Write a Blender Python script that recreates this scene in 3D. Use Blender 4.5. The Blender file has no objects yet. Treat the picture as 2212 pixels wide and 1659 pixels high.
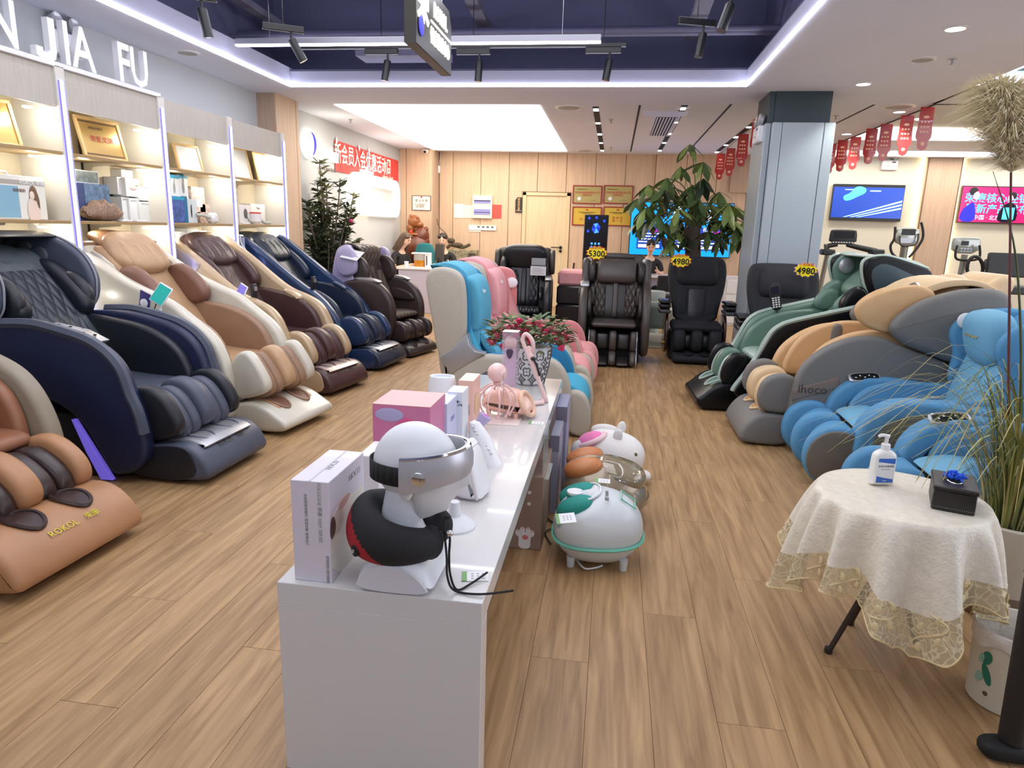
import bpy, bmesh, math, random
from mathutils import Matrix, Vector, Quaternion
C = bpy.context.scene.collection
scn = bpy.context.scene
PI = math.pi
# ------------------------------------------------------------------ camera
F_PX = 1456.0
CAM = Vector((0, 0, 1.45))
cr = Vector((0.98872834, 0.14702241, 0.02829646)); cu = Vector((-0.06024409, 0.21765122, 0.97416559)); cw = Vector((-0.13706541, 0.96488982, -0.22405516))
cd = bpy.data.cameras.new('camera'); cam = bpy.data.objects.new('camera', cd); C.objects.link(cam)
cd.sensor_width = 36; cd.lens = 36 * F_PX / 2212; cd.clip_start = 0.05; cd.clip_end = 100
M = Matrix((( cr.x, cu.x, -cw.x), (cr.y, cu.y, -cw.y), (cr.z, cu.z, -cw.z))).to_4x4(); M.translation = CAM
cam.matrix_world = M; scn.camera = cam
# ------------------------------------------------------------------ world, exposure, lights
w = bpy.data.worlds.new('world'); scn.world = w; w.use_nodes = True
w.node_tree.nodes['Background'].inputs[0].default_value = (0.82, 0.86, 1.0, 1); w.node_tree.nodes['Background'].inputs[1].default_value = 3.2
scn.view_settings.view_transform = 'Standard'; scn.view_settings.look = 'None'; scn.view_settings.gamma = 1; scn.view_settings.use_curve_mapping = False
scn.view_settings.exposure = 0.5
def area(name, loc, sx, sy, power, col=(1, 1, 1), rot=(0, 0, 0)):
    l = bpy.data.lights.new(name, 'AREA'); l.shape = 'RECTANGLE'; l.size = sx; l.size_y = sy; l.energy = power; l.color = col
    o = bpy.data.objects.new(name, l); C.objects.link(o); o.location = loc; o.rotation_euler = rot; return o
def point(name, loc, power, col=(1, 1, 1), r=0.04):
    l = bpy.data.lights.new(name, 'POINT'); l.energy = power; l.color = col; l.shadow_soft_size = r
    o = bpy.data.objects.new(name, l); C.objects.link(o); o.location = loc; return o
def spot(name, loc, to, power, ang=60, col=(1, 1, 1), blend=0.6, r=0.05):
    l = bpy.data.lights.new(name, 'SPOT'); l.energy = power; l.color = col; l.spot_size = math.radians(ang); l.spot_blend = blend; l.shadow_soft_size = r
    o = bpy.data.objects.new(name, l); C.objects.link(o); o.location = loc
    o.rotation_euler = (Vector(to) - Vector(loc)).to_track_quat('-Z', 'Y').to_euler(); return o
area('coffer_light', (-1.15, 3.4, 3.3), 3.6, 5.6, 105, (0.95, 0.96, 1.0))
area('coffer_fill_up', (-1.15, 4.6, 3.12), 4.0, 2.4, 40, (0.78, 0.77, 1.0), (PI, 0, 0))  # unseen violet fill facing up, added to brighten the dark coffer
area('ceiling_panel_light', (-2.18, 10.5, 2.8), 2.3, 4.4, 48, (1.0, 0.95, 0.88))
area('rear_coffer_light', (6.0, 9.4, 2.9), 4.4, 2.2, 70, (1.0, 0.97, 0.9))
area('side_coffer_light', (5.0, 4.2, 2.9), 2.6, 4.6, 70, (0.98, 0.98, 1.0))
# ------------------------------------------------------------------ helpers
def lin(c): return tuple(((x / 255) / 12.92 if x / 255 <= 0.04045 else ((x / 255 + 0.055) / 1.055) ** 2.4) for x in c)
MATS = {}
def mat(name, col, rough=0.5, metal=0.0, kind='plain', spec=0.5, emit=0.0, alpha=1.0, scale=1.0, coat=0.0, bump=1.0):
    if name in MATS: return MATS[name]
    m = bpy.data.materials.new(name); m.use_nodes = True; nt = m.node_tree; N = nt.nodes; L = nt.links
    b = N['Principled BSDF']; c = lin(col) + (1,)
    b.inputs['Base Color'].default_value = c; b.inputs['Roughness'].default_value = rough; b.inputs['Metallic'].default_value = metal
    b.inputs['Specular IOR Level'].default_value = spec; b.inputs['Coat Weight'].default_value = coat
    tc = N.new('ShaderNodeTexCoord')
    def noise(sc, det=3, st=(1, 1, 1)):
        mp = N.new('ShaderNodeMapping'); mp.inputs['Scale'].default_value = st; L.new(tc.outputs['Object'], mp.inputs[0])
        n = N.new('ShaderNodeTexNoise'); n.inputs['Scale'].default_value = sc; n.inputs['Detail'].default_value = det; L.new(mp.outputs[0], n.inputs['Vector']); return n
    def vary(n, amt):
        r = N.new('ShaderNodeMapRange'); r.inputs[1].default_value = 0.3; r.inputs[2].default_value = 0.7; r.inputs[3].default_value = 1 - amt; r.inputs[4].default_value = 1 + amt
        L.new(n.outputs['Fac'], r.inputs[0]); x = N.new('ShaderNodeVectorMath'); x.operation = 'SCALE'; x.inputs[0].default_value = c[:3]
        L.new(r.outputs[0], x.inputs['Scale']); L.new(x.outputs[0], b.inputs['Base Color'])
    def bmp(src, strength, dist=0.002):
        q = N.new('ShaderNodeBump'); q.inputs['Strength'].default_value = strength; q.inputs['Distance'].default_value = dist
        L.new(src, q.inputs['Height']); L.new(q.outputs[0], b.inputs['Normal']); return q
    if kind == 'leather': vary(noise(9 * scale), 0.06); bmp(noise(260 * scale, 2).outputs['Fac'], 0.25 * bump, 0.001)
    elif kind == 'soft': vary(noise(5 * scale), 0.07); bmp(noise(14 * scale, 3).outputs['Fac'], 0.5 * bump, 0.012)
    elif kind == 'fabric': vary(noise(300 * scale, 2), 0.12); bmp(noise(700 * scale, 2).outputs['Fac'], 0.4 * bump, 0.001)
    elif kind == 'quilt':
        mp = N.new('ShaderNodeMapping'); mp.inputs['Rotation'].default_value = (0, 0, 0); mp.inputs['Scale'].default_value = (1, 1, 1); L.new(tc.outputs['Object'], mp.inputs[0])
        sp = N.new('ShaderNodeSeparateXYZ'); L.new(mp.outputs[0], sp.inputs[0])
        def tri(sgn):
            a = N.new('ShaderNodeMath'); a.operation = 'MULTIPLY_ADD'; L.new(sp.outputs['Y'], a.inputs[0]); a.inputs[1].default_value = 2.0 * sgn; L.new(sp.outputs['Z'], a.inputs[2])
            k = N.new('ShaderNodeMath'); k.operation = 'MULTIPLY'; L.new(a.outputs[0], k.inputs[0]); k.inputs[1].default_value = 7.0 * scale
            p = N.new('ShaderNodeMath'); p.operation = 'PINGPONG'; L.new(k.outputs[0], p.inputs[0]); p.inputs[1].default_value = 0.5; return p
        a = tri(1); d = tri(-1); mn = N.new('ShaderNodeMath'); mn.operation = 'MINIMUM'; L.new(a.outputs[0], mn.inputs[0]); L.new(d.outputs[0], mn.inputs[1])
        pw = N.new('ShaderNodeMath'); pw.operation = 'POWER'; L.new(mn.outputs[0], pw.inputs[0]); pw.inputs[1].default_value = 0.5; bmp(pw.outputs[0], 1.0, 0.02)
    elif kind == 'wood':
        n = noise(3.0 * scale, 6, (12, 12, 0.6)); vary(n, 0.09); bmp(n.outputs['Fac'], 0.1, 0.001)
    elif kind == 'paint': vary(noise(1.5), 0.015); bmp(noise(120, 2).outputs['Fac'], 0.05, 0.001)
    elif kind == 'print': vary(noise(22 * scale, 6), 0.5)
    elif kind == 'brush': bmp(noise(60, 3, (1, 40, 1)).outputs['Fac'], 0.08, 0.001)
    elif kind == 'glass':
        b.inputs['Transmission Weight'].default_value = 1.0; b.inputs['IOR'].default_value = 1.3; b.inputs['Roughness'].default_value = rough
    elif kind == 'film':
        b.inputs['Alpha'].default_value = alpha
    elif kind == 'leaf': vary(noise(12 * scale), 0.25); b.inputs['Subsurface Weight'].default_value = 0.0
    elif kind == 'skin': vary(noise(20), 0.04)
    if emit > 0:
        b.inputs['Emission Color'].default_value = c; b.inputs['Emission Strength'].default_value = emit
    MATS[name] = m; return m
class G:
    """collects shapes and links them as one mesh object"""
    def __init__(s): s.v = []; s.f = []; s.m = []; s.X = Matrix.Identity(4); s.mi = 0
    def add(s, vs, fs):
        o = len(s.v); X = s.X; s.v += [tuple(X @ Vector(p)) for p in vs]; s.f += [tuple(i + o for i in f) for f in fs]; s.m += [s.mi] * len(fs); return s
    def box(s, x0, x1, y0, y1, z0, z1, b=0.0):
        if b <= 0:
            s.add([(x0, y0, z0), (x1, y0, z0), (x1, y1, z0), (x0, y1, z0), (x0, y0, z1), (x1, y0, z1), (x1, y1, z1), (x0, y1, z1)],
                  [(0, 3, 2, 1), (4, 5, 6, 7), (0, 1, 5, 4), (1, 2, 6, 5), (2, 3, 7, 6), (3, 0, 4, 7)]); return s
        P = []; idx = {}
        for i, x in enumerate((x0, x1)):
            for j, y in enumerate((y0, y1)):
                for k, z in enumerate((z0, z1)):
                    sx, sy, sz = (b, -b)[i], (b, -b)[j], (b, -b)[k]
                    for a, p in enumerate(((x, y + sy, z + sz), (x + sx, y, z + sz), (x + sx, y + sy, z))): idx[i, j, k, a] = len(P); P.append(p)
        Fc = []
        for i in (0, 1):
            Fc.append([idx[i, 0, 0, 0], idx[i, 1, 0, 0], idx[i, 1, 1, 0], idx[i, 0, 1, 0]]); Fc.append([idx[0, i, 0, 1], idx[1, i, 0, 1], idx[1, i, 1, 1], idx[0, i, 1, 1]]); Fc.append([idx[0, 0, i, 2], idx[1, 0, i, 2], idx[1, 1, i, 2], idx[0, 1, i, 2]])
            for j in (0, 1):
                Fc.append([idx[i, j, 0, 0], idx[i, j, 0, 1], idx[i, j, 1, 1], idx[i, j, 1, 0]]); Fc.append([idx[i, 0, j, 0], idx[i, 0, j, 2], idx[i, 1, j, 2], idx[i, 1, j, 0]]); Fc.append([idx[0, i, j, 1], idx[0, i, j, 2], idx[1, i, j, 2], idx[1, i, j, 1]])
                for k in (0, 1): Fc.append([idx[i, j, k, 0], idx[i, j, k, 1], idx[i, j, k, 2]])
        c = Vector(((x0 + x1) / 2, (y0 + y1) / 2, (z0 + z1) / 2)); out = []
        for f in Fc:
            a, q, r_ = (Vector(P[f[t]]) for t in range(3)); n = (q - a).cross(r_ - a); m_ = sum((Vector(P[t]) for t in f), Vector()) / len(f)
            out.append(tuple(f) if n.dot(m_ - c) > 0 else tuple(reversed(f)))
        return s.add(P, out)
    def tube(s, pts, r, n=8, caps=True, vs=1.0):
        pts = [Vector(p) for p in pts]; rs = r if isinstance(r, (list, tuple)) else [r] * len(pts); V = []; Fc = []
        up = None
        for i, p in enumerate(pts):
            t = (pts[min(i + 1, len(pts) - 1)] - pts[max(i - 1, 0)]).normalized()
            if up is None: up = Vector((0, 0, 1)) if abs(t.z) < 0.9 else Vector((1, 0, 0))
            a = t.cross(up).normalized(); up = a.cross(t).normalized()
            for k in range(n):
                q = 2 * PI * k / n; V.append(tuple(p + (a * math.cos(q) + up * (math.sin(q) * (vs[i] if isinstance(vs, list) else vs))) * rs[i]))
        for i in range(len(pts) - 1):
            for k in range(n): Fc.append((i * n + k, i * n + (k + 1) % n, (i + 1) * n + (k + 1) % n, (i + 1) * n + k))
        if caps: Fc.append(tuple(reversed(range(n)))); Fc.append(tuple(range((len(pts) - 1) * n, len(pts) * n)))
        return s.add(V, Fc)
    def lathe(s, prof, n=24, c=(0, 0, 0), sx=1.0, sy=1.0):
        V = []; Fc = []
        for r, z in prof:
            for k in range(n): q = 2 * PI * k / n; V.append((c[0] + r * math.cos(q) * sx, c[1] + r * math.sin(q) * sy, c[2] + z))
        for i in range(len(prof) - 1):
            for k in range(n): Fc.append((i * n + k, i * n + (k + 1) % n, (i + 1) * n + (k + 1) % n, (i + 1) * n + k))
        Fc.append(tuple(reversed(range(n)))); Fc.append(tuple(range((len(prof) - 1) * n, len(prof) * n)))
        return s.add(V, Fc)
    def ell(s, c, rad, p=2.0, nu=20, nv=12, R=None):
        V = []; Fc = []; c = Vector(c); e = 2.0 / p
        def sg(x, q): return math.copysign(abs(x) ** q, x)
        for i in range(nv + 1):
            ph = -PI / 2 + PI * i / nv
            for k in range(nu):
                th = 2 * PI * k / nu
                q = Vector((rad[0] * sg(math.cos(ph), e) * sg(math.cos(th), e), rad[1] * sg(math.cos(ph), e) * sg(math.sin(th), e), rad[2] * sg(math.sin(ph), e)))
                V.append(tuple(c + (R @ q if R else q)))
        for i in range(nv):
            for k in range(nu): Fc.append((i * nu + k, i * nu + (k + 1) % nu, (i + 1) * nu + (k + 1) % nu, (i + 1) * nu + k))
        return s.add(V, Fc)
    def infl(s, prof, y0, y1, r=0.03, n=3, sm=2, open_=False):
        """a slab with rounded rims: closed outline in x,z spread from y0 to y1"""
        P = chaikin(prof, sm); A = sum(P[i][0] * P[(i + 1) % len(P)][1] - P[(i + 1) % len(P)][0] * P[i][1] for i in range(len(P)))
        if A < 0: P = P[::-1]
        m = len(P); nr = []
        for i in range(m):
            a = Vector(P[i - 1]); b_ = Vector(P[(i + 1) % m]); t = (b_ - a); t = t.normalized() if t.length > 1e-9 else Vector((1, 0)); nr.append(Vector((-t.y, t.x)))
        V = []; Fc = []; rings = []; h = min(r, (y1 - y0) / 2)
        for side in (0, 1):
            for q in (range(n + 1) if side == 0 else range(n, -1, -1)):
                t = PI / 2 * q / n; ins = r * (1 - math.sin(t)); yy = h * (1 - math.cos(t)) ; yy = (y0 + yy) if side == 0 else (y1 - yy)
                rings.append((yy, ins))
        for yy, ins in rings:
            for i in range(m): q = Vector(P[i]) + nr[i] * ins; V.append((q.x, yy, q.y))
        for j in range(len(rings) - 1):
            for i in range(m): Fc.append((j * m + i, j * m + (i + 1) % m, (j + 1) * m + (i + 1) % m, (j + 1) * m + i))
        Fc.append(tuple(reversed(range(m)))); L_ = (len(rings) - 1) * m; Fc.append(tuple(range(L_, L_ + m)))
        Fc = [tuple(reversed(f)) for f in Fc]
        return s.add(V, Fc)
    def quad(s, a, b, c, d): return s.add([a, b, c, d], [(0, 1, 2, 3)])
    def mesh(s, name, mats, smooth=True, ang=38):
        me = bpy.data.meshes.new(name); me.from_pydata(s.v, [], s.f)
        for m in (mats if isinstance(mats, (list, tuple)) else [mats]): me.materials.append(m)
        if max(s.m, default=0) > 0: me.polygons.foreach_set('material_index', s.m)
        if smooth:
            me.polygons.foreach_set('use_smooth', [True] * len(me.polygons)); me.set_sharp_from_angle(angle=math.radians(ang))
        me.update(); return me
    def build(s, name, mats, parent=None, smooth=True, label=None, ang=38):
        return link(name, s.mesh(name, mats, smooth, ang), parent, label)
def link(name, me, parent=None, label=None, loc=None, M_=None):
    o = bpy.data.objects.new(name, me); C.objects.link(o)
    if parent is not None: o.parent = parent
    if loc is not None: o.location = loc
    if M_ is not None: o.matrix_local = M_
    if label: o['label'] = label
    return o
def chaikin(P, n):
    P = [tuple(p) for p in P]
    for _ in range(n):
        Q = []
        for i in range(len(P)):
            a, b = P[i], P[(i + 1) % len(P)]
            Q += [(a[0] * .75 + b[0] * .25, a[1] * .75 + b[1] * .25), (a[0] * .25 + b[0] * .75, a[1] * .25 + b[1] * .75)]
        P = Q
    return P
def curve(P, n=6):
    """smooth open 3-D path through points"""
    P = [Vector(p) for p in P]; out = []
    for i in range(len(P) - 1):
        p0 = P[max(i - 1, 0)]; p1 = P[i]; p2 = P[i + 1]; p3 = P[min(i + 2, len(P) - 1)]
        for k in range(n):
            t = k / n; out.append(0.5 * ((2 * p1) + (p2 - p0) * t + (2 * p0 - 5 * p1 + 4 * p2 - p3) * t * t + (3 * p1 - p0 - 3 * p2 + p3) * t ** 3))
    out.append(P[-1]); return out
def rx(a): return Matrix.Rotation(math.radians(a), 4, 'X')
def ry(a): return Matrix.Rotation(math.radians(a), 4, 'Y')
def rz(a): return Matrix.Rotation(math.radians(a), 4, 'Z')
def T(x, y, z): return Matrix.Translation((x, y, z))
def thing(name, label, cat, loc=(0, 0, 0), rot=0.0, group=None):
    o = bpy.data.objects.new(name, None); C.objects.link(o); o.location = loc; o.rotation_euler = (0, 0, math.radians(rot)); o.empty_display_size = 0.1
    return tag(o, label, cat, group)
def tag(o, label, cat, group=None):
    o['label'] = label; o['category'] = cat
    if group: o['group'] = group
    return o
def struct(o): o['kind'] = 'structure'; return o
def stuff(o): o['kind'] = 'stuff'; return o
def copy_thing(root, loc, rot=0.0, label=None, cat=None):
    r = root.copy(); C.objects.link(r); r.location = loc; r.rotation_euler = (0, 0, math.radians(rot))
    if label: r['label'] = label
    for ch in list(root.children):
        c = ch.copy(); C.objects.link(c); c.parent = r
        for g in list(ch.children): d = g.copy(); C.objects.link(d); d.parent = c
    return r
def text(body, size, m, parent=None, M_=None, ext=0.0015, name='lettering', align='CENTER', sx=1.0, label=None, bold=0.0):
    cu_ = bpy.data.curves.new(name, 'FONT'); cu_.body = body; cu_.size = size; cu_.extrude = ext; cu_.align_x = align; cu_.align_y = 'CENTER'; cu_.offset = bold; cu_.resolution_u = 2
    t = bpy.data.objects.new(name, cu_); me = bpy.data.meshes.new_from_object(t); bpy.data.objects.remove(t); me.materials.clear(); me.materials.append(m)
    if sx != 1.0:
        for v in me.vertices: v.co.x *= sx
    return link(name, me, parent, label, M_=M_)
def facing(o, right, up=(0, 0, 1)):
    """matrix that lays local x along right, y along up, z as the normal"""
    r = Vector(right).normalized(); u = Vector(up).normalized(); n = r.cross(u).normalized(); u = n.cross(r)
    return Matrix(((r.x, u.x, n.x, o[0]), (r.y, u.y, n.y, o[1]), (r.z, u.z, n.z, o[2]), (0, 0, 0, 1)))
# measuring helpers: where a sight line through a photo pixel meets a real plane
def ray(x, y): return cw + cr * ((x - 1106) / F_PX) - cu * ((y - 829.5) / F_PX)
def on_z(x, y, z): d = ray(x, y); return CAM + d * ((z - CAM.z) / d.z)
def on_y(x, y, Y): d = ray(x, y); return CAM + d * (Y / d.y)
def on_x(x, y, X): d = ray(x, y); return CAM + d * (X / d.x)
def tr(root, yl, pts):
    a = root.rotation_euler.z; Fd = Vector((math.cos(a), math.sin(a), 0)); Ld = Vector((-math.sin(a), math.cos(a), 0)); O = Vector((root.location.x, root.location.y, 0)); out = []
    for p in pts:
        d = ray(*p); q = CAM + d * (((O + Ld * yl - CAM).dot(Ld)) / d.dot(Ld)) - O; out.append((q.dot(Fd), max(0.0, q.z)))
    return out
rnd = random.Random(7)
# ================================================================== materials of the room
m_wall = mat('wall_paint', (196, 199, 200), 0.85, kind='paint'); m_wallcream = mat('cream_paint', (206, 203, 190), 0.85, kind='paint')
m_ceil = mat('ceiling_paint', (232, 238, 254), 0.9, kind='paint'); m_dark = mat('coffer_paint', (104, 106, 136), 0.85, kind='paint')
m_coff = mat('coffer_rim_paint', (176, 176, 196), 0.85, kind='paint')
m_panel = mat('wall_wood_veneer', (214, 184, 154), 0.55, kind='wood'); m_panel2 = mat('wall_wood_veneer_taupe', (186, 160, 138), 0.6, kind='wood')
m_gap = mat('panel_gap', (120, 92, 70), 0.8); m_black = mat('black_plastic', (22, 22, 25), 0.4); m_blackm = mat('black_matt', (16, 16, 18), 0.7)
m_white = mat('white_plastic', (232, 232, 234), 0.35); m_chrome = mat('chrome', (220, 220, 222), 0.12, 1.0); m_silver = mat('silver_paint', (176, 176, 180), 0.3, 0.6)
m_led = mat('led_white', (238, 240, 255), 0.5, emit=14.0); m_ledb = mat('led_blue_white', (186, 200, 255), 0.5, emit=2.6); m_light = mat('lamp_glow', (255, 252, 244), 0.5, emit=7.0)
m_sheet = mat('glowing_ceiling_sheet', (255, 246, 232), 0.5, emit=1.9); m_ledw = mat('led_warm', (255, 232, 176), 0.5, emit=5.0); m_ledpost = mat('post_glow', (116, 100, 220), 0.5, emit=0.35); m_ledhalo = mat('post_halo_glow', (92, 84, 255), 0.5, emit=1.3)
m_door = mat('door_veneer', (222, 200, 160), 0.5, kind='wood'); m_teal = mat('column_cap_paint', (52, 66, 72), 0.4); m_col = mat('column_cladding', (172, 184, 190), 0.35, 0.35, kind='brush')
ZC = 2.85; YB = 13.2
# floor: planks laid along the room
def plank_mat():
    m = bpy.data.materials.new('oak_plank'); m.use_nodes = True; nt = m.node_tree; N = nt.nodes; L = nt.links; b = N['Principled BSDF']
    g = N.new('ShaderNodeNewGeometry'); oi = N.new('ShaderNodeObjectInfo')
    off = N.new('ShaderNodeVectorMath'); off.operation = 'ADD'; cb = N.new('ShaderNodeCombineXYZ'); mu = N.new('ShaderNodeMath'); mu.operation = 'MULTIPLY'; mu.inputs[1].default_value = 37.0
    L.new(oi.outputs['Random'], mu.inputs[0]); L.new(mu.outputs[0], cb.inputs[2]); L.new(g.outputs['Position'], off.inputs[0]); L.new(cb.outputs[0], off.inputs[1])
    mp = N.new('ShaderNodeMapping'); mp.inputs['Scale'].default_value = (16, 1.1, 1); L.new(off.outputs[0], mp.inputs[0])
    n = N.new('ShaderNodeTexNoise'); n.inputs['Scale'].default_value = 2.2; n.inputs['Detail'].default_value = 7; n.inputs['Distortion'].default_value = 0.6; L.new(mp.outputs[0], n.inputs['Vector'])
    r = N.new('ShaderNodeValToRGB'); r.color_ramp.elements[0].position = 0.3; r.color_ramp.elements[0].color = lin((140, 107, 71)) + (1,); r.color_ramp.elements[1].position = 0.72; r.color_ramp.elements[1].color = lin((184, 149, 106)) + (1,)
    L.new(n.outputs['Fac'], r.inputs[0]); hs = N.new('ShaderNodeHueSaturation'); mr = N.new('ShaderNodeMapRange'); mr.inputs[3].default_value = 0.94; mr.inputs[4].default_value = 1.06
    L.new(oi.outputs['Random'], mr.inputs[0]); L.new(mr.outputs[0], hs.inputs['Value']); L.new(r.outputs[0], hs.inputs['Color']); L.new(hs.outputs[0], b.inputs['Base Color'])
    b.inputs['Roughness'].default_value = 0.42; b.inputs['Specular IOR Level'].default_value = 0.4
    q = N.new('ShaderNodeBump'); q.inputs['Strength'].default_value = 0.12; q.inputs['Distance'].default_value = 0.001; L.new(n.outputs['Fac'], q.inputs['Height']); L.new(q.outputs[0], b.inputs['Normal'])
    return m
m_plank = plank_mat(); m_sub = mat('plank_joint', (112, 90, 66), 0.9)
fl = struct(G().box(-4.3, 10, -3, YB + .2, -0.05, -0.003).build('floor', m_sub, None, False))
PW, PL = 0.2, 1.5
pm = G().box(0.0006, PW - 0.0006, 0.0006, PL - 0.0006, -0.004, 0, 0.0006).mesh('plank', m_plank, False)
rest = G(); cnt = 0
for j in range(11):
    for i in range(-21, 48):
        x = i * PW; y = 0.0 + j * PL + ((i * 0.618) % 1.0) * PL - PL
        if y + PL < 0.4 or y > YB - 0.05 or x > 7.6: continue
        seen = (x < 1.15 * (y + PL) * 0.62 + 0.6) and y < 8.2 and x > -4.0
        y1_ = min(PL, YB + 0.1 - y)
        if seen and cnt < 292: link('plank', pm, fl, loc=(x, y, 0)); cnt += 1
        else: rest.box(x + .0006, x + PW - .0006, y + .0006, y + y1_ - .0006, -0.004, 0)
stuff(rest.build('plank_field', m_plank, fl, False))
# ceiling: boxes around the openings
ce = G()
def cb(x0, x1, y0, y1, z0=ZC, z1=ZC + 0.02): ce.box(x0, x1, y0, y1, z0, z1)
CX0, CX1, CY = -3.47, 1.164, 7.19
cb(-4.3, CX0, -3, 13.4); cb(CX0, CX1, CY, 13.4); cb(CX1, 3.2, -3, 13.4); cb(3.2, 10, 7.16, 8.1); cb(3.24, 10, 10.95, 12.2); cb(3.24, 10, 12.95, 13.4); cb(3.2, 3.24, 7.16, 13.4)
ceil = struct(ce.build('ceiling', m_ceil, None, False))
G().box(3.24, 10, 8.1, 10.95, 3.0, 3.05).box(3.24, 10, 12.2, 12.95, 2.97, 3.02).build('recess_panel', mat('recess_paint', (206, 206, 204), 0.9, kind='paint'), ceil, False)
G().box(3.2, 10, -3, 7.16, 3.5, 3.55).box(3.12, 3.2, -3, 7.16, 2.97, 3.55).box(3.2, 10, 7.16, 7.24, 2.97, 3.55).build('coffer_panel', mat('second_coffer_paint', (120, 140, 146), 0.9, kind='paint'), ceil, False)
G().box(3.24, 3.26, 8.12, 10.9, 2.87, 2.99).box(3.3, 9.9, 10.75, 10.93, 2.9, 2.98).box(3.3, 9.9, 12.25, 12.9, 2.955, 2.965).build('cove_light', m_sheet, ceil, False, label='glowing cove bands in the recessed ceiling')
G().box(3.24, 10, 8.095, 8.11, 2.842, 2.86).box(3.235, 3.25, 8.1, 11, 2.842, 2.86).build('shadow_gap', m_blackm, ceil, False)
G().box(3.19, 3.215, -2.9, 7.17, 2.85, 2.885).box(3.2, 9.9, 7.15, 7.175, 2.85, 2.885).build('led_strip', m_led, ceil, False)
# main coffer: pale rim, dark upper part
rim = G(); t = .06
rim.box(CX0 - t, CX0 + .002, -3, CY + t, 2.866, 3.03).box(CX0 - t, CX1 + t, CY - .002, CY + t, 2.866, 2.995).box(CX1 - .002, CX1 + t, -3, CY + t, 2.866, 2.995)
rim.build('coffer_rim', m_coff, ceil, False)
G().box(CX0 - .5, CX0 - .4, -3, CY + .6, 2.97, 4.0).box(CX0 - .5, CX1 + .5, CY + .5, CY + .6, 2.97, 4.0).box(CX1 + .2, CX1 + .3, -3, CY + .6, 2.97, 4.0).box(CX0 - .5, CX1 + .5, -3, CY + .6, 3.9, 4.0) \
   .box(CX0 - .5, CX0 - .0, -3, CY + .6, 3.0, 3.01).box(CX0 - .5, CX1 + .3, CY + .0, CY + .6, 3.0, 3.01).box(CX1 + .0, CX1 + .3, -3, CY + .6, 3.0, 3.01).build('coffer_panel', m_dark, ceil, False)
LS = G().box(CX0 - .004, CX0 + .014, -2.9, CY + .0, 2.843, 2.862).box(CX0, CX1, CY - .014, CY + .004, 2.843, 2.862).box(CX1 - .014, CX1 + .004, -2.9, CY, 2.843, 2.862).build('led_strip', m_led, ceil, False, label='bright white LED line around the dark coffer')
# ducts and beams hanging in the coffer
bm = G()
def bar(p, q, w_, h_, g):
    p = Vector(p); q = Vector(q); t_ = (q - p).normalized(); g.X = facing(p, t_, (0, 0, 1)); L_ = (q - p).length; g.box(0, L_, -h_ / 2, h_ / 2, -w_ / 2, w_ / 2); g.X = Matrix.Identity(4)
m_duct = mat('duct_paint', (112, 112, 138), 0.7, kind='paint'); m_duct2 = mat('duct_light', (120, 118, 134), 0.7, kind='paint')
a = on_z(1020, 0, 3.5); b_ = on_z(1060, 85, 3.5); d_ = (b_ - a); bar(a - d_ * 2, b_, .12, .06, bm)
a = on_z(1522, 0, 3.35); b_ = on_z(1495, 80, 3.35); d_ = b_ - a; bar(a - d_ * 3, b_, .14, .06, bm)
a = on_z(520, 0, 3.45); b_ = on_z(650, 85, 3.45); d_ = b_ - a; bar(a - d_ * 2, b_, .1, .06, bm)
bm.build('ceiling_beam', m_duct2, ceil, False)
G().tube([(CX0 - .4, 6.95, 3.28), (CX1 + .2, 6.95, 3.28)], .045, 10).tube([(CX0 - .4, 6.75, 3.22), (CX1 + .2, 6.75, 3.24)], .02, 8).box(-2.6, -1.7, 6.8, 7.1, 3.05, 3.12).build('ceiling_pipe', m_duct, ceil)
# light panel, air discs, tracks
struct(G().box(-3.42, -.94, 8.22, 12.82, 2.838, 2.849).build('trim_1', m_sheet, None, False))  # the big glowing light panel, flush with the ceiling
def airdisc(px, py, r, label):
    p = on_z(px, py, ZC); o = thing('ceiling_speaker', label, 'ceiling speaker', (p.x, p.y, ZC), 0, 'round ceiling discs')
    G().lathe([(r, 0), (r, -.006), (r * .8, -.012), (r * .78, -.004), (r * .3, -.004)], 28).build('cover', m_white, o); G().lathe([(r * .74, -.005), (r * .7, -.009), (r * .4, -.009)], 24).build('grille', mat('disc_grille', (176, 176, 176), .6), o)
airdisc(1230, 232, .17, 'round white ceiling disc by the front corner of the big glowing panel')
airdisc(1265, 325, .16, 'round white ceiling disc by the wood wall past the glowing panel')
airdisc(405, 113, .1, 'small round disc on the narrow ceiling strip above the display shelves')
airdisc(1940, 230, .17, 'round ceiling disc beside the row of hanging red tags')
airdisc(1992, 128, .1, 'small slotted ceiling disc between two downlights')
for i, (px, py) in enumerate(((2064, 61), (1865, 181), (1943, 241), (1829, 289))):
    p = on_z(px, py, ZC); o = thing('downlight', ['large round downlight nearest the viewer on the grey ceiling', 'round downlight just in front of the grey column', 'round downlight by the red tags above the column side', 'round downlight above the tags behind the column'][i], 'downlight', (p.x, p.y, ZC), 0, 'round ceiling downlights')
    G().lathe([(.075, 0), (.075, -.006), (.06, -.008), (.06, 0)], 24).build('trim_ring', m_white, o); G().lathe([(.06, -.001), (.06, -.006), (.0, -.006)], 24).build('lamp', m_light, o)
    spot('downlight_beam', (p.x, p.y, ZC - .03), (p.x, p.y, 0), 30, 110, (1, .97, .9))
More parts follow.
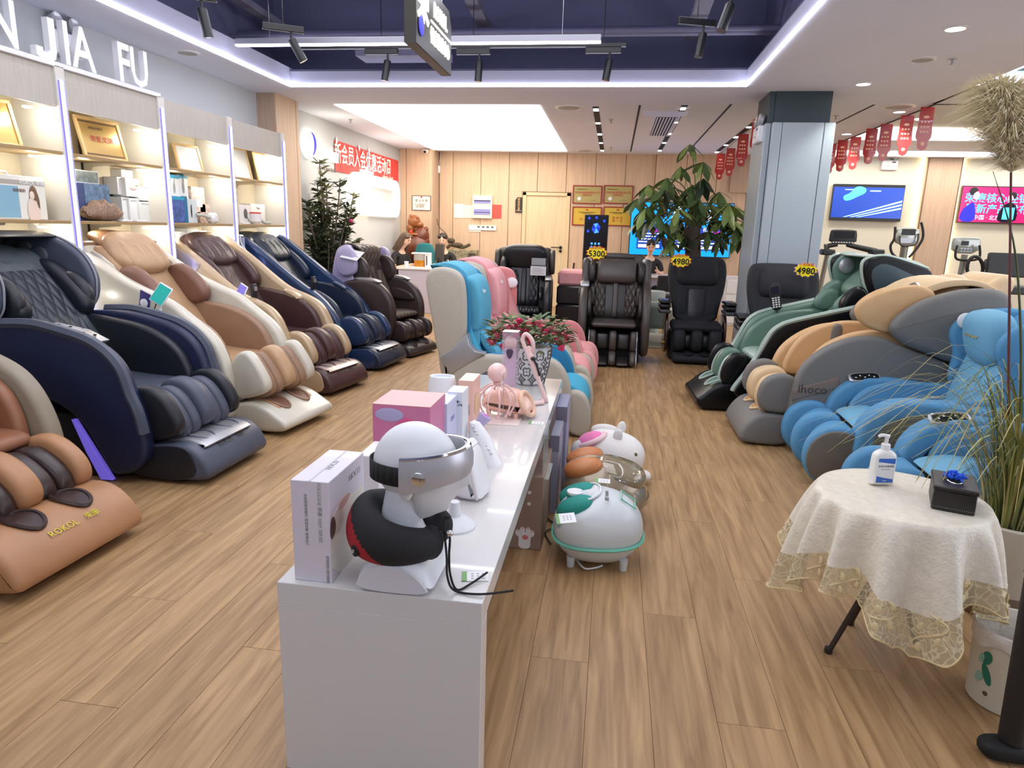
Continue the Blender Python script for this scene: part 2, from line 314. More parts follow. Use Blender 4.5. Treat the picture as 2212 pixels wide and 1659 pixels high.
for i, (px, py) in enumerate(((1990, 257), (2078, 285), (1807, 336), (1994, 337), (2190, 335))):
    z = 3.0 if i < 2 else ZC; p = on_z(px, py, z); p.y = min(p.y, 13.05); o = thing('downlight', ['round downlight in the recessed ceiling behind the last red tag', 'round downlight in the recessed ceiling before the glowing band', 'small downlight at the cream wall behind the column', 'small downlight above the tan wall strip', 'small downlight at the wall behind the pampas plume'][i], 'downlight', (p.x, p.y, z), 0, 'round ceiling downlights')
    G().lathe([(.075, 0), (.075, -.006), (.0, -.006)], 20).build('lamp', m_light, o)
for i, (a, b_, lit) in enumerate((((1287, 230), (1301, 327), 1), ((1383, 227), (1362, 327), 0), ((1481, 227), (1423, 327), 1), ((1579, 225), (1487, 327), 0), ((1655, 243), (1548, 330), 1), ((1890, 226), (1797, 270), 0))):
    A = on_z(*a, ZC); B = on_z(*b_, ZC); xm = (A.x + B.x) / 2
    lab = ['recessed lamp track beside the big glowing panel', 'thin empty slot between the two lamp tracks', 'recessed lamp track beside the striped air vent', 'thin empty slot above the money tree', 'recessed lamp track above the short row of red tags', 'thin black slot right behind the grey column'][i]
    o = thing('ceiling_track', lab, 'ceiling track', (xm, A.y, ZC), 0, 'black slots set in the ceiling')
    w_ = .035 if lit else .012
    G().box(-w_, w_, 0, B.y - A.y, -.003, 0).build('slot', m_blackm, o, False)
    if lit:
        n = 5
        for k in range(n): y = (B.y - A.y) * (.03 + .92 * k / (n - 1)); l_ = .14 if k % 2 == 0 else .09; G().box(-.03, .03, y, y + l_, -.008, -.003, .002).build('lamp', m_light, o, False)
# air vent
p = on_z(1432, 272, ZC); o = thing('air_vent', 'white square ceiling air vent with dark slats', 'air vent', (p.x, p.y, ZC))
G().box(-.16, .16, -.85, .95, -.006, 0).box(-.3, .22, -1.15, -.85, -.01, 0).build('frame', m_white, o, False); G().box(-.13, .13, -.75, .9, -.008, -.006).build('backing', m_blackm, o, False)
for k in range(7): G().box(-.12 + k * .038, -.105 + k * .038, -.75, .9, -.014, -.008).build('slat', m_white, o, False)
# sprinklers
for i, (px, py) in enumerate(((757, 258), (1320, 258), (1320, 318), (2058, 128), (1806, 250))):
    p = on_z(px, py, ZC); g = G().lathe([(.03, 0), (.03, -.006), (.01, -.008), (.01, -.04), (.022, -.042), (.022, -.046)], 12)
    tag(link('sprinkler', g.mesh('sprinkler', m_silver), loc=(p.x, p.y, ZC)), ['small sprinkler near the glowing panel by the logo wall', 'small sprinkler between lamp track and empty slot', 'small sprinkler near the wood wall past the lamp track', 'small sprinkler beside the slotted disc', 'small sprinkler at the slot behind the column'][i], 'sprinkler', 'ceiling sprinklers')
# walls
wl = struct(G().box(-4.15, -4.05, -3, YB, 0, ZC).build('wall_left', m_wall, None, False))
wb = struct(G().box(-4.15, 3.4, YB, YB + .1, 0, ZC).build('wall_back', m_gap, None, False))
wr = struct(G().box(3.2, 10, YB, YB + .1, 0, ZC).build('wall_right', m_wallcream, None, False))
struct(G().box(-4.3, 10, -3.1, -3, 0, 3.0).build('wall_front', m_wall, None, False)); struct(G().box(10, 10.1, 4.5, YB, 0, ZC).build('wall_side', m_wallcream, None, False))  # side wall stops short; opening added to let sky light onto the ceiling
# wood panels on the back wall
xs = [-3.39]; seams = [979, 1039, 1100, 1160, 1223]
sx = [on_y(s, 400, YB).x for s in seams]; d = (sx[-1] - sx[0]) / 4; x0 = sx[0] - d; edges = [x0 + d * i for i in range(0, 12)]; edges[0] = -3.4
edges = [e for e in edges if e < 2.6] + [2.6]
DX0, DX1, DZ = -1.70, -.93, 2.08
for e0, e1 in zip(edges[:-1], edges[1:]):
    segs = [(0.0, ZC)]
    a, b_ = e0 + .004, e1 - .004
    def pan(x0_, x1_, z0_, z1_, m_=m_panel, dp=.02):
        if x1_ - x0_ > .02: G().box(x0_, x1_, YB - dp, YB, z0_, z1_, .003).build('panel', m_, wb, False)
    if b_ < DX0 - .08 or a > DX1 + .08: pan(a, b_, 0, ZC, m_panel, .1 if a > .55 else .02)
    else:
        pan(a, b_, DZ + .07, ZC); pan(a, min(b_, DX0 - .08), 0, DZ + .07); pan(max(a, DX1 + .08), b_, 0, DZ + .07)
# projecting wood pier in the far corner and pilaster at the shelves
pr = struct(G().box(-4.05, -3.43, YB - .45, YB, 0, ZC).build('wall_pier', m_gap, None, False))
for a, b_ in ((-4.05, -3.93), (-3.92, -3.43)): G().box(a, b_, YB - .47, YB - .45, 0, ZC, .003).build('panel', m_panel, pr, False)
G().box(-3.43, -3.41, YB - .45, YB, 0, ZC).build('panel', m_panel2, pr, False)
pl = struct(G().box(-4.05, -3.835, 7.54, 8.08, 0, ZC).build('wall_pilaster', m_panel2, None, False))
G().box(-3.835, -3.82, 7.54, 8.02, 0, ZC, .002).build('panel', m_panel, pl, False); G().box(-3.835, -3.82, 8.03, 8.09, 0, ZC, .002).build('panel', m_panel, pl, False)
G().box(2.6, 3.4, YB - .15, YB, 0, ZC).box(2.0, 2.6, YB - .16, YB - .15, 2.2, ZC).build('panel', m_panel2, wb, False)
# right part: taupe panel with warm light gaps
xa = on_y(1984, 450, YB).x; xb = on_y(2055, 450, YB).x
G().box(xa - .02, xb + .02, YB - .12, YB, 0, ZC, .004).build('panel', m_panel2, wr, False)
G().box(xa - .06, xa - .03, YB - .05, YB - .01, 0, ZC).build('led_strip', m_ledw, wr, False); G().box(xb + .03, xb + .06, YB - .05, YB - .01, 0, ZC).build('led_strip', m_ledw, wr, False)
G().box(3.42, 3.44, YB - .06, YB - .01, 0, ZC).build('led_strip', m_ledw, wr, False)
G().box(xa - .005, xa + .01, YB - .13, YB - .1, 0, ZC).box(xb - .0, xb + .015, YB - .13, YB - .1, 0, ZC).build('edge', m_gap, wr, False)
area('wall_washer', (6.2, 12.55, 2.8), 6.5, .3, 40, (1, .93, .8))
# door
dr = struct(G().box(DX0, DX1, YB - .012, YB + .02, 0, DZ).build('door_1', m_door, None, False))
G().box(DX0 - .07, DX0, YB - .04, YB, 0, DZ + .06, .004).box(DX1, DX1 + .07, YB - .04, YB, 0, DZ + .06, .004).box(DX0 - .07, DX1 + .07, YB - .04, YB, DZ, DZ + .06, .004).build('frame', mat('door_frame', (224, 198, 156), .5, kind='wood'), dr, False)
g = G(); g.X = T(DX1 - .08, YB - .013, 1.13) @ rx(90); g.lathe([(.03, 0), (.03, .012)], 16); g.X = T(DX1 - .08, YB - .013, 1.06) @ rx(90); g.lathe([(.028, 0), (.028, .012)], 16); g.X = Matrix.Identity(4)
g.tube([(DX1 - .08, YB - .02, 1.13), (DX1 - .08, YB - .06, 1.13), (DX1 - .26, YB - .06, 1.13)], .01, 8); g.build('door_handle', m_black, dr, label='dark lever handle and lock')
# column
co = struct(G().box(1.47, 2.0, 7.47, 7.97, 0, ZC).build('column', m_teal, None, False))
G().box(1.44, 1.5, 7.44, 8.0, 2.55, ZC, .004).box(1.5, 2.03, 7.43, 8.0, 2.55, ZC, .004).build('cap', m_teal, co, False, label='dark teal column head')
cz = 2.55
g = G(); g.add([(1.45, 7.34, 0), (1.45, 7.34, cz), (1.52, 7.37, cz), (1.52, 7.37, 0)], [(0, 3, 2, 1)])
G().box(1.50, 1.525, 7.36, 7.4, 0, cz, .003).box(1.48, 1.57, 7.355, 7.42, 0, cz, .006).build('cladding_panel', m_col, co, False)
G().box(1.575, 1.965, 7.36, 7.42, 0, cz, .003).build('cladding_panel', m_col, co, False); G().box(1.97, 2.07, 7.355, 7.42, 0, cz, .006).build('cladding_panel', m_col, co, False)
G().box(1.42, 1.48, 7.42, 8.05, 0, cz, .006).build('cladding_panel', m_col, co, False); G().box(1.568, 1.577, 7.375, 7.42, 0, cz).box(1.963, 1.972, 7.375, 7.42, 0, cz).build('joint', m_blackm, co, False)
G().box(2.03, 2.08, 7.42, 8.05, 0, cz, .006).build('cladding_panel', m_col, co, False)
# emergency lamps
def twin_lamp(o):
    G().box(-.13, .13, -.03, .03, -.12, .04, .008).build('body', m_white, o); G().box(.03, .09, -.033, -.03, -.0, .02).box(-.07, .02, -.032, -.03, -.06, -.055).build('indicator', m_black, o, False)
    for s in (-1, 1):
        g = G(); g.X = T(s * .08, -.01, .1) @ rx(80); g.lathe([(.02, -.04), (.05, -.03), (.058, .0), (.058, .015), (.05, .012), (.02, .0)], 20); g.build('lamp_head', mat('lamp_shell', (190, 192, 196), .2, .4), o)
        G().tube([(s * .08, -.01, .04), (s * .08, -.01, .08)], .012, 8).build('bracket', m_white, o)
p = on_x(140, 75, -4.0); o = thing('emergency_light', 'twin-lamp white emergency light behind the JIA letters', 'emergency light', (-4.0, p.y, p.z - .03), 90); twin_lamp(o)
p = on_y(1922, 352, YB - .03); o = thing('emergency_light', 'twin-lamp white emergency light above the blue shoe screen', 'emergency light', (p.x, YB - .03, p.z), 0); twin_lamp(o)
o = thing('emergency_light', 'white emergency light on the side of the grey column head', 'emergency light', (1.4, 7.62, 2.5), -90); twin_lamp(o)
# cameras and sensor
p = on_y(919, 327, YB - .5); o = thing('dome_camera', 'white dome security camera above the framed certificate', 'security camera', (p.x, YB - .5, p.z)); G().lathe([(.055, .03), (.055, 0), (.045, -.02), (.02, -.04)], 20).build('body', m_white, o); g = G(); g.X = T(.0, -.045, -.012) @ rx(90); g.lathe([(.025, -.01), (.025, .008), (.01, .012)], 16).build('lens', m_black, o)
p = on_y(948, 366, YB - .05); o = thing('motion_sensor', 'small white sensor on a bracket in the wall corner', 'sensor', (p.x, YB - .06, p.z)); G().box(-.03, .03, -.02, .02, -.07, .07, .012).build('body', m_white, o); G().tube([(-.0, .0, -.05), (-.06, .03, -.1)], .008).tube([(0, 0, .05), (.03, .03, .3)], .003, 6).build('bracket', m_white, o)
p = on_y(1629, 412, YB - .1); o = thing('motion_sensor', 'white sensor on the taupe wall left of the column', 'sensor', (p.x, YB - .17, p.z)); G().box(-.05, .05, -.03, .03, -.07, .07, .015).box(-.08, .02, .0, .02, -.09, -.05, .004).build('body', m_white, o)
# ================================================================== display shelving on the left wall
m_unit = mat('shelf_laminate', (214, 210, 200), .6, kind='paint'); m_head = mat('shelf_header_laminate', (188, 182, 170), .7, kind='wood', scale=3); m_back = mat('shelf_back_laminate', (200, 188, 162), .7, kind='paint')
m_board = mat('shelf_board_brass', (176, 148, 104), .35, .35, kind='brush'); m_slot = mat('slot_rail', (60, 56, 50), .5, .6)
PY = [2.25, 3.28, 4.30, 5.33, 6.335, 7.40]; XF, XW = -3.70, -4.045
bay_lab = ['display shelf bay with the boxed product showing a woman', 'display shelf bay holding the large gold certificate and patterned cloth', 'display shelf bay holding the blue boxes', 'display shelf bay next to the wood pilaster']
for i in range(1, 5):
    y0, y1 = PY[i], PY[i + 1]; o = thing('display_shelf', bay_lab[i - 1], 'display shelf', (XW, (y0 + y1) / 2, 0), 0, 'display shelf bays'); W2 = (y1 - y0) / 2; D = XF - XW
    tall = i < 3
    G().box(.005, .02, -W2, W2, 0, 2.38).build('back_panel', m_back, o, False)
    G().box(D - .02, D, -W2 + .04, W2 - .04, 2.15, 2.4).build('header', m_head, o, False)
    G().box(.02, D - .02, -W2 + .04, W2 - .04, 2.36, 2.38).build('top_panel', m_unit, o, False)
    if tall: G().box(.1, D + .02, -W2, W2 - .001, 2.4, 2.432, .003).build('ledge', m_white, o, False)
    G().box(.0, D + .02, W2 - .045, W2 + .035, 0, 2.41 if tall else 2.41, .003).build('side_panel', m_unit, o, False)
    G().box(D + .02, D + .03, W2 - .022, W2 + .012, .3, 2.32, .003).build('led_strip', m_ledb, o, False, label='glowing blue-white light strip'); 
    G().box(D + .02, D + .026, W2 - .03, W2 - .022, .3, 2.32).box(D + .02, D + .026, W2 + .012, W2 + .02, .3, 2.32).build('led_halo', m_ledhalo, o, False)  # blue halo beside the strip, modelled as added glowing edge bars
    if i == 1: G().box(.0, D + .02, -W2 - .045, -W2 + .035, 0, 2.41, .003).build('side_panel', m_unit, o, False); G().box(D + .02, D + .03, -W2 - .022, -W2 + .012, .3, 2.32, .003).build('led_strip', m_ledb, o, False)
    G().box(.3 * D, D - .02, 0, 0.001, 0, .001).build('side_trim', m_unit, o, False) if False else None
    for z in (1.87, 1.42, .97, .5):
        G().box(.02, D + .01, -W2 + .04, W2 - .045, z - .022, z, .002).build('shelf_board', m_board, o, False)
        g = G(); g.X = T(0, .012, 0); pr_ = [(.02, z - .022), (D - .06, z - .022), (D - .06, z - .035), (.1, z - .05), (.045, z - .13), (.04, z - .2), (.02, z - .2)]
        g.infl(pr_, 0, .006, .001, 1, 0); g.build('shelf_bracket', m_back, o, False)
    G().box(.02, .024, -.012, .008, .3, 2.15).build('slot_rail', m_slot, o, False)
    for z in (2.13, 1.83, 1.38, .93):
        point('shelf_lamp', (XW + D - .07, y1 - .2, z - .03), 1.5, (1, .96, .84), .02)
        tagp = G().lathe([(.03, 0), (.03, -.01), (.02, -.012)], 14, (D - .07, W2 - .2, z - .0)).build('shelf_lamp_head', m_light, o)
    for z in (2.12, 1.84, 1.39, .94): point('shelf_fill', (XW + D - .1, (y0 + y1) / 2 - .25, z - .04), .7, (1, .96, .86), .03)
# letters on the ledge
def side_m(px, py, X): p = on_x(px, py, X); return p
for ch, px, pb, nm in (('N', 4, 100, 'white letter N at the picture edge on the shelf ledge'), ('J', 103, 133, 'white letter J standing on the shelf ledge'), ('I', 143, 143, 'white letter I standing between J and A'), ('A', 178, 152, 'white letter A standing on the shelf ledge after I'), ('F', 266, 180, 'white letter F standing on the shelf ledge'), ('U', 300, 190, 'white letter U at the end of the shelf ledge')):
    p = on_x(px, pb, -3.74)
    if ch == 'J':
        g = G(); g.X = rz(90); g.infl([(.03, .27), (.085, .27), (.085, .07), (.07, .02), (.03, -.002), (-.04, -.002), (-.085, .02), (-.085, .075), (-.03, .075), (-.03, .055), (.0, .05), (.03, .07)], -.022, .022, .001, 1, 0); o = link('letter', g.mesh('letter', m_white, False), loc=(-3.74, p.y - .02, 2.434)); tag(o, nm, 'letter'); continue
    o = text(ch, .385, m_white, None, facing((-3.74, p.y, 2.434 + .133), (0, 1, 0)), .022, 'letter', sx=.8, bold=.006); tag(o, nm, 'letter')
# boxes and goods on the shelves; x is depth behind the front, y and z from the photograph
def shelf_box(px0, px1, ptop, z0, dep, col, label, name='product_box', X=-3.8, dec=None, cat='box', grp=None, kind='plain'):
    a = on_x(px0, ptop, X); b_ = on_x(px1, ptop, X); h = (a.z + b_.z) / 2 - z0; h = max(h, .03)
    o = thing(name, label, cat, (X, (a.y + b_.y) / 2, z0), 0, grp); w2 = (b_.y - a.y) / 2
    G().box(-dep, 0, -w2, w2, 0, h, .003).build('carton', mat('carton_%d_%d_%d' % col, col, .5, kind=kind), o, False)
    return o, w2, h
def deco(o, y0, y1, z0, z1, col, x=.0015, name='printed_panel', kind='plain'):
    G().box(0, x, y0, y1, z0, z1).build(name, mat('print_%d_%d_%d' % col + kind, col, .5, kind=kind), o, False)
S1, S2, S3 = 1.871, 1.421, .971
o, w_, h = shelf_box(-45, 93, 378, S2, .2, (226, 224, 214), 'large white boxed product with a blue end and a printed woman', X=-3.78)
deco(o, -w_, -w_ + (2 * w_) * .55, .01, h * .76, (132, 176, 196)); deco(o, -w_, w_, h * .8, h * .9, (170, 164, 152), .002)
m_hair = mat('print_brown', (112, 84, 60), .6); m_pskin = mat('print_skin', (226, 206, 190), .6)
G().ell((.003, w_ - .1, h * .52), (.003, .035, .075), 2, 12, 8).ell((.003, w_ - .075, h * .38), (.003, .018, .07), 2, 12, 8).build('printed_hair', m_hair, o); G().ell((.005, w_ - .115, h * .56), (.003, .02, .028), 2, 12, 8).ell((.004, w_ - .11, h * .2), (.003, .05, .09), 2, 12, 8).build('printed_figure', m_pskin, o)
text('ROKOL 荣康', .035, m_white, o, facing((.004, w_ - .1, h * .85), (0, 1, 0)), .0005); text('按摩披肩', .024, m_hair, o, facing((.004, 0.03, h * .66), (0, 1, 0)), .0005)
G().tube([(-.1, -w_ * .2, h), (-.1, -w_ * .1, h + .025), (-.1, w_ * .2, h + .025), (-.1, w_ * .3, h)], .006, 8).build('handle', m_white, o)
def frame(px, py_top, w_m, h_m, lean, label, face, z0=S1, X=-3.86, txt=None, yaw=0):
    p = on_x(px, py_top, X); o = thing('certificate_frame', label, 'picture frame', (X + .03, p.y, z0), yaw, 'framed certificates on the top shelves'); R_ = ry(-lean)
    g = G(); g.X = R_; b_ = .022; g.box(-.018, 0, -w_m / 2, w_m / 2, 0, b_, .003).box(-.018, 0, -w_m / 2, w_m / 2, h_m - b_, h_m, .003).box(-.018, 0, -w_m / 2, -w_m / 2 + b_, b_, h_m - b_).box(-.018, 0, w_m / 2 - b_, w_m / 2, b_, h_m - b_); g.build('frame', mat('frame_pine', (222, 186, 130), .45, kind='wood'), o, False)
    g = G(); g.X = R_; g.box(-.012, -.008, -w_m / 2 + b_, w_m / 2 - b_, b_, h_m - b_); g.build('certificate', face, o, False)
    g = G(); g.X = R_ @ T(-.02, 0, h_m * .5) @ ry(34); g.box(-.004, 0, -.03, .03, -h_m * .5, 0); g.build('stand', m_hair, o, False)
    if txt:
        g = G(); g.X = R_; g.box(-.008, -.006, -w_m / 2 + .03, w_m / 2 - .03, b_ + .008, b_ + .02).box(-.008, -.006, -w_m / 2 + .03, w_m / 2 - .03, h_m - b_ - .02, h_m - b_ - .008); g.build('border', m_hair, o, False)
        text(txt, .05, mat('cert_red', (196, 70, 50), .5), o, R_ @ facing((-.005, 0, h_m * .48), (0, 1, 0)), .0005); text('荣誉证书授予', .022, mat('cert_grey', (110, 90, 70), .5), o, R_ @ facing((-.005, -.03, h_m * .74), (0, 1, 0)), .0005)
    return o
m_gold = mat('gold_plate', (206, 170, 104), .3, .5); m_paper = mat('certificate_paper', (244, 243, 236), .4)
frame(222, 300, .4, .31, 14, 'gold certificate in a pine frame with red characters', m_gold, txt='荣誉,奖牌', yaw=-6)
frame(407, 330, .3, .25, 14, 'white certificate with a pale gold corner in a pine frame', m_paper, yaw=-10)
frame(520, 345, .27, .33, 14, 'white certificate frame partly behind a light post', m_paper, yaw=-12)
frame(570, 355, .25, .33, 14, 'white certificate frame propped up on a brown stand near the pilaster', m_paper, yaw=-16)
frame(-18, 290, .36, .3, 14, 'pine certificate frame cut off at the picture edge', m_gold, yaw=-6)
# bay b goods
o, w_, h = shelf_box(160, 212, 368, S2 + .19, .02, (225, 226, 226), 'white picture card with grey foliage print behind the blue box', 'picture_card', -3.9, cat='card'); deco(o, -w_ + .01, w_ - .01, h * .5, h * .95, (120, 130, 128), kind='print')
o, w_, h = shelf_box(166, 234, 397, S2, .16, (60, 74, 120), 'dark blue box with white streaked leaf print', X=-3.84); deco(o, -w_ * .6, w_, .0, h, (96, 122, 150), kind='print')
W = (222, 224, 222)
stack = [(252, 288, 383, 421, -3.9), (262, 288, 367, 383, -3.93), (270, 305, 385, 425, -3.86), (300, 334, 403, 434, -3.84), (288, 310, 403, 434, -3.9), (262, 282, 425, 462, -3.88), (278, 305, 428, 463, -3.86), (300, 336, 436, 467, -3.84)]
labs = ['tall white carton by the slot rail in the left stack', 'small white carton on top of the tall one', 'white carton with a round gadget printed on it', 'white carton with a grey code square, upper right of the stack', 'narrow white carton beside the coded one, upper row', 'white carton at the bottom behind the floral cloth', 'white carton at the bottom centre of the stack', 'white carton with a grey square at the bottom end of the stack']
for k, (a_, b2, t_, bt, X) in enumerate(stack):
    A = on_x(a_, t_, X); B = on_x(b2, bt, X); z0 = S2 if bt > 455 else (B.z + on_x(a_, bt, X).z) / 2
    o = thing('product_box', labs[k], 'box', (X, (A.y + B.y) / 2, z0), 0, 'white cartons stacked on the shelf'); w2 = (B.y - A.y) / 2; hh = (A.z + on_x(b2, t_, X).z) / 2 - z0
    G().box(-.12, 0, -w2, w2, 0, hh - .002, .002).build('carton', mat('carton_pale', W, .5), o, False); G().box(0, .001, -w2 * .7, w2 * .4, hh * .86, hh * .9).build('print_line', mat('print_grey', (150, 152, 152), .6), o, False)
    if k in (3, 7): G().box(0, .0015, w2 * .25, w2 * .8, hh * .3, hh * .62).build('print_square', mat('print_grey', (150, 152, 152), .6), o, False)
    if k == 2: g = G(); g.ell((.002, 0, hh * .5), (.003, w2 * .5, hh * .16), 2, 16, 8); g.build('printed_gadget', mat('print_rose', (196, 150, 150), .5), o)
def cushion(label, name, px, py, rad, m_, X=-3.82, z0=S2, rot=0, cat='cloth'):
    p = on_x(px, py, X); g = G(); R_ = Matrix.Rotation(math.radians(rot), 3, 'Z')
    g.ell((0, 0, rad[2]), rad, 2.4, 28, 14, R_); rr = random.Random(len(label)); 
    g.v = [(x * (1 + .12 * math.sin(y * 60 + z * 40)), y * (1 + .08 * math.sin(x * 70 + z * 50)), z * (1 + .1 * math.sin(y * 60 + x * 40) - .35 * min(1, abs(y) / rad[1]) ** 2)) for x, y, z in g.v]
    return tag(link(name, g.mesh(name, m_), loc=(X, p.y, z0)), label, cat)
cushion('crumpled floral scarf in browns and purple on the middle shelf', 'floral_scarf', 217, 450, (.1, .2, .075), mat('floral_cloth', (150, 124, 104), .9, kind='print', scale=5), rot=8)
cushion('grey-green folded glove lying on the white cartons', 'folded_glove', 285, 402, (.05, .1, .018), mat('glove_grey', (140, 146, 130), .8), z0=on_x(290, 405, -3.86).z, X=-3.9)
for px, lab in ((268, 'white phone-like gadget lying at the shelf edge'), (300, 'white curved gadget lying beside the phone-like one')):
    p = on_x(px, 468, -3.76); g = G(); g.box(-.03, .03, -.06, .06, 0, .014, .004); tag(link('gadget', g.mesh('gadget', m_white), loc=(-3.76, p.y, S2)), lab, 'gadget')
# bay c goods
cb_ = (0, 150, 190)
for k, (a_, b2) in enumerate(((364, 386), (386, 404))):
    o, w_, h = shelf_box(a_, b2, 378, S2 + .17, .1, (228, 232, 234), ['white box with an arm-raised figure, beside the light post', 'white box with an arm-raised figure, beside the grey stack'][k], X=-3.88); deco(o, -w_, w_, h - .03, h, cb_, .002)
    G().ell((.003, -.01, h * .55), (.003, .016, .05)).ell((.003, -.005, h * .8), (.003, .005, .03)).build('printed_figure', mat('print_grey', (150, 152, 152), .6), o)
o, w_, h = shelf_box(365, 397, 424, S2, .14, (60, 90, 160), 'blue box with a printed runner at the shelf post', X=-3.85); deco(o, -w_, w_, h - .03, h, cb_, .002); deco(o, -w_, w_, .01, h - .04, (64, 92, 158), .001, kind='print')
o, w_, h = shelf_box(397, 404, 424, S2, .14, (0, 110, 150), 'narrow teal box edge beside the blue runner box', X=-3.85)
o, w_, h = shelf_box(404, 424, 430, S2, .12, (206, 214, 216), 'grey-white box with a walking figure printed on it', X=-3.85); G().ell((.003, -.02, h * .5), (.003, .008, .06)).build('printed_figure', m_black, o)
o, w_, h = shelf_box(412, 441, 404, S2 + .1, .1, (222, 200, 188), 'floral pink and grey carton, upper one', X=-3.92, kind='print'); deco(o, -w_ * .3, w_ * .5, .05, .12, (240, 240, 236))
o, w_, h = shelf_box(432, 460, 441, S2, .12, (214, 190, 178), 'floral pink and grey carton standing on the shelf', X=-3.92, kind='print')
p = on_x(462, 470, -3.79); o = thing('eye_massager', 'white eye massager with a grey band on the middle shelf', 'massager', (-3.8, p.y, S2)); G().box(-.05, .04, -.05, .05, .0, .1, .025).build('body', m_white, o); G().tube(curve([(0, -.05, .05), (-.02, -.12, .07), (-.04, -.2, .075)]), .014, 8).build('band', mat('band_grey', (176, 180, 172), .7), o)
# bay d goods
o, w_, h = shelf_box(517, 541, 443, S2, .12, (232, 232, 228), 'white box with a round brush printed on it', X=-3.86); G().ell((.003, 0, h * .55), (.003, .035, .05)).tube([(.003, .02, h * .4), (.003, .06, h * .15)], .004, 6).build('printed_brush', mat('print_dark', (90, 92, 88), .6), o)
o, w_, h = shelf_box(541, 572, 441, S2, .13, (236, 235, 230), 'plain white box behind the white hair tool', X=-3.9); text('Magic', .03, m_hair, o, facing((.003, 0, h * .8), (0, 1, 0)), .0005)
p = on_x(555, 465, -3.8); o = thing('hand_massager', 'white cup-shaped hand massager with a red rim', 'massager', (-3.82, p.y, S2)); G().lathe([(.035, 0), (.06, .03), (.06, .11)], 20).build('cup', m_white, o); G().lathe([(.06, .11), (.061, .125), (.05, .126)], 20).build('rim', mat('rim_red', (214, 70, 60), .5), o); G().tube(curve([(.03, .05, .05), (.05, .1, .02), (.06, .2, .018)]), .016, 8).build('handle', mat('band_grey', (176, 180, 172), .7), o)
p = on_x(530, 473, -3.76); tag(link('gadget', G().box(-.012, .012, -.08, .08, 0, .014, .004).mesh('gadget', m_white), loc=(-3.76, p.y, S2)), 'slim white wand in front of the brush box', 'gadget')
# lower shelf goods visible over the chairs
for k, (a_, b2, t_, lab) in enumerate(((383, 404, 500, 'flat grey printed box on the lower shelf'), (404, 428, 494, 'white box on the lower shelf behind the brown headrest'), (428, 446, 498, 'white box with small print on the lower shelf end'))):
    o, w_, h = shelf_box(a_, b2, t_, S3, .14, (226, 228, 226), lab, X=-3.86); deco(o, -w_ * .7, w_ * .5, h * .8, h * .85, (150, 152, 152))
for px, py, lab, col in ((225, 520, 'grey knitted back cushion peeking over the cream chair', (104, 104, 92)), (283, 538, 'ribbed grey-green massage cushion behind the cream chair', (128, 134, 116))):
    p = on_x(px, py, -3.86); g = G()
    for q in range(4): g.ell((q * .012, 0, .17), (.03, .16 - q * .018, .17 - q * .016), 2.4, 24, 12)
    tag(link('back_cushion', g.mesh('back_cushion', mat('cushion_%d' % col[0], col, .9, kind='fabric')), loc=(-3.88, p.y, p.z - .3)), lab, 'cushion')
    stand = S3
# ================================================================== logo wall
banner = thing('banner', 'red banner with large white Chinese characters on the logo wall', 'banner', (-4.04, on_x(790, 350, -4.04).y, 0)); A = on_x(722, 303, -4.04); B = on_x(860, 397, -4.04); A2 = on_x(722, 372, -4.04); B2 = on_x(860, 347, -4.04); by = banner.location.y
m_red = mat('banner_red', (222, 62, 58), .6); m_btxt = mat('banner_print_white', (250, 248, 240), .6)
zt = (A.z + B2.z) / 2; zb = (A2.z + B.z) / 2
g = G(); n = 16
for k in range(n):
    ya = A.y - by + (B.y - A.y) * k / n; yb_ = A.y - by + (B.y - A.y) * (k + 1) / n; g.box(0, .006 + .004 * math.sin(k), ya, yb_, zb, zt)
g.build('cloth', m_red, banner, False)
text('新会员入会优惠活动周', .30, m_btxt, banner, facing((.014, -.03, zb + (zt - zb) * .56), (0, 1, 0)), .001, sx=(B.y - A.y) * .86 / (.30 * 10.0), bold=.004)
text('12月10日-12月30日', .07, m_btxt, banner, facing((.014, (B.y - A.y) * .36, zb + .07), (0, 1, 0)), .001)
for k, py_ in enumerate((-.5, -.24, -.13, .5)): pass
for k in (0.02, .32, .47): G().ell((.012, A.y - by + (B.y - A.y) * k, zt + .0), (.01, .03, .05)).build('hook', m_white, banner)
def rring(y0, y1, z0, z1, wd, r, x0, x1, m_, name, parent):
    g = G()
    def rr(a0, a1, b0, b1, r_):
        out = []
        for cx, cy_, s in ((a1 - r_, b1 - r_, 0), (a0 + r_, b1 - r_, 90), (a0 + r_, b0 + r_, 180), (a1 - r_, b0 + r_, 270)):
            for q in range(7): t_ = math.radians(s + q * 15); out.append((cx + r_ * math.cos(t_), cy_ + r_ * math.sin(t_)))
        return out
    O = rr(y0, y1, z0, z1, r); I = rr(y0 + wd, y1 - wd, z0 + wd, z1 - wd, max(r - wd, .02)); m = len(O)
    V = [(x1, a, b) for a, b in O] + [(x1, a, b) for a, b in I] + [(x0, a, b) for a, b in O] + [(x0, a, b) for a, b in I]; Fc = []
    for i in range(m): j = (i + 1) % m; Fc += [(i, j, m + j, m + i), (i, 2 * m + i, 2 * m + j, j), (m + i, m + j, 3 * m + j, 3 * m + i)]
    g.add(V, Fc); return g.build(name, m_, parent, True)
m_signglow = mat('sign_glow', (255, 250, 236), .5, emit=.95)
logo = thing('wall_logo', 'large rounded white illuminated logo on the wall under the banner', 'logo', (-4.04, 0, 0)); a = on_x(745, 395, -4.04); b_ = on_x(857, 470, -4.04); c_ = on_x(857, 400, -4.04)
rring(a.y + .1, b_.y, b_.z + .0, c_.z + .06, .17, .24, .0, .07, m_signglow, 'ring', logo)
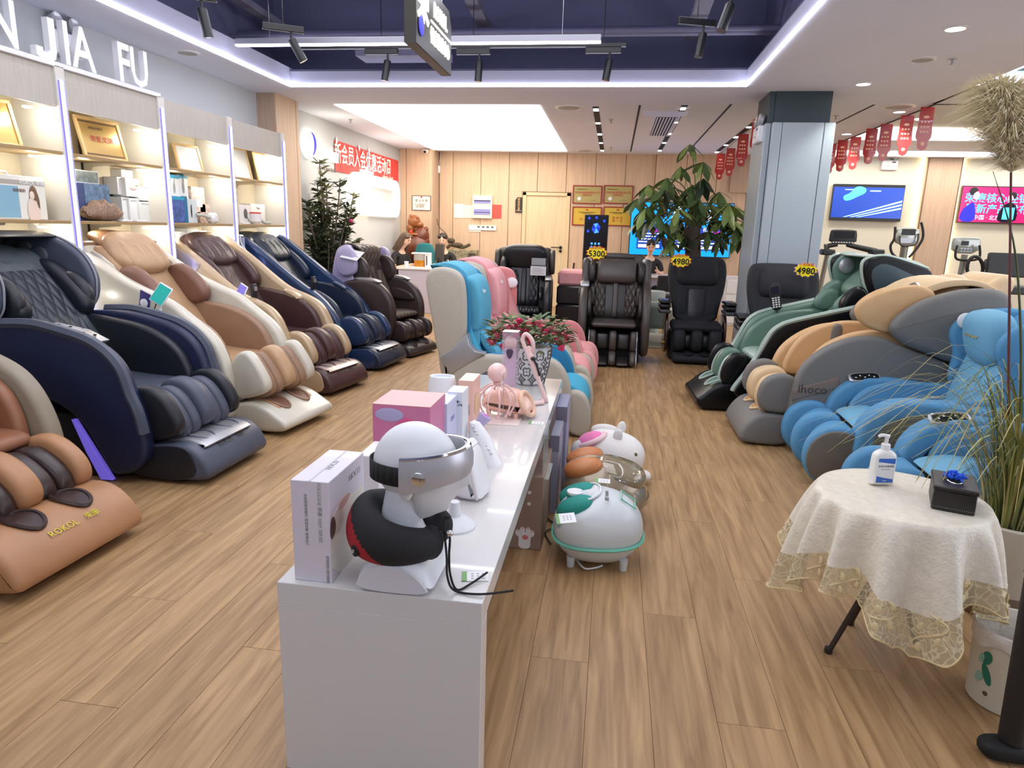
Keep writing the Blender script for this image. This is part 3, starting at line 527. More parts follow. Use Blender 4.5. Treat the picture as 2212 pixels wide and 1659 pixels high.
G().box(0, .075, a.y + .0, a.y + 1.0, b_.z + .0, b_.z + .5, .02).build('plate', m_signglow, logo, False); text('康', .62, m_signglow, logo, facing((.08, a.y + .7, (b_.z + c_.z) / 2 + .12), (0, 1, 0)), .02)
p = on_x(663, 310, -4.04); lg = thing('round_logo', 'round glowing white logo with a blue crescent near the pilaster', 'logo', (-4.04, p.y, p.z)); g = G(); g.X = ry(90); g.lathe([(.19, 0), (.19, .04), (.18, .045)], 32); g.build('disc', m_signglow, lg)
g = G(); pts = [(.05, .13 * math.cos(math.radians(t_)) + .01, .15 * math.sin(math.radians(t_))) for t_ in range(-70, 81, 15)]; g.tube(pts, [.004, .01, .014, .018, .02, .02, .02, .018, .014, .01, .004], 6); g.build('crescent', mat('logo_blue', (60, 60, 230), .5), lg)
text('荣康健康', .17, m_signglow, lg, facing((.03, .62, -.1), (0, 1, 0)), .008, label='glowing white characters'); text('ROKOL HEALTHCARE', .06, mat('print_taupe', (120, 100, 90), .5), lg, facing((.012, .62, -.27), (0, 1, 0)), .002)
point('logo_glow', (-3.7, (a.y + b_.y) / 2, 2.2), 6, (1, .9, .78), .3); point('logo_glow', (-3.75, p.y + .3, p.z), 3, (1, .9, .7), .15)
# ================================================================== things on the back wall
def wall_sheet(px0, py0, px1, py1, name, label, cat, col, dep=.004, Y=YB - .025, kind='plain', frame_m=None, fb=.012, grp=None, em=0):
    A = on_y(px0, py0, Y); B = on_y(px1, py1, Y); o = thing(name, label, cat, ((A.x + B.x) / 2, Y, (A.z + B.z) / 2), 0, grp); w2 = abs(B.x - A.x) / 2; h2 = abs(A.z - B.z) / 2
    G().box(-w2, w2, -dep, 0, -h2, h2).build('sheet' if not frame_m else 'plate', mat('sheet_%d_%d_%d_%s' % (col + (name,)), col, .45, kind=kind, emit=em), o, False)
    if frame_m:
        G().box(-w2 - fb, w2 + fb, -dep - .012, 0, h2, h2 + fb).box(-w2 - fb, w2 + fb, -dep - .012, 0, -h2 - fb, -h2).box(-w2 - fb, -w2, -dep - .012, 0, -h2, h2).box(w2, w2 + fb, -dep - .012, 0, -h2, h2).build('frame', frame_m, o, False)
    return o, w2, h2
m_rf = mat('frame_red', (150, 30, 24), .4); m_txr = mat('text_red', (190, 50, 36), .5); m_txd = mat('text_dark', (70, 60, 50), .6)
FX = (1, 0, 0)
o, w_, h = wall_sheet(891, 423, 930, 454, 'framed_licence', 'framed licence with a red emblem on the projecting wood pier', 'framed certificate', (240, 232, 220), Y=YB - .475, frame_m=mat('frame_brown', (70, 46, 34), .4), fb=.008)
text('营 业 执 照', .05, m_txd, o, facing((0, -.006, .04), FX), .0003); G().ell((0, -.006, h - .02), (.016, .003, .018)).build('emblem', m_txr, o); text('统一社会信用代码\n名称 经营范围\n类型 注册资本', .025, m_txd, o, facing((-.03, -.006, -.05), FX), .0003)
wall_sheet(981, 440, 1001, 471, 'paper_notice', 'white paper sheet at the outer end of the notices on the wood wall', 'paper', (250, 246, 226), grp='papers on the wood wall')
wall_sheet(1001, 443, 1021, 471, 'paper_notice', 'white paper sheet with grey edge lines next to the meter box', 'paper', (248, 240, 214), grp='papers on the wood wall')
wall_sheet(1064, 442, 1083, 472, 'paper_notice', 'red paper sheet beside the meter box', 'paper', (228, 82, 70), grp='papers on the wood wall')
o, w_, h = wall_sheet(1022, 422, 1063, 472, 'meter_box', 'cream electrical box with two violet windows', 'electrical box', (246, 238, 208), dep=.05)
m_vio = mat('violet_window', (150, 150, 208), .2)
G().box(-w_ * .85, w_ * .85, -.056, -.05, h * .3, h * .62).build('window', m_vio, o, False); G().box(-w_ * .85, w_ * .85, -.056, -.05, -h * .7, -h * .2).build('window', m_vio, o, False); G().box(-w_ * .85, w_ * .85, -.06, -.055, h * .5, h * .56).box(-w_ * .8, w_ * .8, -.06, -.055, -h * .5, -h * .46).build('breaker_row', m_black, o, False)
o, w_, h = wall_sheet(1013, 486, 1072, 498, 'switch_panel', 'long white switch panel with four small dark displays', 'switch panel', (250, 248, 236), dep=.02)
for k in range(4): G().box(-.1 + k * .09, -.05 + k * .09, -.023, -.02, -.0, .03).build('display', mat('display_grey', (96, 100, 90), .4), o, False)
wall_sheet(1013, 495, 1039, 501, 'paper_notice', 'small white paper strip stuck under the switch panel', 'paper', (250, 248, 236), grp='papers on the wood wall')
A = on_y(1114, 426, YB - .03); B = on_y(1128, 459, YB - .03); o = thing('door_sign', 'dark door sign with vertical gold characters', 'sign', ((A.x + B.x) / 2, YB - .03, (A.z + B.z) / 2)); w_ = (B.x - A.x) / 2; h = (A.z - B.z) / 2
g = G(); g.infl([(-w_, -h), (w_, -h), (w_, h), (-w_ + .04, h), (-w_, h - .05)], -.02, 0, .002, 1, 0); g.build('plate', mat('sign_dark', (40, 34, 30), .4), o, False)
for k, ch in enumerate('综合办公室'): text(ch, .05, mat('text_gold', (232, 178, 92), .4, emit=.3), o, facing((.0, -.022, h * .72 - k * .048), FX), .0005)
text('OFFICE ROOM', .018, m_white, o, facing((0, -.022, -h * .78), FX), .0005)
gold = (190, 168, 90)
for k, (a_, b2, c2, d2) in enumerate(((1240, 402, 1297, 439), (1307, 402, 1364, 439), (1239, 448, 1296, 486), (1306, 448, 1362, 487))):
    lab = ['gold award plaque, upper one beside the door', 'gold award plaque, upper one behind the money tree leaves', 'yellow gold award plaque behind the black info screen', 'yellow gold award plaque between info screen and blue screen'][k]
    o, w_, h = wall_sheet(a_, b2, c2, d2, 'award_plaque', lab, 'plaque', (176, 160, 100) if k < 2 else (214, 178, 60), frame_m=m_rf, fb=.018, Y=YB - .03 if k % 2 == 0 else YB - .03, grp='award plaques on the wood wall')
    if k < 2: text('河南省级康养服务示范\n创新单位', .046, m_txr, o, facing((0, -.006, .01), FX), .0005); text('郑州荣康商贸有限公司', .02, m_txd, o, facing((-w_ * .4, -.006, h * .62), FX), .0005); text('二〇二一年十月', .018, m_txd, o, facing((w_ * .4, -.006, -h * .7), FX), .0005); g = G(); g.X = T(-w_ * .58, -.005, -h * .5) @ rx(90); g.lathe([(.035, 0), (.035, .003)], 20); g.build('seal', m_white, o)
    else: text('团 体 奖\n第 一 名' if k == 3 else '先 进 单 位', .055, m_txr, o, facing((0, -.006, -.06), FX), .0005); text('在全国康养服务技能竞赛中成绩优异\n特发此牌以资鼓励', .02, m_txd, o, facing((0, -.006, .06), FX), .0005); G().ell((0, -.006, h * .75), (.03, .003, .012)).build('emblem', m_txr, o)
# big blue screen
m_scb = mat('screen_cyan', (10, 140, 235), .3, emit=1.0); m_scn = mat('screen_navy', (26, 62, 150), .3, emit=.8); m_scw = mat('screen_white', (240, 245, 255), .3, emit=1.1); m_scm = mat('screen_magenta', (190, 40, 190), .3, emit=.9); m_sck = mat('screen_black', (10, 12, 24), .15, emit=.1)
A = on_y(1366, 436, YB - .2); B = on_y(1574, 556, YB - .2); o = thing('wall_screen', 'very large bright blue wall screen behind the money tree', 'screen', ((A.x + B.x) / 2, YB - .2, (A.z + B.z) / 2)); w_ = (B.x - A.x) / 2; h = (A.z - B.z) / 2
G().box(-w_ - .015, w_ + .015, 0, .08, -h - .015, h + .015, .005).build('bezel', m_black, o, False); G().box(-w_, w_, -.004, 0, -h, h).build('picture', m_scb, o, False)
for k in range(3):
    x = -w_ * .86 + k * w_ * .6; g = G().box(x, x + w_ * .52, -.007, -.004, -h * .78, h * .1); g.build('slide_panel', m_scn, o, False)
    g = G(); [g.box(x + .03, x + w_ * .46 - .08 * (q % 3), -.009, -.007, -h * .2 - q * .05, -h * .2 - q * .05 + .018) for q in range(4)]; g.box(x + .03, x + w_ * .46, -.009, -.007, -h * .72, -h * .6); g.build('slide_text', m_scw, o, False)
    G().box(x + w_ * .3, x + w_ * .46, -.01, -.008, -h * .12, -h * .04).build('slide_badge', m_scm, o, False); text(['国学馆', '康复', '礼仪'][k], .09, m_scw, o, facing((x + w_ * .2, -.009, h * .0), FX), .0005)
for a_, b2 in ((-.9, .5), (-.2, .75), (.45, .6), (.8, .55)): g = G(); g.add([(w_ * a_, -.006, h * b2 - .16), (w_ * a_ + .2, -.006, h * b2 - .05), (w_ * a_ + .1, -.006, h * b2 + .1)], [(0, 1, 2)]); g.build('slide_shape', m_scw if a_ > -.5 else m_scn, o, False)
# kiosk
A = on_y(1263, 463, 11.6); B = on_y(1310, 560, 11.6); o = thing('info_screen', 'tall black standing info screen with a blue polyhedron', 'info screen', ((A.x + B.x) / 2, 11.6, 0)); w_ = (B.x - A.x) / 2
G().box(-w_, w_, 0, .05, .55, A.z, .01).build('housing', m_black, o); G().box(-w_ + .012, w_ - .012, -.003, 0, .6, A.z - .02).build('picture', m_sck, o, False); G().box(-.22, .22, -.15, .15, 0, .02, .005).box(-.05, .05, .0, .04, .02, .56).build('stand', m_black, o)
m_pb = [mat('poly_blue_%d' % k, c_, .3, emit=1.0) for k, c_ in enumerate(((20, 60, 230), (60, 140, 255), (10, 30, 150)))]
cx, cz_ = 0, A.z - .22
for k in range(6): a0 = math.radians(60 * k + 10); a1 = math.radians(60 * k + 70); G().add([(cx, -.006, cz_ + .01), (cx + .075 * math.cos(a0), -.005, cz_ + .09 * math.sin(a0)), (cx + .075 * math.cos(a1), -.005, cz_ + .09 * math.sin(a1))], [(0, 1, 2)]).build('facet', m_pb[k % 3], o, False)
for r_ in range(4):
    for c3 in range(3): g = G(); g.X = T(-.06 + c3 * .06, -.004, A.z - .47 - r_ * .058) @ rx(90); g.lathe([(.02, 0), (.02, .002)], 8); g.build('icon', m_pb[1], o, False)
for x_, z_ in ((-.12, -.06), (-.0, -.05), (.13, -.1), (-.13, -.27)): G().ell((x_, -.004, A.z + z_), (.02, .002, .024), 2, 8, 6).build('bubble', m_pb[0], o, False)
# right wall televisions
def tv(px0, py0, px1, py1, label):
    A = on_y(px0, py0, YB - .08); B = on_y(px1, py1, YB - .08); o = thing('television', label, 'television', ((A.x + B.x) / 2, YB - .08, (A.z + B.z) / 2)); w_ = (B.x - A.x) / 2; h = (A.z - B.z) / 2
    G().box(-w_, w_, 0, .06, -h, h, .006).build('bezel', m_black, o, False); return o, w_, h
o, w_, h = tv(1802, 397, 1945, 479, 'wall television showing a blue shoe and white stripes')
G().box(-w_ + .01, w_ - .01, -.003, 0, -h + .05, h - .05).build('picture', mat('screen_deep_blue', (10, 52, 150), .2, emit=.8), o, False)
m_cy = mat('screen_sky', (70, 190, 255), .3, emit=1.0); m_lb = mat('screen_pale', (150, 210, 255), .3, emit=1.0)
g = G(); g.infl([(-.42, .08), (-.38, .02), (-.28, .04), (-.18, .1), (-.05, .16), (-.04, .24), (-.14, .28), (-.24, .26), (-.3, .16), (-.4, .12)], -.008, -.003, .001, 1, 2); g.build('picture_shoe', m_cy, o, False)
g = G(); [g.add([(-.38 + k * .11, -.005, -h + .06), (-.33 + k * .11, -.005, -h + .06), (w_ - .02, -.005, .02 - k * .06), (w_ - .02, -.005, .05 - k * .06)], [(0, 1, 2, 3)]) for k in range(3)]; g.box(.02, .2, -.005, -.003, h - .12, h - .1).box(-.4, -.2, -.005, -.003, h - .1, h - .085); g.build('picture_stripes', m_lb, o, False)
o, w_, h = tv(2080, 401, 2240, 485, 'wall television showing two presenters on a magenta backdrop')
G().box(-w_ + .01, w_ - .01, -.003, 0, -h + .015, h - .015).build('picture', mat('screen_crimson', (170, 20, 90), .2, emit=.75), o, False)
m_tb = mat('screen_text_cyan', (70, 180, 240), .3, emit=1.0)
text('荣康核心经销商', .17, m_tb, o, facing((.02, -.005, .1), FX), .001, bold=.002); text('暨新产品发布会', .17, m_tb, o, facing((.05, -.005, -.08), FX), .001, bold=.002); text('中国 · 北京', .09, m_lb, o, facing((-.18, -.005, -.22), FX), .001)
m_fig = mat('screen_royal_blue', (20, 20, 220), .3, emit=.8); m_fs = mat('screen_face', (240, 170, 180), .3, emit=.8)
g = G(); g.infl([(-.62, -h + .02), (-.6, -.1), (-.5, .0), (-.42, .05), (-.38, -.1), (-.36, -h + .02)], -.01, -.005, .001, 1, 1); g.build('picture_person', m_fig, o, False); G().ell((-.4, -.009, .15), (.05, .003, .07)).ell((.15, -.009, .12), (.045, .003, .06)).build('picture_face', m_fs, o); G().ell((-.45, -.008, .22), (.07, .003, .07)).ell((.18, -.008, .16), (.06, .003, .06)).build('picture_hair', m_black, o)
g = G(); g.infl([(-.02, -h + .02), (.0, -.1), (.1, .04), (.22, .04), (.3, -.12), (.28, -h + .02)], -.01, -.005, .001, 1, 1); g.build('picture_person', m_sck, o, False); G().box(.06, .24, -.013, -.01, -.24, -.04).build('picture_folder', m_cy, o, False)
# ================================================================== hanging red tags
m_tagr = mat('tag_red', (176, 44, 40), .25, coat=.6); m_tagp = mat('tag_print', (240, 190, 160), .4)
def tags(pts, xs_, lab, grp, first):
    for k, (px, py) in enumerate(pts):
        p = on_z(px, py, ZC); y = p.y; x = p.x
        o = thing('hanging_tag', lab[k], 'hanging tag', (x, y, ZC - .015), 0, grp)
        L_ = .44; prof = [(-.07, 0), (.07, 0), (.072, -L_ * .45), (.08, -L_ * .6), (.078, -L_ * .7), (.06, -L_ * .76), (.05, -L_ * .8), (.052, -L_ * .88), (.04, -L_ * .96), (0, -L_), (-.04, -L_ * .96), (-.052, -L_ * .88), (-.05, -L_ * .8), (-.06, -L_ * .76), (-.078, -L_ * .7), (-.08, -L_ * .6), (-.072, -L_ * .45)]
        g = G(); g.infl(prof, -.002, .002, .0005, 1, 0); g.build('tag_card', m_tagr, o, False); g = G(); [g.box(-.045 + a_ * .032, -.025 + a_ * .032, -.004, -.002, -.16 - q * .05, -.14 - q * .05) for q in range(3) for a_ in range(3)]; g.ell((0, -.003, -.1), (.03, .002, .015), 2, 10, 6).ell((0, -.003, -.37), (.022, .002, .02), 2, 10, 6); g.build('lettering', m_tagp, o, False)
    return
pts = [(2005, 228), (1962, 246), (1917, 265), (1885, 275), (1850, 293), (1822, 300), (1797, 308)]
tags(pts, 3.2, ['largest red hanging tag, right at the recess corner', 'second red hanging tag from the recess corner', 'third red hanging tag from the recess corner', 'fourth red hanging tag from the recess corner', 'fifth red hanging tag from the recess corner, brightest red', 'sixth red hanging tag from the recess corner', 'last red hanging tag, touching the grey column edge'], 'red tags along the ceiling recess', 0)
tags([(1640, 255), (1607, 287), (1580, 318), (1558, 330)], 1.7, ['red hanging tag beside the column head', 'second red hanging tag from the column', 'third red hanging tag from the column', 'smallest red hanging tag near the money tree'], 'red tags left of the column', 0)
tags([(2195, 176)], 0, ['red hanging tag behind the pampas plume'], 'red tags along the ceiling recess', 0)
G().tube([(3.2, 8.0, 2.835), (3.2, 13.1, 2.835)], .004, 6).build('tag_string', m_txd, ceil); G().tube([(1.68, 8.6, 2.835), (1.75, 13.0, 2.835)], .004, 6).build('tag_string', m_txd, ceil)
# ================================================================== suspended line light, track spots and sign box
A = on_y(510, 97, 6.0); B = on_y(1298, 93, 6.0); o = thing('linear_lamp', 'long white linear lamp hanging across the dark coffer', 'linear lamp', ((A.x + B.x) / 2, 6.0, A.z)); hl = (B.x - A.x) / 2
G().box(-hl, hl, -.025, .025, .0, .05, .004).build('housing', mat('lamp_housing', (150, 150, 160), .4, .5), o, False); G().box(-hl, hl, -.022, .022, -.012, 0, .003).build('diffuser', m_led, o, False)
for s in (-.8, 0, .8): G().tube([(s * hl, 0, .05), (s * hl, 0, .9)], .002, 5).build('cable', m_silver, o)
A = on_y(700, -2, 4.2); o = thing('linear_lamp', 'second linear lamp at the very top edge of the picture', 'linear lamp', (-1.0, 4.2, A.z + .03)); G().box(-.9, .7, -.025, .025, 0, .05, .004).build('housing', mat('lamp_housing', (150, 150, 160), .4, .5), o, False); G().box(-.9, .7, -.022, .022, -.012, 0, .003).build('diffuser', m_led, o, False)
def track(px, py, Y, tilt, az, label, rail=(-.16, .16)):
    p = on_y(px, py, Y); o = thing('track_spotlight', label, 'spotlight', (p.x, Y, p.z), az, 'black track spotlights')
    G().box(rail[0], rail[1], -.02, .02, .0, .05, .004).build('adapter', m_black, o, False); G().tube([(.06, 0, 0), (.06, 0, -.05)], .01, 8).build('stem', m_black, o)
    g = G(); g.X = T(.06, 0, -.05) @ ry(tilt) ; g.lathe([(.028, 0), (.034, -.01), (.034, -.17), (.036, -.18)], 20); g.build('lamp_body', m_black, o); g = G(); g.X = T(.06, 0, -.05) @ ry(tilt); g.lathe([(.034, -.181), (.03, -.182), (.0, -.178)], 20); G().tube([(0, 0, .05), (0, 0, 3.88 - p.z)], .004, 5).build('cable', m_black, o); g.build('lens', mat('lens_grey', (150, 150, 158), .2, .4), o)
track(824, 118, 6.6, 10, 0, 'black track spotlight beside the hanging sign, tilted'); track(1022, 118, 6.6, 3, 0, 'black track spotlight just past the hanging sign'); track(1303, 115, 6.6, 8, 0, 'black track spotlight at the end of the linear lamp')
track(1505, 55, 6.0, 8, 20, 'black track spotlight near the coffer corner by the column'); track(612, 68, 5.6, -30, 30, 'black track spotlight tilted hard over the linear lamp'); track(413, -2, 4.6, -10, 30, 'black spotlight cut off at the top edge'); track(1565, -12, 5.0, 20, 30, 'black spotlight cut off at the top edge near the beam')
G().box(-3.1, -.0, 6.58, 6.62, on_y(824, 118, 6.6).z + .05, on_y(824, 118, 6.6).z + .08).build('light_rail', m_black, ceil, False)
# sign box: seen nearly edge-on, lettering on the side that faces the aisle
o = thing('hanging_sign', 'black hanging light box with glowing white logo and characters', 'sign', (-1.03, 3.78, 2.31)); 
g = G(); g.X = rz(90); g.infl([(-.36, 0), (.36, 0), (.36, .26), (.3, .33), (-.3, .33), (-.36, .26)], -.03, .03, .003, 1, 0); g.build('box', mat('sign_bronze', (50, 46, 38), .35, .3), o, False)
FY = (0, 1, 0); text('荣', .2, m_signglow, o, facing((.032, -.24, .2), FY), .004, bold=.006); text('ROKOL', .1, m_signglow, o, facing((.032, .1, .235), FY), .004, bold=.003, sx=.85); text('健康体验中心', .08, m_signglow, o, facing((.032, .1, .1), FY), .004, bold=.003, sx=.85)
G().box(.031, .036, -.1, .34, .165, .175).build('line', m_signglow, o, False); G().ell((.034, -.28, .1), (.004, .05, .05), 2, 12, 8).build('logo_dot', mat('logo_blue', (60, 60, 230), .5), o)
for y_ in (-.25, .25): G().tube([(0, y_, .33), (0, y_, 1.3)], .002, 5).build('wire', m_silver, o)
# ================================================================== massage chairs
# local frame: x forward, y to the sitter's left, z up
def lth(n, c, r=.42, k='leather', **kw): return mat('leather_' + n, c, r, kind=k, **kw)
def profile(root, yl, pts): return tr(root, yl, pts)
def pad(name, c, dims, pitch, m_, parent, p=3.2, label=None, nu=28, nv=14, roll=0):
    g = G(); R_ = (ry(pitch) @ rx(roll)).to_3x3(); g.ell(c, dims, p, nu, nv, R_); return g.build(name, m_, parent, True, label)
def topz(prof, x):
    P = chaikin(prof, 2); z = -1
    for i in range(len(P)):
        a, b = P[i], P[(i + 1) % len(P)]
        if (a[0] - x) * (b[0] - x) <= 0 and a[0] != b[0]: z = max(z, a[1] + (b[1] - a[1]) * (x - a[0]) / (b[0] - a[0]))
    return z
def slab(name, prof, y0, y1, m_, parent, r=.03, sm=2, label=None, n=3):
    return G().infl(prof, y0, y1, r, n, sm).build(name, m_, parent, True, label)
def strip(name, prof, y, w_, m_, parent, r=.006, label=None):
    """a thin piping or light line that follows an outline"""
    P = curve([(a, y, b) for a, b in prof], 4); return G().tube(P, r, 6).build(name, m_, parent, True, label)
ZSIDE = [(-.86, 1.12), (-.68, 1.31), (-.35, 1.15), (-.1, .99), (.1, .87), (.3, .79), (.45, .7), (.55, .54), (.61, .36), (.65, .2), (.55, .1), (.2, .12), (-.2, .3), (-.55, .62), (-.8, .95)]
CALF = [(.46, .5), (.57, .555), (.68, .52), (.75, .43), (.79, .33), (.75, .26), (.56, .23), (.46, .3)]
FOOT = [(.42, .2), (.56, .21), (.78, .24), (.87, .21), (.93, .14), (.96, .06), (.9, .02), (.5, .02), (.42, .08)]
def zchair(label, loc, rot, s):
    """a zero-gravity massage chair; s is its dictionary of shapes and leathers"""
    o = thing('massage_chair', label, 'massage chair', (loc[0], loc[1], 0), rot, s.get('group')); W = s.get('W', .39); t_ = s.get('t', .1)
    side = s.get('side', ZSIDE)
    if callable(side): side = side(o)
    ms, mi, mc = s['shell'], s['inner'], s['cushion']
    for sg in (-1, 1):
        y0, y1 = (-W, -W + t_) if sg < 0 else (W - t_, W)
        slab('side_panel', side, y0, y1, s['far_shell'] if sg == s.get('far', 1) and 'far_shell' in s else ms, o, .03)
        ar = s.get('arm', [(-.35, .86), (-.1, .84), (.2, .8), (.42, .68), (.5, .5), (.5, .38), (.3, .4), (0, .45), (-.3, .6)])
        slab('armrest', ar, (sg * (W - t_) - (.075 if sg > 0 else 0)), (sg * (W - t_) + (.075 if sg < 0 else 0)), mi, o, .025)
        if s.get('trim'):
            tp = s['trim_path'] if 'trim_path' in s else side[:10]
            strip('trim_strip', [(a, b + .004) for a, b in tp], sg * (W - .012), 0, s['trim'], o, s.get('trim_r', .009), label=s.get('trim_label'))
        wg = s.get('wing', [(-.62, 1.16), (-.45, 1.2), (-.28, 1.08), (-.16, .95), (-.18, .85), (-.34, .78), (-.5, .9), (-.62, 1.05)])
        wy = W - t_ - .005
        slab('shoulder_wing', wg, (sg * wy - (.11 if sg > 0 else 0)), (sg * wy + (.11 if sg < 0 else 0)), s.get('wing_m', mi), o, .04)
        slab('arm_cushion', [(-.22, .72), (.05, .74), (.3, .64), (.38, .56), (.2, .55), (-.1, .6), (-.24, .66)], (sg * .265 - .025), (sg * .265 + .025), mc, o, .024)
    slab('back_shell', s.get('shell_prof', [(-.86, 1.12), (-.72, 1.28), (-.6, 1.24), (-.1, .46), (.0, .2), (-.2, .2), (-.5, .55), (-.8, .9)]), -W + t_ * .6, W - t_ * .6, s.get('back_shell', ms), o, .06)
    slab('base', [(-.45, .0), (.42, .0), (.46, .12), (.4, .36), (-.1, .36), (-.4, .14)], -W + .07, W - .07, m_blackm, o, .02, 1)
    G().infl([(-.7, 1.2), (-.56, 1.28), (-.3, .98), (-.02, .6), (.0, .46), (-.14, .46), (-.5, .92)], -.255, .255, .05, 3).build('back_cushion', mc, o)
    if s.get('quilt'):
        slab('quilted_panel', [(-.44, 1.1), (-.4, 1.14), (-.02, .62), (.0, .5), (-.06, .52)], -.17, .17, s['quilt'], o, .02)
    if s.get('strip'):
        slab('back_strip', [(-.44, 1.12), (-.38, 1.17), (.01, .64), (.04, .5), (-.02, .5)], -.05, .05, s['strip'], o, .015)
    hp = s.get('head', (-.5, 1.19)); hm = s.get('head_m', mc)
    pad('head_pillow', (hp[0], 0, hp[1]), (.2, .23, .075), s.get('head_pitch', 42), hm, o, 2.8)
    if s.get('folds'):
        pad('pillow_flap', (hp[0] - .16, 0, hp[1] + .08), (.17, .2, .045), 20, hm, o, 2.6)
        for k in range(4): pad('pillow_fold', (hp[0] + .05, -.14 + k * .093, hp[1] - .02), (.14, .045, .06), 45, hm, o, 2.4, nu=16, nv=8)
    G().infl([(-.12, .38), (.46, .4), (.5, .44), (.46, .49), (.2, .49), (-.1, .52)], -.275, .275, .035, 3).build('seat_cushion', s.get('seat_m', mc), o)
    # calf rest: five upright lobes
    cf = s.get('calf', CALF); cf = cf(o) if callable(cf) else cf; mc2 = s.get('calf_m', mi); mo = s.get('calf_out', mc2); CW = s.get('CW', .31)
    inner = [(x - .02 if x > .6 else x, z - .035) for x, z in cf]
    lobes = [(-CW, -CW + .09, 0), (-CW + .085, -.055, 1), (-.06, .06, 2), (.055, CW - .085, 1), (CW - .09, CW, 0)]
    for k, (a, b_, q) in enumerate(lobes):
        if q == 0: slab('calf_side', cf, a, b_, mo, o, .03)
        elif q == 2: slab('calf_divider', [(x + .005, z) for x, z in cf], a, b_, s.get('calf_mid', mc2), o, .035)
        else:
            h_ = (b_ - a) / 2
            slab('calf_pad', inner, a, a + h_ * .98, s.get('calf_pad', mc2), o, .03); slab('calf_pad', inner, a + h_ * 1.02, b_, s.get('calf_pad', mc2), o, .03)
    # foot rest
    ft = s.get('foot', FOOT); ft = ft(o) if callable(ft) else ft; mf = s.get('foot_m', ms); FW = s.get('FW', .31)
    slab('foot_rest', ft, -FW, FW, mf, o, .03, 2)
    zt_ = max(z for x, z in ft); xm = max(x for x, z in ft)
    if s.get('foot_side'):
        for sg in (-1, 1): slab('foot_side', [(x * .97 + .012, z * .94 + .004) for x, z in ft if x < xm - .05] , sg * (FW + .001) - .006, sg * (FW + .001) + .006, s['foot_side'], o, .005)
    if s.get('plate'):
        g = G(); P = [(.6, zt_ - .006), (.76, zt_ + .006), (xm - .1, zt_ - .008), (xm - .055, zt_ - .035), (xm - .12, zt_ - .05), (.6, zt_ - .04)]
        g.infl(P, -.235, .235, .02, 3, 1); g.build('foot_plate', s['plate'], o)
    xw = xm - .185
    for sg in (-1, 1):
        g = G(); R2 = [(xw + .085 * math.cos(q * PI / 12), sg * .12 + .062 * math.sin(q * PI / 12)) for q in range(24)]; g.add([(xw, sg * .12, topz(ft, xw) + .005)] + [(a_, b2, topz(ft, a_) + .009) for a_, b2 in R2], [(0, q + 1, (q + 1) % 24 + 1) for q in range(24)]); g.build('foot_well', s.get('well', m_blackm), o)
        g = G(); P = [(a_, b2, topz(ft, a_) + .008) for a_, b2 in R2]; g.tube(P + [P[0]], .009, 6, False); g.build('well_rim', s.get('rim', mf), o)
        if s.get('toe'): slab('foot_pad', [(.55, zt_ - .05), (.6, topz(ft, .66) + .012), (.72, topz(ft, .72) + .014), (xw + .06, topz(ft, xw + .06) + .01), (xw + .1, topz(ft, xw + .1) - .03)], sg * .19 - .035, sg * .19 + .035, s['toe'], o, .02)
    if s.get('hood'): s['hood'](o)
    if s.get('logo'):
        zl = topz(ft, xm - .065) + .008; text('ROKOL', .042, s['logo'], o, facing((xm - .065, -.05, zl), (0, 1, 0), (-1, 0, .55)), .0006); text('荣康', .036, s['logo'], o, facing((xm - .065, .1, zl), (0, 1, 0), (-1, 0, .55)), .0006)
    return o
m_navy = lth('navy', (26, 34, 66)); m_slate = lth('slate', (74, 80, 96)); m_ink = lth('ink', (24, 27, 36)); m_inkq = lth('ink_quilt', (48, 54, 62), k='quilt'); m_slateg = lth('slate_green', (66, 74, 78), k='soft')
m_cream = mat('cream_shell', (206, 200, 184), .3, coat=.2); m_tan = lth('tan', (176, 138, 104)); m_tans = lth('tan_soft', (184, 148, 112), k='soft'); m_brown = lth('brown', (122, 84, 68)); m_capp = lth('cappuccino', (150, 118, 94))
m_bey = mat('champagne_shell', (188, 164, 132), .35, .15, coat=.3); m_lil = mat('silver_lilac_shell', (184, 172, 178), .3, .2, coat=.3); m_burg = lth('burgundy', (72, 46, 46), .35); m_burgs = lth('burgundy_soft', (82, 62, 60), .3, 'soft')
m_blue = mat('blue_shell', (28, 54, 92), .3, .1, coat=.4); m_dblue = lth('dark_blue', (26, 38, 60), .35); m_dblues = lth('dark_blue_soft', (40, 48, 56), .3, 'soft')
m_choc = lth('chocolate', (58, 46, 44), .35); m_chocq = lth('chocolate_quilt', (84, 72, 64), .4, 'quilt'); m_chocs = lth('chocolate_soft', (52, 40, 38), .3, 'soft'); m_lav = mat('lavender_shell', (172, 164, 196), .35, .1)
m_brn = lth('tan_foot', (170, 124, 86)); m_dbr = lth('dark_brown', (52, 36, 34), .3); m_rbr = lth('red_brown', (140, 92, 66)); m_greige = lth('greige', (140, 128, 110))
m_trim = mat('trim_glow', (225, 225, 255), .4, emit=.9); m_logo_y = mat('logo_yellow', (206, 190, 30), .5); m_logo_d = mat('logo_dark', (60, 60, 50), .5)
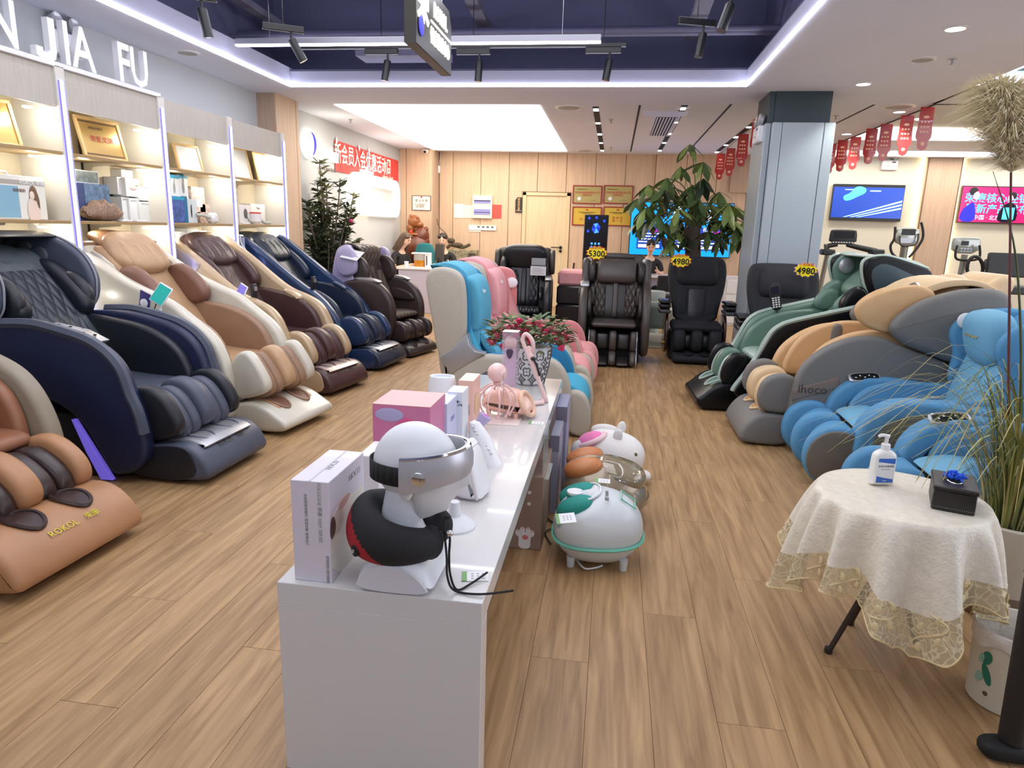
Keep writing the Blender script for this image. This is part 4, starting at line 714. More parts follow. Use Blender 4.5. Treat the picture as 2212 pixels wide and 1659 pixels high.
# --- row along the shelves, from the viewer outwards
s1 = dict(shell=m_greige, far_shell=m_greige, inner=m_rbr, cushion=m_rbr, calf_m=m_dbr, calf_mid=m_brn, calf_out=m_brn, calf_pad=m_dbr, foot_m=m_brn, well=m_dbr, rim=m_dbr, foot_side=m_dbr, FW=.34, CW=.33, W=.42,
          side=[(-.86, 1.05), (-.68, 1.2), (-.3, 1.0), (.0, .88), (.15, .83), (.33, .76), (.42, .68), (.48, .57), (.52, .44), (.53, .28), (.45, .1), (.1, .1), (-.3, .3), (-.7, .8)],
          calf=[(.4, .42), (.52, .47), (.62, .45), (.72, .37), (.75, .28), (.7, .22), (.5, .2), (.4, .26)], foot=[(.4, .18), (.52, .19), (.72, .25), (.84, .24), (.93, .17), (.98, .08), (.95, .03), (.5, .02), (.4, .06)],
          arm=[(-.35, .82), (-.1, .8), (.15, .77), (.34, .7), (.42, .56), (.44, .36), (.3, .36), (0, .4), (-.3, .55)], logo=m_logo_y)
c1 = zchair('tan massage chair cut off by the picture edge, yellow logo on its foot rest', (-3.1, 2.38), -2, s1)
slab('arm_tunnel', [(-.1, .66), (.1, .68), (.26, .6), (.3, .52), (.2, .5), (0, .54), (-.1, .58)], .228, .243, m_dbr, c1, .004, label='dark arm opening')
side2 = lambda o: tr(o, -.39, [(0, 700), (60, 701), (100, 709), (169, 730), (205, 748), (235, 772), (259, 805), (277, 854), (295, 893), (308, 940), (314, 985), (300, 1012), (275, 1028), (238, 1027), (210, 975), (184, 928), (155, 897)]) + [(.05, .46), (-.2, .56), (-.45, .7), (-.45, .84)]
def hood2(o):
    hp = tr(o, .33, [(-40, 500), (0, 498), (60, 500), (100, 505), (140, 518), (180, 548), (205, 590), (209, 625), (203, 655), (165, 698), (130, 680), (95, 600), (60, 560), (0, 540), (-40, 530)])
    for sg in (-1, 1):
        y0, y1 = (sg * .34 - .045, sg * .34 + .045); slab('hood_panel', hp, y0, y1, m_slate, o, .03)
        strip('hood_piping', hp[2:10], sg * .33, 0, mat('piping_grey', (150, 152, 160), .5), o, .006)
        g = G(); c_ = Vector((-.56, sg * .285, 1.2)); g.X = T(*c_) @ rx(90 * sg); g.lathe([(.055, -.01), (.055, .01), (.045, .012)], 24); g.X = T(-.66, sg * .285, 1.24) @ rx(90 * sg); g.lathe([(.045, -.01), (.045, .01), (.036, .012)], 24); g.build('speaker', mat('speaker_grey', (96, 100, 112), .5, .2), o)
        wp = tr(o, .25, [(105, 600), (150, 578), (190, 610), (205, 650), (180, 700), (158, 700), (120, 650)]); slab('shoulder_pad', wp, sg * .25 - .045, sg * .25 + .045, m_ink, o, .04)
    slab('hood_top', [(-.9, 1.25), (-.8, 1.34), (-.6, 1.36), (-.45, 1.33), (-.46, 1.31), (-.6, 1.325), (-.78, 1.3), (-.86, 1.22)], -.33, .33, m_ink, o, .01)
s2 = dict(shell=m_navy, inner=m_ink, cushion=m_slateg, quilt=m_inkq, calf_m=m_ink, calf_mid=m_slate, calf_out=m_ink, calf_pad=m_slate, foot_m=m_slate, foot_side=m_ink, plate=m_silver, side=side2, hood=hood2, seat_m=m_slate, logo=m_logo_d,
          trim=m_slate, trim_r=.03, trim_label='slate grey edge band', head=(-.52, 1.12), head_m=m_slateg, shell_prof=[(-.9, 1.1), (-.8, 1.2), (-.6, 1.2), (-.1, .46), (.0, .2), (-.2, .2), (-.5, .55), (-.8, .9)])
c2 = zchair('navy blue massage chair with slate trim and a large rounded hood', (-3.08, 3.59), -2, s2)
G().infl([(.06, .875), (.26, .845), (.38, .795), (.37, .785), (.25, .832), (.06, .862)], -.36, -.27, .004, 1, 0).build('control_panel', m_silver, c2, label='silver control panel with small buttons')
g = G(); [g.ell((.12 + k * .05, -.33 + (k % 3) * .025, .872 - k * .012), (.012, .008, .004), 2, 8, 6) for k in range(5)]; g.build('button', m_blackm, c2)
G().box(-.1, .42, -.345, -.335, .3, .33).build('side_light', m_ledpost, c2, False) if False else None
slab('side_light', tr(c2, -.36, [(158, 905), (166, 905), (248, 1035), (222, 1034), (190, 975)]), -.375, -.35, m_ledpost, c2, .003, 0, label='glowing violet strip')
side3 = lambda o: tr(o, -.39, [(133, 527), (200, 560), (255, 601), (320, 633), (362, 652), (400, 683), (458, 730), (482, 781), (490, 820), (497, 900)]) + [(.52, .08), (.1, .1), (-.3, .35), (-.75, .85), (-.84, 1.12)]
s3 = dict(shell=m_cream, inner=m_capp, cushion=m_tans, wing_m=m_brown, calf_m=m_tan, calf_out=m_cream, calf_mid=m_tans, calf_pad=m_capp, foot_m=m_cream, side=side3, folds=True, head_m=m_tans, seat_m=m_tans, well=m_brown, rim=m_capp, toe=m_tan,
          calf=lambda o: tr(o, -.31, [(491, 795), (505, 765), (530, 757), (555, 790), (577, 832), (570, 855), (495, 868)]), foot=[(.42, .19), (.55, .2), (.68, .23), (.8, .2), (.9, .14), (.97, .1), (.97, .05), (.88, .02), (.5, .02), (.42, .06)],
          wing=[(-.4, 1.1), (-.27, 1.13), (-.1, 1.0), (-.04, .9), (-.1, .82), (-.25, .82), (-.38, .95)], head=(-.48, 1.2))
c3 = zchair('cream-shelled massage chair with tan leather and a tilted phone holder on its side', (-3.07, 4.62), -8, s3)
slab('cap_panel', [(-.86, 1.2), (-.74, 1.28), (-.6, 1.28), (-.75, 1.14), (-.85, 1.1)], -.38, .38, m_capp, c3, .02)
for sg in (-1, 1): slab('shell_inlay', [(-.62, 1.2), (-.56, 1.22), (-.36, 1.09), (-.42, 1.0), (-.5, 1.04)], sg * .283 - .006, sg * .283 + .006, m_cream, c3, .005, 1)
g = G(); g.infl([(-.08, .97), (-.0, .94), (-.03, .78), (-.12, .79)], -.395, -.388, .001, 1, 0); g.build('side_badge', mat('badge_blue', (44, 44, 120), .4), c3, label='blue side badge with a silver ring'); g = G(); g.X = T(-.055, -.396, .88) @ rx(90); g.lathe([(.03, 0), (.03, .006), (.022, .008)], 20); g.build('badge_ring', m_white, c3)
side4 = lambda o: tr(o, -.39, [(315, 546), (348, 503), (362, 512), (415, 552), (469, 600), (511, 634), (556, 652), (589, 673), (613, 721), (628, 766), (639, 808)]) + [(.6, .12), (.2, .12), (-.3, .4), (-.7, .8)]
s4 = dict(shell=m_bey, inner=m_burg, cushion=m_burgs, calf_m=m_burg, calf_out=m_bey, calf_mid=m_burg, foot_m=m_burg, foot_side=m_bey, plate=mat('rose_silver', (206, 186, 176), .3, .5), side=side4, folds=True, trim=m_trim, trim_label='silver light line', head_m=m_burgs, rim=m_burg, logo=m_logo_d,
          trim_path=[(-.66, 1.28), (-.4, 1.13), (-.1, .93), (.1, .82), (.3, .7), (.45, .55), (.5, .4)])
c4 = zchair('champagne-shelled massage chair with dark burgundy leather', (-3.18, 5.77), -10, s4)
slab('head_panel', [(-.84, 1.12), (-.68, 1.28), (-.62, 1.27), (-.3, 1.1), (-.26, 1.07), (-.34, 1.0), (-.6, .92), (-.76, 1.0)], -.397, -.388, m_lil, c4, .004, 1, label='silver-lilac upper shell panel')
G().infl([(.12, .86), (.26, .8), (.28, .74), (.12, .8)], .19, .3, .02, 2).build('arm_band', m_bey, c4)
side5 = lambda o: tr(o, -.39, [(505, 512), (515, 504), (571, 549), (647, 613), (690, 640), (722, 680), (742, 725), (755, 765)]) + [(.58, .1), (.2, .12), (-.3, .4), (-.7, .85)]
s5 = dict(shell=m_blue, inner=m_dblue, cushion=m_dblues, calf_m=m_dblue, calf_out=m_blue, calf_mid=m_dblue, foot_m=m_dblue, foot_side=m_blue, plate=m_silver, side=side5, folds=True, trim=m_trim, trim_label='silver light line', head_m=m_dblues, trim_path=s4['trim_path'], rim=m_dblue, logo=m_logo_d)
c5 = zchair('dark blue massage chair with a glossy blue shell and clear sign holder on top', (-3.14, 6.82), -7, s5)
G().infl([(.12, .86), (.26, .8), (.28, .74), (.12, .8)], .19, .3, .02, 2).build('arm_band', m_blue, c5)
# upright quilted chair at the end of the row
def upright(label, loc, rot, shell, inner, cush, quilt, arm, W=.36, wide_head=False, sheet=False, head_m=None, price=None, silver=None, armband=None, head_z=1.08, remote_pocket=False, silver_edge=None):
    o = thing('massage_chair', label, 'massage chair', (loc[0], loc[1], 0), rot); silver = silver or m_silver
    for sg in (-1, 1):
        y0, y1 = (-W, -W + .11) if sg < 0 else (W - .11, W)
        slab('arm_panel', [(-.35, .8), (-.1, .86), (.12, .86), (.28, .77), (.38, .62), (.4, .42), (.34, .2), (.25, .06), (-.1, .06), (-.35, .3)], y0, y1, arm, o, .045)
        slab('arm_top', [(-.12, .875), (.1, .872), (.2, .84), (.19, .82), (-.12, .84)], y0 + .01, y1 - .01, armband or silver, o, .01, 1)
        slab('wing_shell', [(-.36, 1.02), (-.3, 1.2), (-.14, 1.2), (-.08, 1.08), (-.08, .9), (-.3, .86)], sg * (W - .02) - .035, sg * (W - .02) + .035, shell, o, .03)
        slab('shoulder_wing', [(-.22, 1.12), (-.05, 1.1), (.03, .98), (.02, .84), (-.1, .78), (-.2, .84)], sg * .27 - .045, sg * .27 + .045, inner, o, .04)
        slab('arm_cushion', [(-.16, .72), (.1, .74), (.3, .66), (.3, .58), (0, .6), (-.16, .64)], sg * .235 - .02, sg * .235 + .02, inner, o, .02)
        if silver_edge: strip('edge_strip', [(.28, .78), (.39, .62), (.41, .42), (.35, .2)], sg * (W - .01), 0, silver_edge, o, .006)
    slab('back_shell', [(-.42, 1.16), (-.3, 1.235), (-.2, 1.2), (-.12, .8), (-.05, .4), (-.1, .3), (-.4, .3), (-.5, .7)], -W + .03, W - .03, shell, o, .06)
    G().infl([(-.26, 1.18), (-.2, 1.2), (-.06, .8), (.04, .48), (-.06, .44), (-.22, .8)], -.2, .2, .04, 3).build('back_cushion', cush, o)
    for sg in (-1, 1): slab('quilted_panel', [(-.2, 1.0), (-.16, 1.04), (-.02, .76), (.08, .52), (-.02, .5)], sg * .13 - .065, sg * .13 + .065, quilt, o, .02)
    slab('back_strip', [(-.22, 1.05), (-.17, 1.07), (-.01, .76), (.09, .5), (.0, .5)], -.035, .035, cush, o, .015)
    if wide_head: pad('head_pillow', (-.16, 0, head_z + .02), (.09, .29, .165), 12, head_m or cush, o, 3.4)
    else: pad('head_pillow', (-.19, 0, head_z), (.08, .22, .15), 10, head_m or quilt, o, 3.0); 
    slab('head_flap', [(-.4, 1.2), (-.3, 1.25), (-.16, 1.22), (-.12, 1.16), (-.2, 1.2), (-.32, 1.22)], -.22, .22, head_m or cush, o, .01)
    G().infl([(-.1, .4), (.32, .4), (.38, .44), (.34, .49), (.0, .49)], -.235, .235, .035, 3).build('seat_cushion', quilt, o)
    slab('base', [(-.35, 0), (.3, 0), (.34, .1), (.3, .38), (-.35, .38)], -W + .1, W - .1, m_blackm, o, .02, 1)
    cf = [(.3, .36), (.36, .41), (.46, .4), (.53, .33), (.53, .22), (.46, .17), (.34, .17), (.3, .24)]
    for a, b_, m_ in ((-.3, -.22, inner), (-.215, -.13, cush), (-.125, -.04, cush), (-.045, .045, inner), (.04, .125, cush), (.13, .215, cush), (.22, .3, inner)):
        slab('calf_lobe', cf if m_ is inner else [(x - .03 if x > .4 else x, z - .02) for x, z in cf], a, b_, m_, o, .03)
    slab('foot_rest', [(.28, .15), (.44, .16), (.56, .12), (.6, .05), (.58, .01), (.3, .01), (.26, .08)], -.3, .3, inner, o, .03)
    for sg in (-1, 1):
        g = G(); g.ell((.46, sg * .13, .135), (.09, .065, .035), 2.8, 20, 8, ry(22).to_3x3()); g.build('foot_well', m_blackm, o); P = [(.46 + .095 * math.cos(q * PI / 10), sg * .13 + .07 * math.sin(q * PI / 10), .158 - .4 * .095 * math.cos(q * PI / 10)) for q in range(20)]; G().tube(P + [P[0]], .01, 6, False).build('well_rim', inner, o)
    return o
c6 = upright('dark brown quilted massage chair with lavender shell ending the shelf row', (-2.66, 7.62), -15, m_lav, m_choc, m_chocs, m_chocq, m_choc, silver=mat('arm_silver', (166, 160, 160), .3, .4))
# --- chairs facing the viewer
m_brn2 = lth('grey_brown', (70, 64, 60), .4); m_brn2q = lth('grey_brown_quilt', (66, 58, 52), .4, 'quilt'); m_dk = lth('very_dark', (42, 38, 36), .35); m_bk = lth('black', (26, 27, 32), .35); m_bkq = lth('black_quilt', (34, 36, 42), .4, 'quilt'); m_bks = mat('black_cloth', (24, 27, 34), .75, kind='soft')
cB1 = upright('black massage chair with broad headrest and paper sign, beside the pink sofa', (-1.13, 8.75), -86, m_brn2, m_bk, m_bk, m_bkq, m_bk, W=.38, wide_head=True, head_m=m_bk, armband=m_silver)
def glider(label, loc, rot):
    """the upright brown chair in the middle"""
    o = thing('massage_chair', label, 'massage chair', (loc[0], loc[1], 0), rot)
    for sg in (-1, 1):
        slab('side_panel', [(-.35, .95), (-.2, 1.16), (-.08, 1.14), (-.02, .9), (.12, .84), (.25, .76), (.36, .6), (.4, .42), (.36, .2), (.26, .08), (-.1, .05), (-.4, .3)], sg * .35 - .045, sg * .35 + .045, m_brn2, o, .04)
        strip('edge_strip', [(-.3, 1.02), (-.2, 1.13), (-.1, 1.1), (-.05, .92)], sg * .345, 0, m_silver, o, .008)
        slab('arm_inner', [(-.1, .86), (.1, .82), (.26, .7), (.3, .5), (.0, .5)], sg * .285 - .025, sg * .285 + .025, m_dk, o, .02)
        slab('shoulder_wing', [(-.2, 1.12), (-.05, 1.12), (.0, .98), (-.02, .88), (-.14, .86)], sg * .275 - .04, sg * .275 + .04, m_dk, o, .035)
        slab('quilted_panel', [(-.16, .98), (-.1, 1.0), (.0, .8), (.08, .52), (.0, .5)], sg * .18 - .07, sg * .18 + .07, m_brn2q, o, .03)
        slab('arm_pad', [(.0, .84), (.08, .84), (.1, .66), (.04, .62)], sg * .26 - .025, sg * .26 + .025, m_brn2, o, .02)
        pad('speaker_cap', (-.16, sg * .32, 1.1), (.03, .04, .06), 10, m_silver, o, 2.5)
    slab('back_shell', [(-.42, 1.1), (-.3, 1.2), (-.2, 1.18), (-.1, .8), (-.05, .4), (-.1, .3), (-.4, .3)], -.32, .32, m_brn2, o, .05)
    slab('back_cushion', [(-.2, 1.1), (-.12, 1.12), (-.04, .8), (.05, .48), (-.05, .44)], -.25, .25, m_dk, o, .04); slab('back_strip', [(-.1, 1.02), (-.04, 1.0), (.02, .78), (.1, .5), (.02, .5)], -.03, .03, m_brn2, o, .015)
    G().infl([(-.14, 1.16), (-.04, 1.14), (.04, 1.0), (.04, .9), (-.02, .87), (-.12, .9), (-.18, 1.05)], -.225, .225, .07, 4).build('head_pillow', m_brn2, o)
    pad('head_roll', (-.2, 0, 1.175), (.08, .2, .04), 0, m_brn2, o, 2.6)
    slab('seat_cushion', [(-.1, .4), (.34, .4), (.4, .44), (.36, .48), (.0, .49)], -.245, .245, m_brn2, o, .035); slab('base', [(-.35, 0), (.25, 0), (.3, .1), (.3, .38), (-.35, .38)], -.3, .3, m_blackm, o, .02, 1)
    for a, b_, m_, q in ((-.26, -.19, m_brn2, 0), (-.185, -.045, m_dk, 1), (-.04, .04, m_brn2, 0), (.045, .185, m_dk, 1), (.19, .26, m_brn2, 0)):
        slab('calf_lobe', [(.3, .37), (.36, .39), (.42, .36), (.44, .25), (.42, .16), (.32, .16)] if q == 0 else [(.3, .34), (.34, .35), (.36, .3), (.37, .2), (.34, .16), (.3, .16)], a, b_, m_, o, .03)
        slab('foot_lobe', [(.3, .16), (.46, .17), (.52, .12), (.55, .06), (.52, .01), (.28, .01)] if q == 0 else [(.3, .1), (.44, .08), (.52, .06), (.55, .03), (.5, .01), (.28, .01)], a, b_, m_ , o, .03)
    for sg in (-1, 1): strip('foot_edge', [(.36, .38), (.44, .3), (.44, .2), (.5, .15), (.55, .06), (.52, .015)], sg * .262, 0, m_silver, o, .006)
    slab('strap_band', [(-.02, .9), (.1, .88), (.11, .83), (-.02, .85)], -.4, -.3, m_silver, o, .008, 1); slab('side_pocket', [(-.1, .8), (.06, .8), (.04, .62), (-.08, .64)], -.42, -.395, m_brn2, o, .008, 1)
    return o
cB2 = glider('grey-brown massage chair with a 5300 price star, facing the viewer in the middle', (.05, 7.86), -90)
def classic(label, loc, rot, price_side=1):
    """black cloth-covered chair with arm rests on red-brown wooden sides"""
    o = thing('massage_chair', label, 'massage chair', (loc[0], loc[1], 0), rot); m_mah = mat('mahogany', (64, 26, 22), .25, coat=.5)
    Wd = [(-.33, .35), (-.31, .62), (-.26, .8), (-.28, .98), (-.3, 1.1), (-.26, 1.17), (.26, 1.17), (.3, 1.1), (.28, .98), (.26, .8), (.31, .62), (.33, .35)]
    P = chaikin([(a, b_ ) for a, b_ in [(-.24, .42), (-.27, .62), (-.33, .85), (-.34, 1.05), (-.31, 1.17), (-.2, 1.19), (.2, 1.19), (.31, 1.17), (.34, 1.05), (.33, .85), (.27, .62), (.24, .42)]], 2)
    g = G(); g.X = Matrix(((0, 1, 0, 0), (1, 0, 0, 0), (0, 0, 1, 0), (0, 0, 0, 1))) @ Matrix.Identity(4); g.infl(P, -.06, .1, .045, 4, 0)
    # lean back: shear by height
    g.v = [(x - (z - .45) * .28 - .04, y, z) for x, y, z in g.v]; g.f = [tuple(reversed(f)) for f in g.f]; g.build('backrest', m_bks, o)
    for sg in (-1, 1):
        g = G(); g.infl([(-.02, .46), (.06, .5), (-.04, .86), (-.1, .88)], sg * .17 - .07, sg * .17 + .07, .03, 3); g.build('back_bolster', m_bks, o)
        for (a, b_, z0, z1, m_) in ((-.1, .26, .66, .7, m_bk), (-.08, .24, .6, .66, m_bk), (-.1, .25, .54, .6, mat('leather_grey_black', (66, 66, 70), .35))):
            slab('armrest', [(a, z0), (b_ - .02, z0), (b_, (z0 + z1) / 2), (b_ - .02, z1), (a, z1)], sg * .37 - .065, sg * .37 + .065, m_, o, .018, 2)
        slab('side_frame', [(-.2, .55), (.1, .55), (.2, .42), (.22, .2), (.14, .06), (-.3, .04), (-.34, .3)], sg * .33 - .015, sg * .33 + .015, m_mah, o, .006); g = G(); g.X = T(.16, sg * .35, .2) @ rx(90); g.lathe([(.02, -.03), (.02, .03)], 12); g.build('bolt_cap', mat('brass', (150, 124, 60), .3, .8), o)
        strip('seam', [(-.02, .52), (-.1, .84)], sg * .1, 0, m_blackm, o, .004)
    slab('center_pad', [(.02, .46), (.06, .5), (-.08, .94), (-.14, .94)], -.1, .1, m_bk, o, .02)
    G().infl([(-.12, 1.16), (-.24, 1.2), (-.3, 1.12), (-.22, .92), (-.1, .84), (-.02, .88), (-.03, 1.02)], -.25, .25, .09, 4).build('head_pillow', m_bks, o)
    slab('seat_cushion', [(-.15, .34), (.3, .34), (.36, .4), (.32, .46), (-.1, .47)], -.28, .28, m_bks, o, .04); slab('base', [(-.35, 0), (.25, 0), (.28, .3), (-.3, .34)], -.28, .28, m_blackm, o, .02, 1)
    for a, b_ in ((-.27, -.13), (-.065, .065), (.13, .27)): slab('calf_lobe', [(.3, .38), (.38, .39), (.45, .33), (.45, .2), (.38, .13), (.28, .14)], a, b_, m_bks, o, .045)
    for a, b_ in ((-.14, -.06), (.06, .14)): slab('calf_pad', [(.28, .34), (.35, .32), (.37, .2), (.3, .14)], a, b_, m_bk, o, .02)
    slab('foot_rest', [(.22, .12), (.4, .13), (.48, .09), (.48, .03), (.4, .01), (.22, .01)], -.27, .27, m_bks, o, .04)
    for sg in (-1, 1): pad('foot_well', (.4, sg * .09, .125), (.07, .05, .012), 8, m_blackm, o, 2.5)
    return o
cB3 = classic('black cloth-covered massage chair with a 4980 price star, below the money tree', (1.0, 8.2), -90)
cB4 = classic('black massage chair in front of the grey column, partly hidden by the green chair', (1.68, 6.95), -93)
def star(parent, M_, num, col1, head, r=.1):
    g = G(); V = [(r * (1.0 if k % 2 else .82) * 1.25 * math.cos(k * PI / 12), r * (1.0 if k % 2 else .82) * .8 * math.sin(k * PI / 12)) for k in range(24)]
    P = [(x, z) for x, z in V]; g.infl(P, -.002, .002, .0005, 1, 0); o = g.build('price_star', mat('price_yellow', (252, 232, 30), .4), parent, False, label='yellow price burst'); o.matrix_local = M_
    g = G(); g.infl([(x * 1.08, z * 1.08) for x, z in P], -.0005, .0015, .0003, 1, 0); q = g.build('price_star_edge', mat(*col1), parent, False); q.matrix_local = M_ @ T(0, .003, 0)
    text(num, .1 * r / .1, m_blackm, parent, M_ @ facing((0, -.004, -.015 * r / .1), FX), .0006, bold=.002); text(head, .04 * r / .1, mat('price_head', (200, 40, 60), .5), parent, M_ @ facing((0, -.004, .055 * r / .1), FX), .0006)
def card_on(chair, px, py, yl, **k): pass
st = thing('price_sign', 'yellow price star reading 5300 on the brown middle chair', 'price sign', on_y(1289, 546, 7.98)); star(st, T(0, 0, 0), '5300', ('price_orange', (236, 110, 40), .5), '超级特价', .095)
st = thing('price_sign', 'yellow price star reading 4980 on the black chair below the money tree', 'price sign', on_y(1471, 563, 8.1)); star(st, T(0, 0, 0), '4980', ('price_orange', (236, 110, 40), .5), '超级特价', .095)
st = thing('price_sign', 'yellow and pink price cloud reading 4980 on the chair by the column', 'price sign', on_y(1741, 583, 6.93)); star(st, T(0, 0, 0), '4980', ('price_pink', (236, 170, 190), .5), '小型商铺', .085)
# paper sign on the black chair
p = on_y(1163, 578, 8.72); o = thing('paper_sign', 'white printed sheet in a clear holder hanging on the black headrest', 'paper sign', p); G().box(-.1, .1, -.003, 0, -.1, .02).build('sheet', m_white, o, False); G().box(-.09, .09, -.006, -.002, .03, .12).build('holder', mat('clear_film', (190, 196, 200), .15, kind='film', alpha=.55), o, False); G().box(-.1, .1, -.008, -.002, .02, .03).build('clip', m_black, o, False)
g = G(); [g.box(-.08, .08 - .02 * (k % 3), -.005, -.003, -.08 + k * .014, -.076 + k * .014) for k in range(6)]; g.build('print_line', mat('print_grey', (150, 152, 152), .6), o, False)
# tablets and remotes on the shelf-side chairs
def phone_holder(px, py, Y, pf, label, scr, yaw, tilt):
    p = on_y(px, py, Y); f_ = on_y(pf[0], pf[1], Y); o = thing('phone_holder', label, 'phone holder', (f_.x, Y, f_.z), 0); d = p - f_
    G().lathe([(.03, 0), (.028, .01), (.01, .016), (.008, .02)], 16).tube([(0, 0, .015), (d.x * .6, d.y * .6, d.z * .55), (d.x, d.y, d.z - .01)], .009, 8).build('stand', m_white, o)
    g = G(); g.X = T(d.x, d.y, d.z) @ rz(yaw) @ rx(-18) @ ry(tilt); g.box(-.05, .05, -.004, .008, -.055, .085, .004); g.build('phone_case', m_white, o); g = G(); g.X = T(d.x, d.y, d.z) @ rz(yaw) @ rx(-18) @ ry(tilt); g.box(-.044, .044, -.006, -.004, -.048, .076); g.build('phone_screen', scr, o, False)
    return o, d
m_scg = mat('screen_teal', (30, 150, 140), .25, emit=.4); m_scv = mat('screen_violet', (120, 110, 200), .25, emit=.3)
o, d = phone_holder(345, 640, 4.12, (348, 700), 'phone holder with a teal screen standing on the navy chair arm', m_scg, 10, 30)
G().tube(curve([(d.x - .03, 0, d.z - .05), (-.1, -.02, -.05), (-.17, -.05, -.13), (-.1, -.08, -.17), (-.06, -.06, -.15)]), .0035, 6).build('cable', m_black, o)
o, d = phone_holder(519, 635, 5.2, (523, 685), 'phone holder with a pale violet screen on the champagne chair', m_scv, -20, 20)
G().tube(curve([(d.x - .03, 0, d.z - .05), (-.08, -.02, .05), (-.14, -.04, -.02), (-.06, -.06, -.1), (-.1, -.08, -.2)]), .0035, 6).build('cable', m_black, o)
for c_, l_ in ((c4, 'black remote control clipped on the burgundy chair arm'), (c5, 'black remote control clipped on the dark blue chair arm')):
    M0 = Matrix.Translation(c_.location) @ Matrix.Rotation(c_.rotation_euler.z, 4, 'Z'); q = M0 @ Vector((.2, -.3, .86)); o = thing('remote_control', l_, 'remote control', q, math.degrees(c_.rotation_euler.z)); G().box(-.02, .02, -.025, .025, -.06, .07, .01).build('body', m_black, o); G().box(.02, .022, -.018, .018, .01, .05).build('display', m_silver, o, False); G().tube(curve([(0, 0, -.06), (-.01, .05, -.15), (.03, .08, -.25)]), .003, 6).build('cable', m_black, o)
p = on_y(513, 530, 6.42); o = thing('sign_holder', 'clear acrylic sign holder on the dark blue chair top', 'sign holder', p); G().box(-.09, .08, -.002, .002, -.08, .08).build('film', mat('clear_film', (190, 196, 200), .15, kind='film', alpha=.55), o, False); G().box(-.07, .06, -.004, -.002, -.06, .0).build('card', mat('card_lilac', (190, 186, 220), .5), o, False); G().tube(curve([(-.03, 0, .1), (.03, 0, .1), (.04, 0, .03), (.09, 0, -.05)]), .007, 8).build('white_cable', m_white, o)
p = on_y(762, 548, 7.35); o = thing('paper_sign', 'white price sheet lying on the lavender chair shoulder', 'paper sign', p, -15); g = G(); g.X = ry(8) @ rx(35); g.box(-.11, .12, -.1, .06, -.002, .002); g.build('sheet', m_white, o, False); g = G(); g.X = ry(8) @ rx(35); [g.box(-.06, .09 - .03 * k, -.04 + .025 * k, -.033 + .025 * k, .002, .003) for k in range(3)]; g.build('print_line', m_txd, o, False)
# --- row on the aisle's other side, facing the shelves
m_green = lth('green', (92, 122, 108), .4); m_mint = mat('mint_shell', (168, 186, 176), .35, coat=.3); m_gloss = mat('gloss_black', (12, 14, 18), .3, spec=.3); m_tealg = mat('dark_teal_inlay', (50, 68, 76), .3)
m_grey = lth('grey', (112, 110, 106), .55, 'fabric'); m_sand = lth('sand', (206, 166, 118), .45); m_sandl = lth('light_sand', (214, 186, 146), .45)
m_sky = lth('sky_fabric', (84, 144, 184), .8, 'fabric'); m_skyl = lth('sky_fabric_light', (112, 170, 198), .8, 'fabric'); m_gbr = lth('warm_grey', (108, 102, 92), .6)
sideR1 = lambda o: tr(o, .38, [(1871, 660), (1841, 667), (1771, 682), (1712, 695), (1685, 705), (1665, 722), (1639, 765), (1612, 805), (1589, 834), (1582, 846), (1589, 857), (1599, 862)]) + [(.5, .1), (.3, .2), (.0, .35), (-.4, .5), (-.6, .8), (-.4, .93)]
def hoodR1(o):
    hp = tr(o, .32, [(1860, 570), (1877, 556), (1910, 552), (1943, 560), (2003, 580), (2011, 593), (2016, 640), (1980, 680), (1900, 690), (1880, 650), (1864, 610)])
    ip = tr(o, .34, [(1876, 590), (1890, 573), (1912, 568), (1950, 585), (1990, 605), (1990, 660), (1920, 680), (1890, 640)])
    for sg in (-1, 1):
        slab('hood_shell', hp, sg * .32 - .045, sg * .32 + .045, m_gloss, o, .02); slab('hood_inlay', ip, sg * .366 - .004, sg * .366 + .004, m_tealg, o, .003); strip('hood_rim', hp[-2:] + hp[:5], sg * .335, 0, m_mint, o, .014)
    fp = tr(o, -.3, [(1795, 590), (1800, 562), (1822, 548), (1850, 545), (1900, 560), (1880, 620), (1850, 660), (1810, 650)])
    for sg in (-1, 1):
        slab('inner_hood', fp, sg * .285 - .03, sg * .285 + .03, m_green, o, .025)
        g = G(); g.X = T(*Vector((tr(o, -.27, [(1827, 574)])[0][0], sg * .25, tr(o, -.27, [(1827, 574)])[0][1]))) @ rx(90 * sg); g.lathe([(.068, -.01), (.068, .01), (.05, .022), (.0, .024)], 28); g.build('speaker', m_silver, o)
    slab('hood_top', [(-.8, 1.1), (-.76, 1.26), (-.5, 1.33), (-.3, 1.33), (-.3, 1.3), (-.5, 1.3), (-.7, 1.2)], -.3, .3, m_mint, o, .01)
    wf = tr(o, -.26, [(1765, 640), (1782, 612), (1808, 601), (1830, 612), (1818, 640), (1792, 676), (1768, 664)]); 
    wn = tr(o, .3, [(1812, 655), (1830, 628), (1862, 614), (1880, 650), (1850, 668), (1815, 672)])
    slab('shoulder_pad', wf, -.3, -.2, m_green, o, .04); slab('shoulder_pad', wn, .25, .36, m_gloss, o, .03)
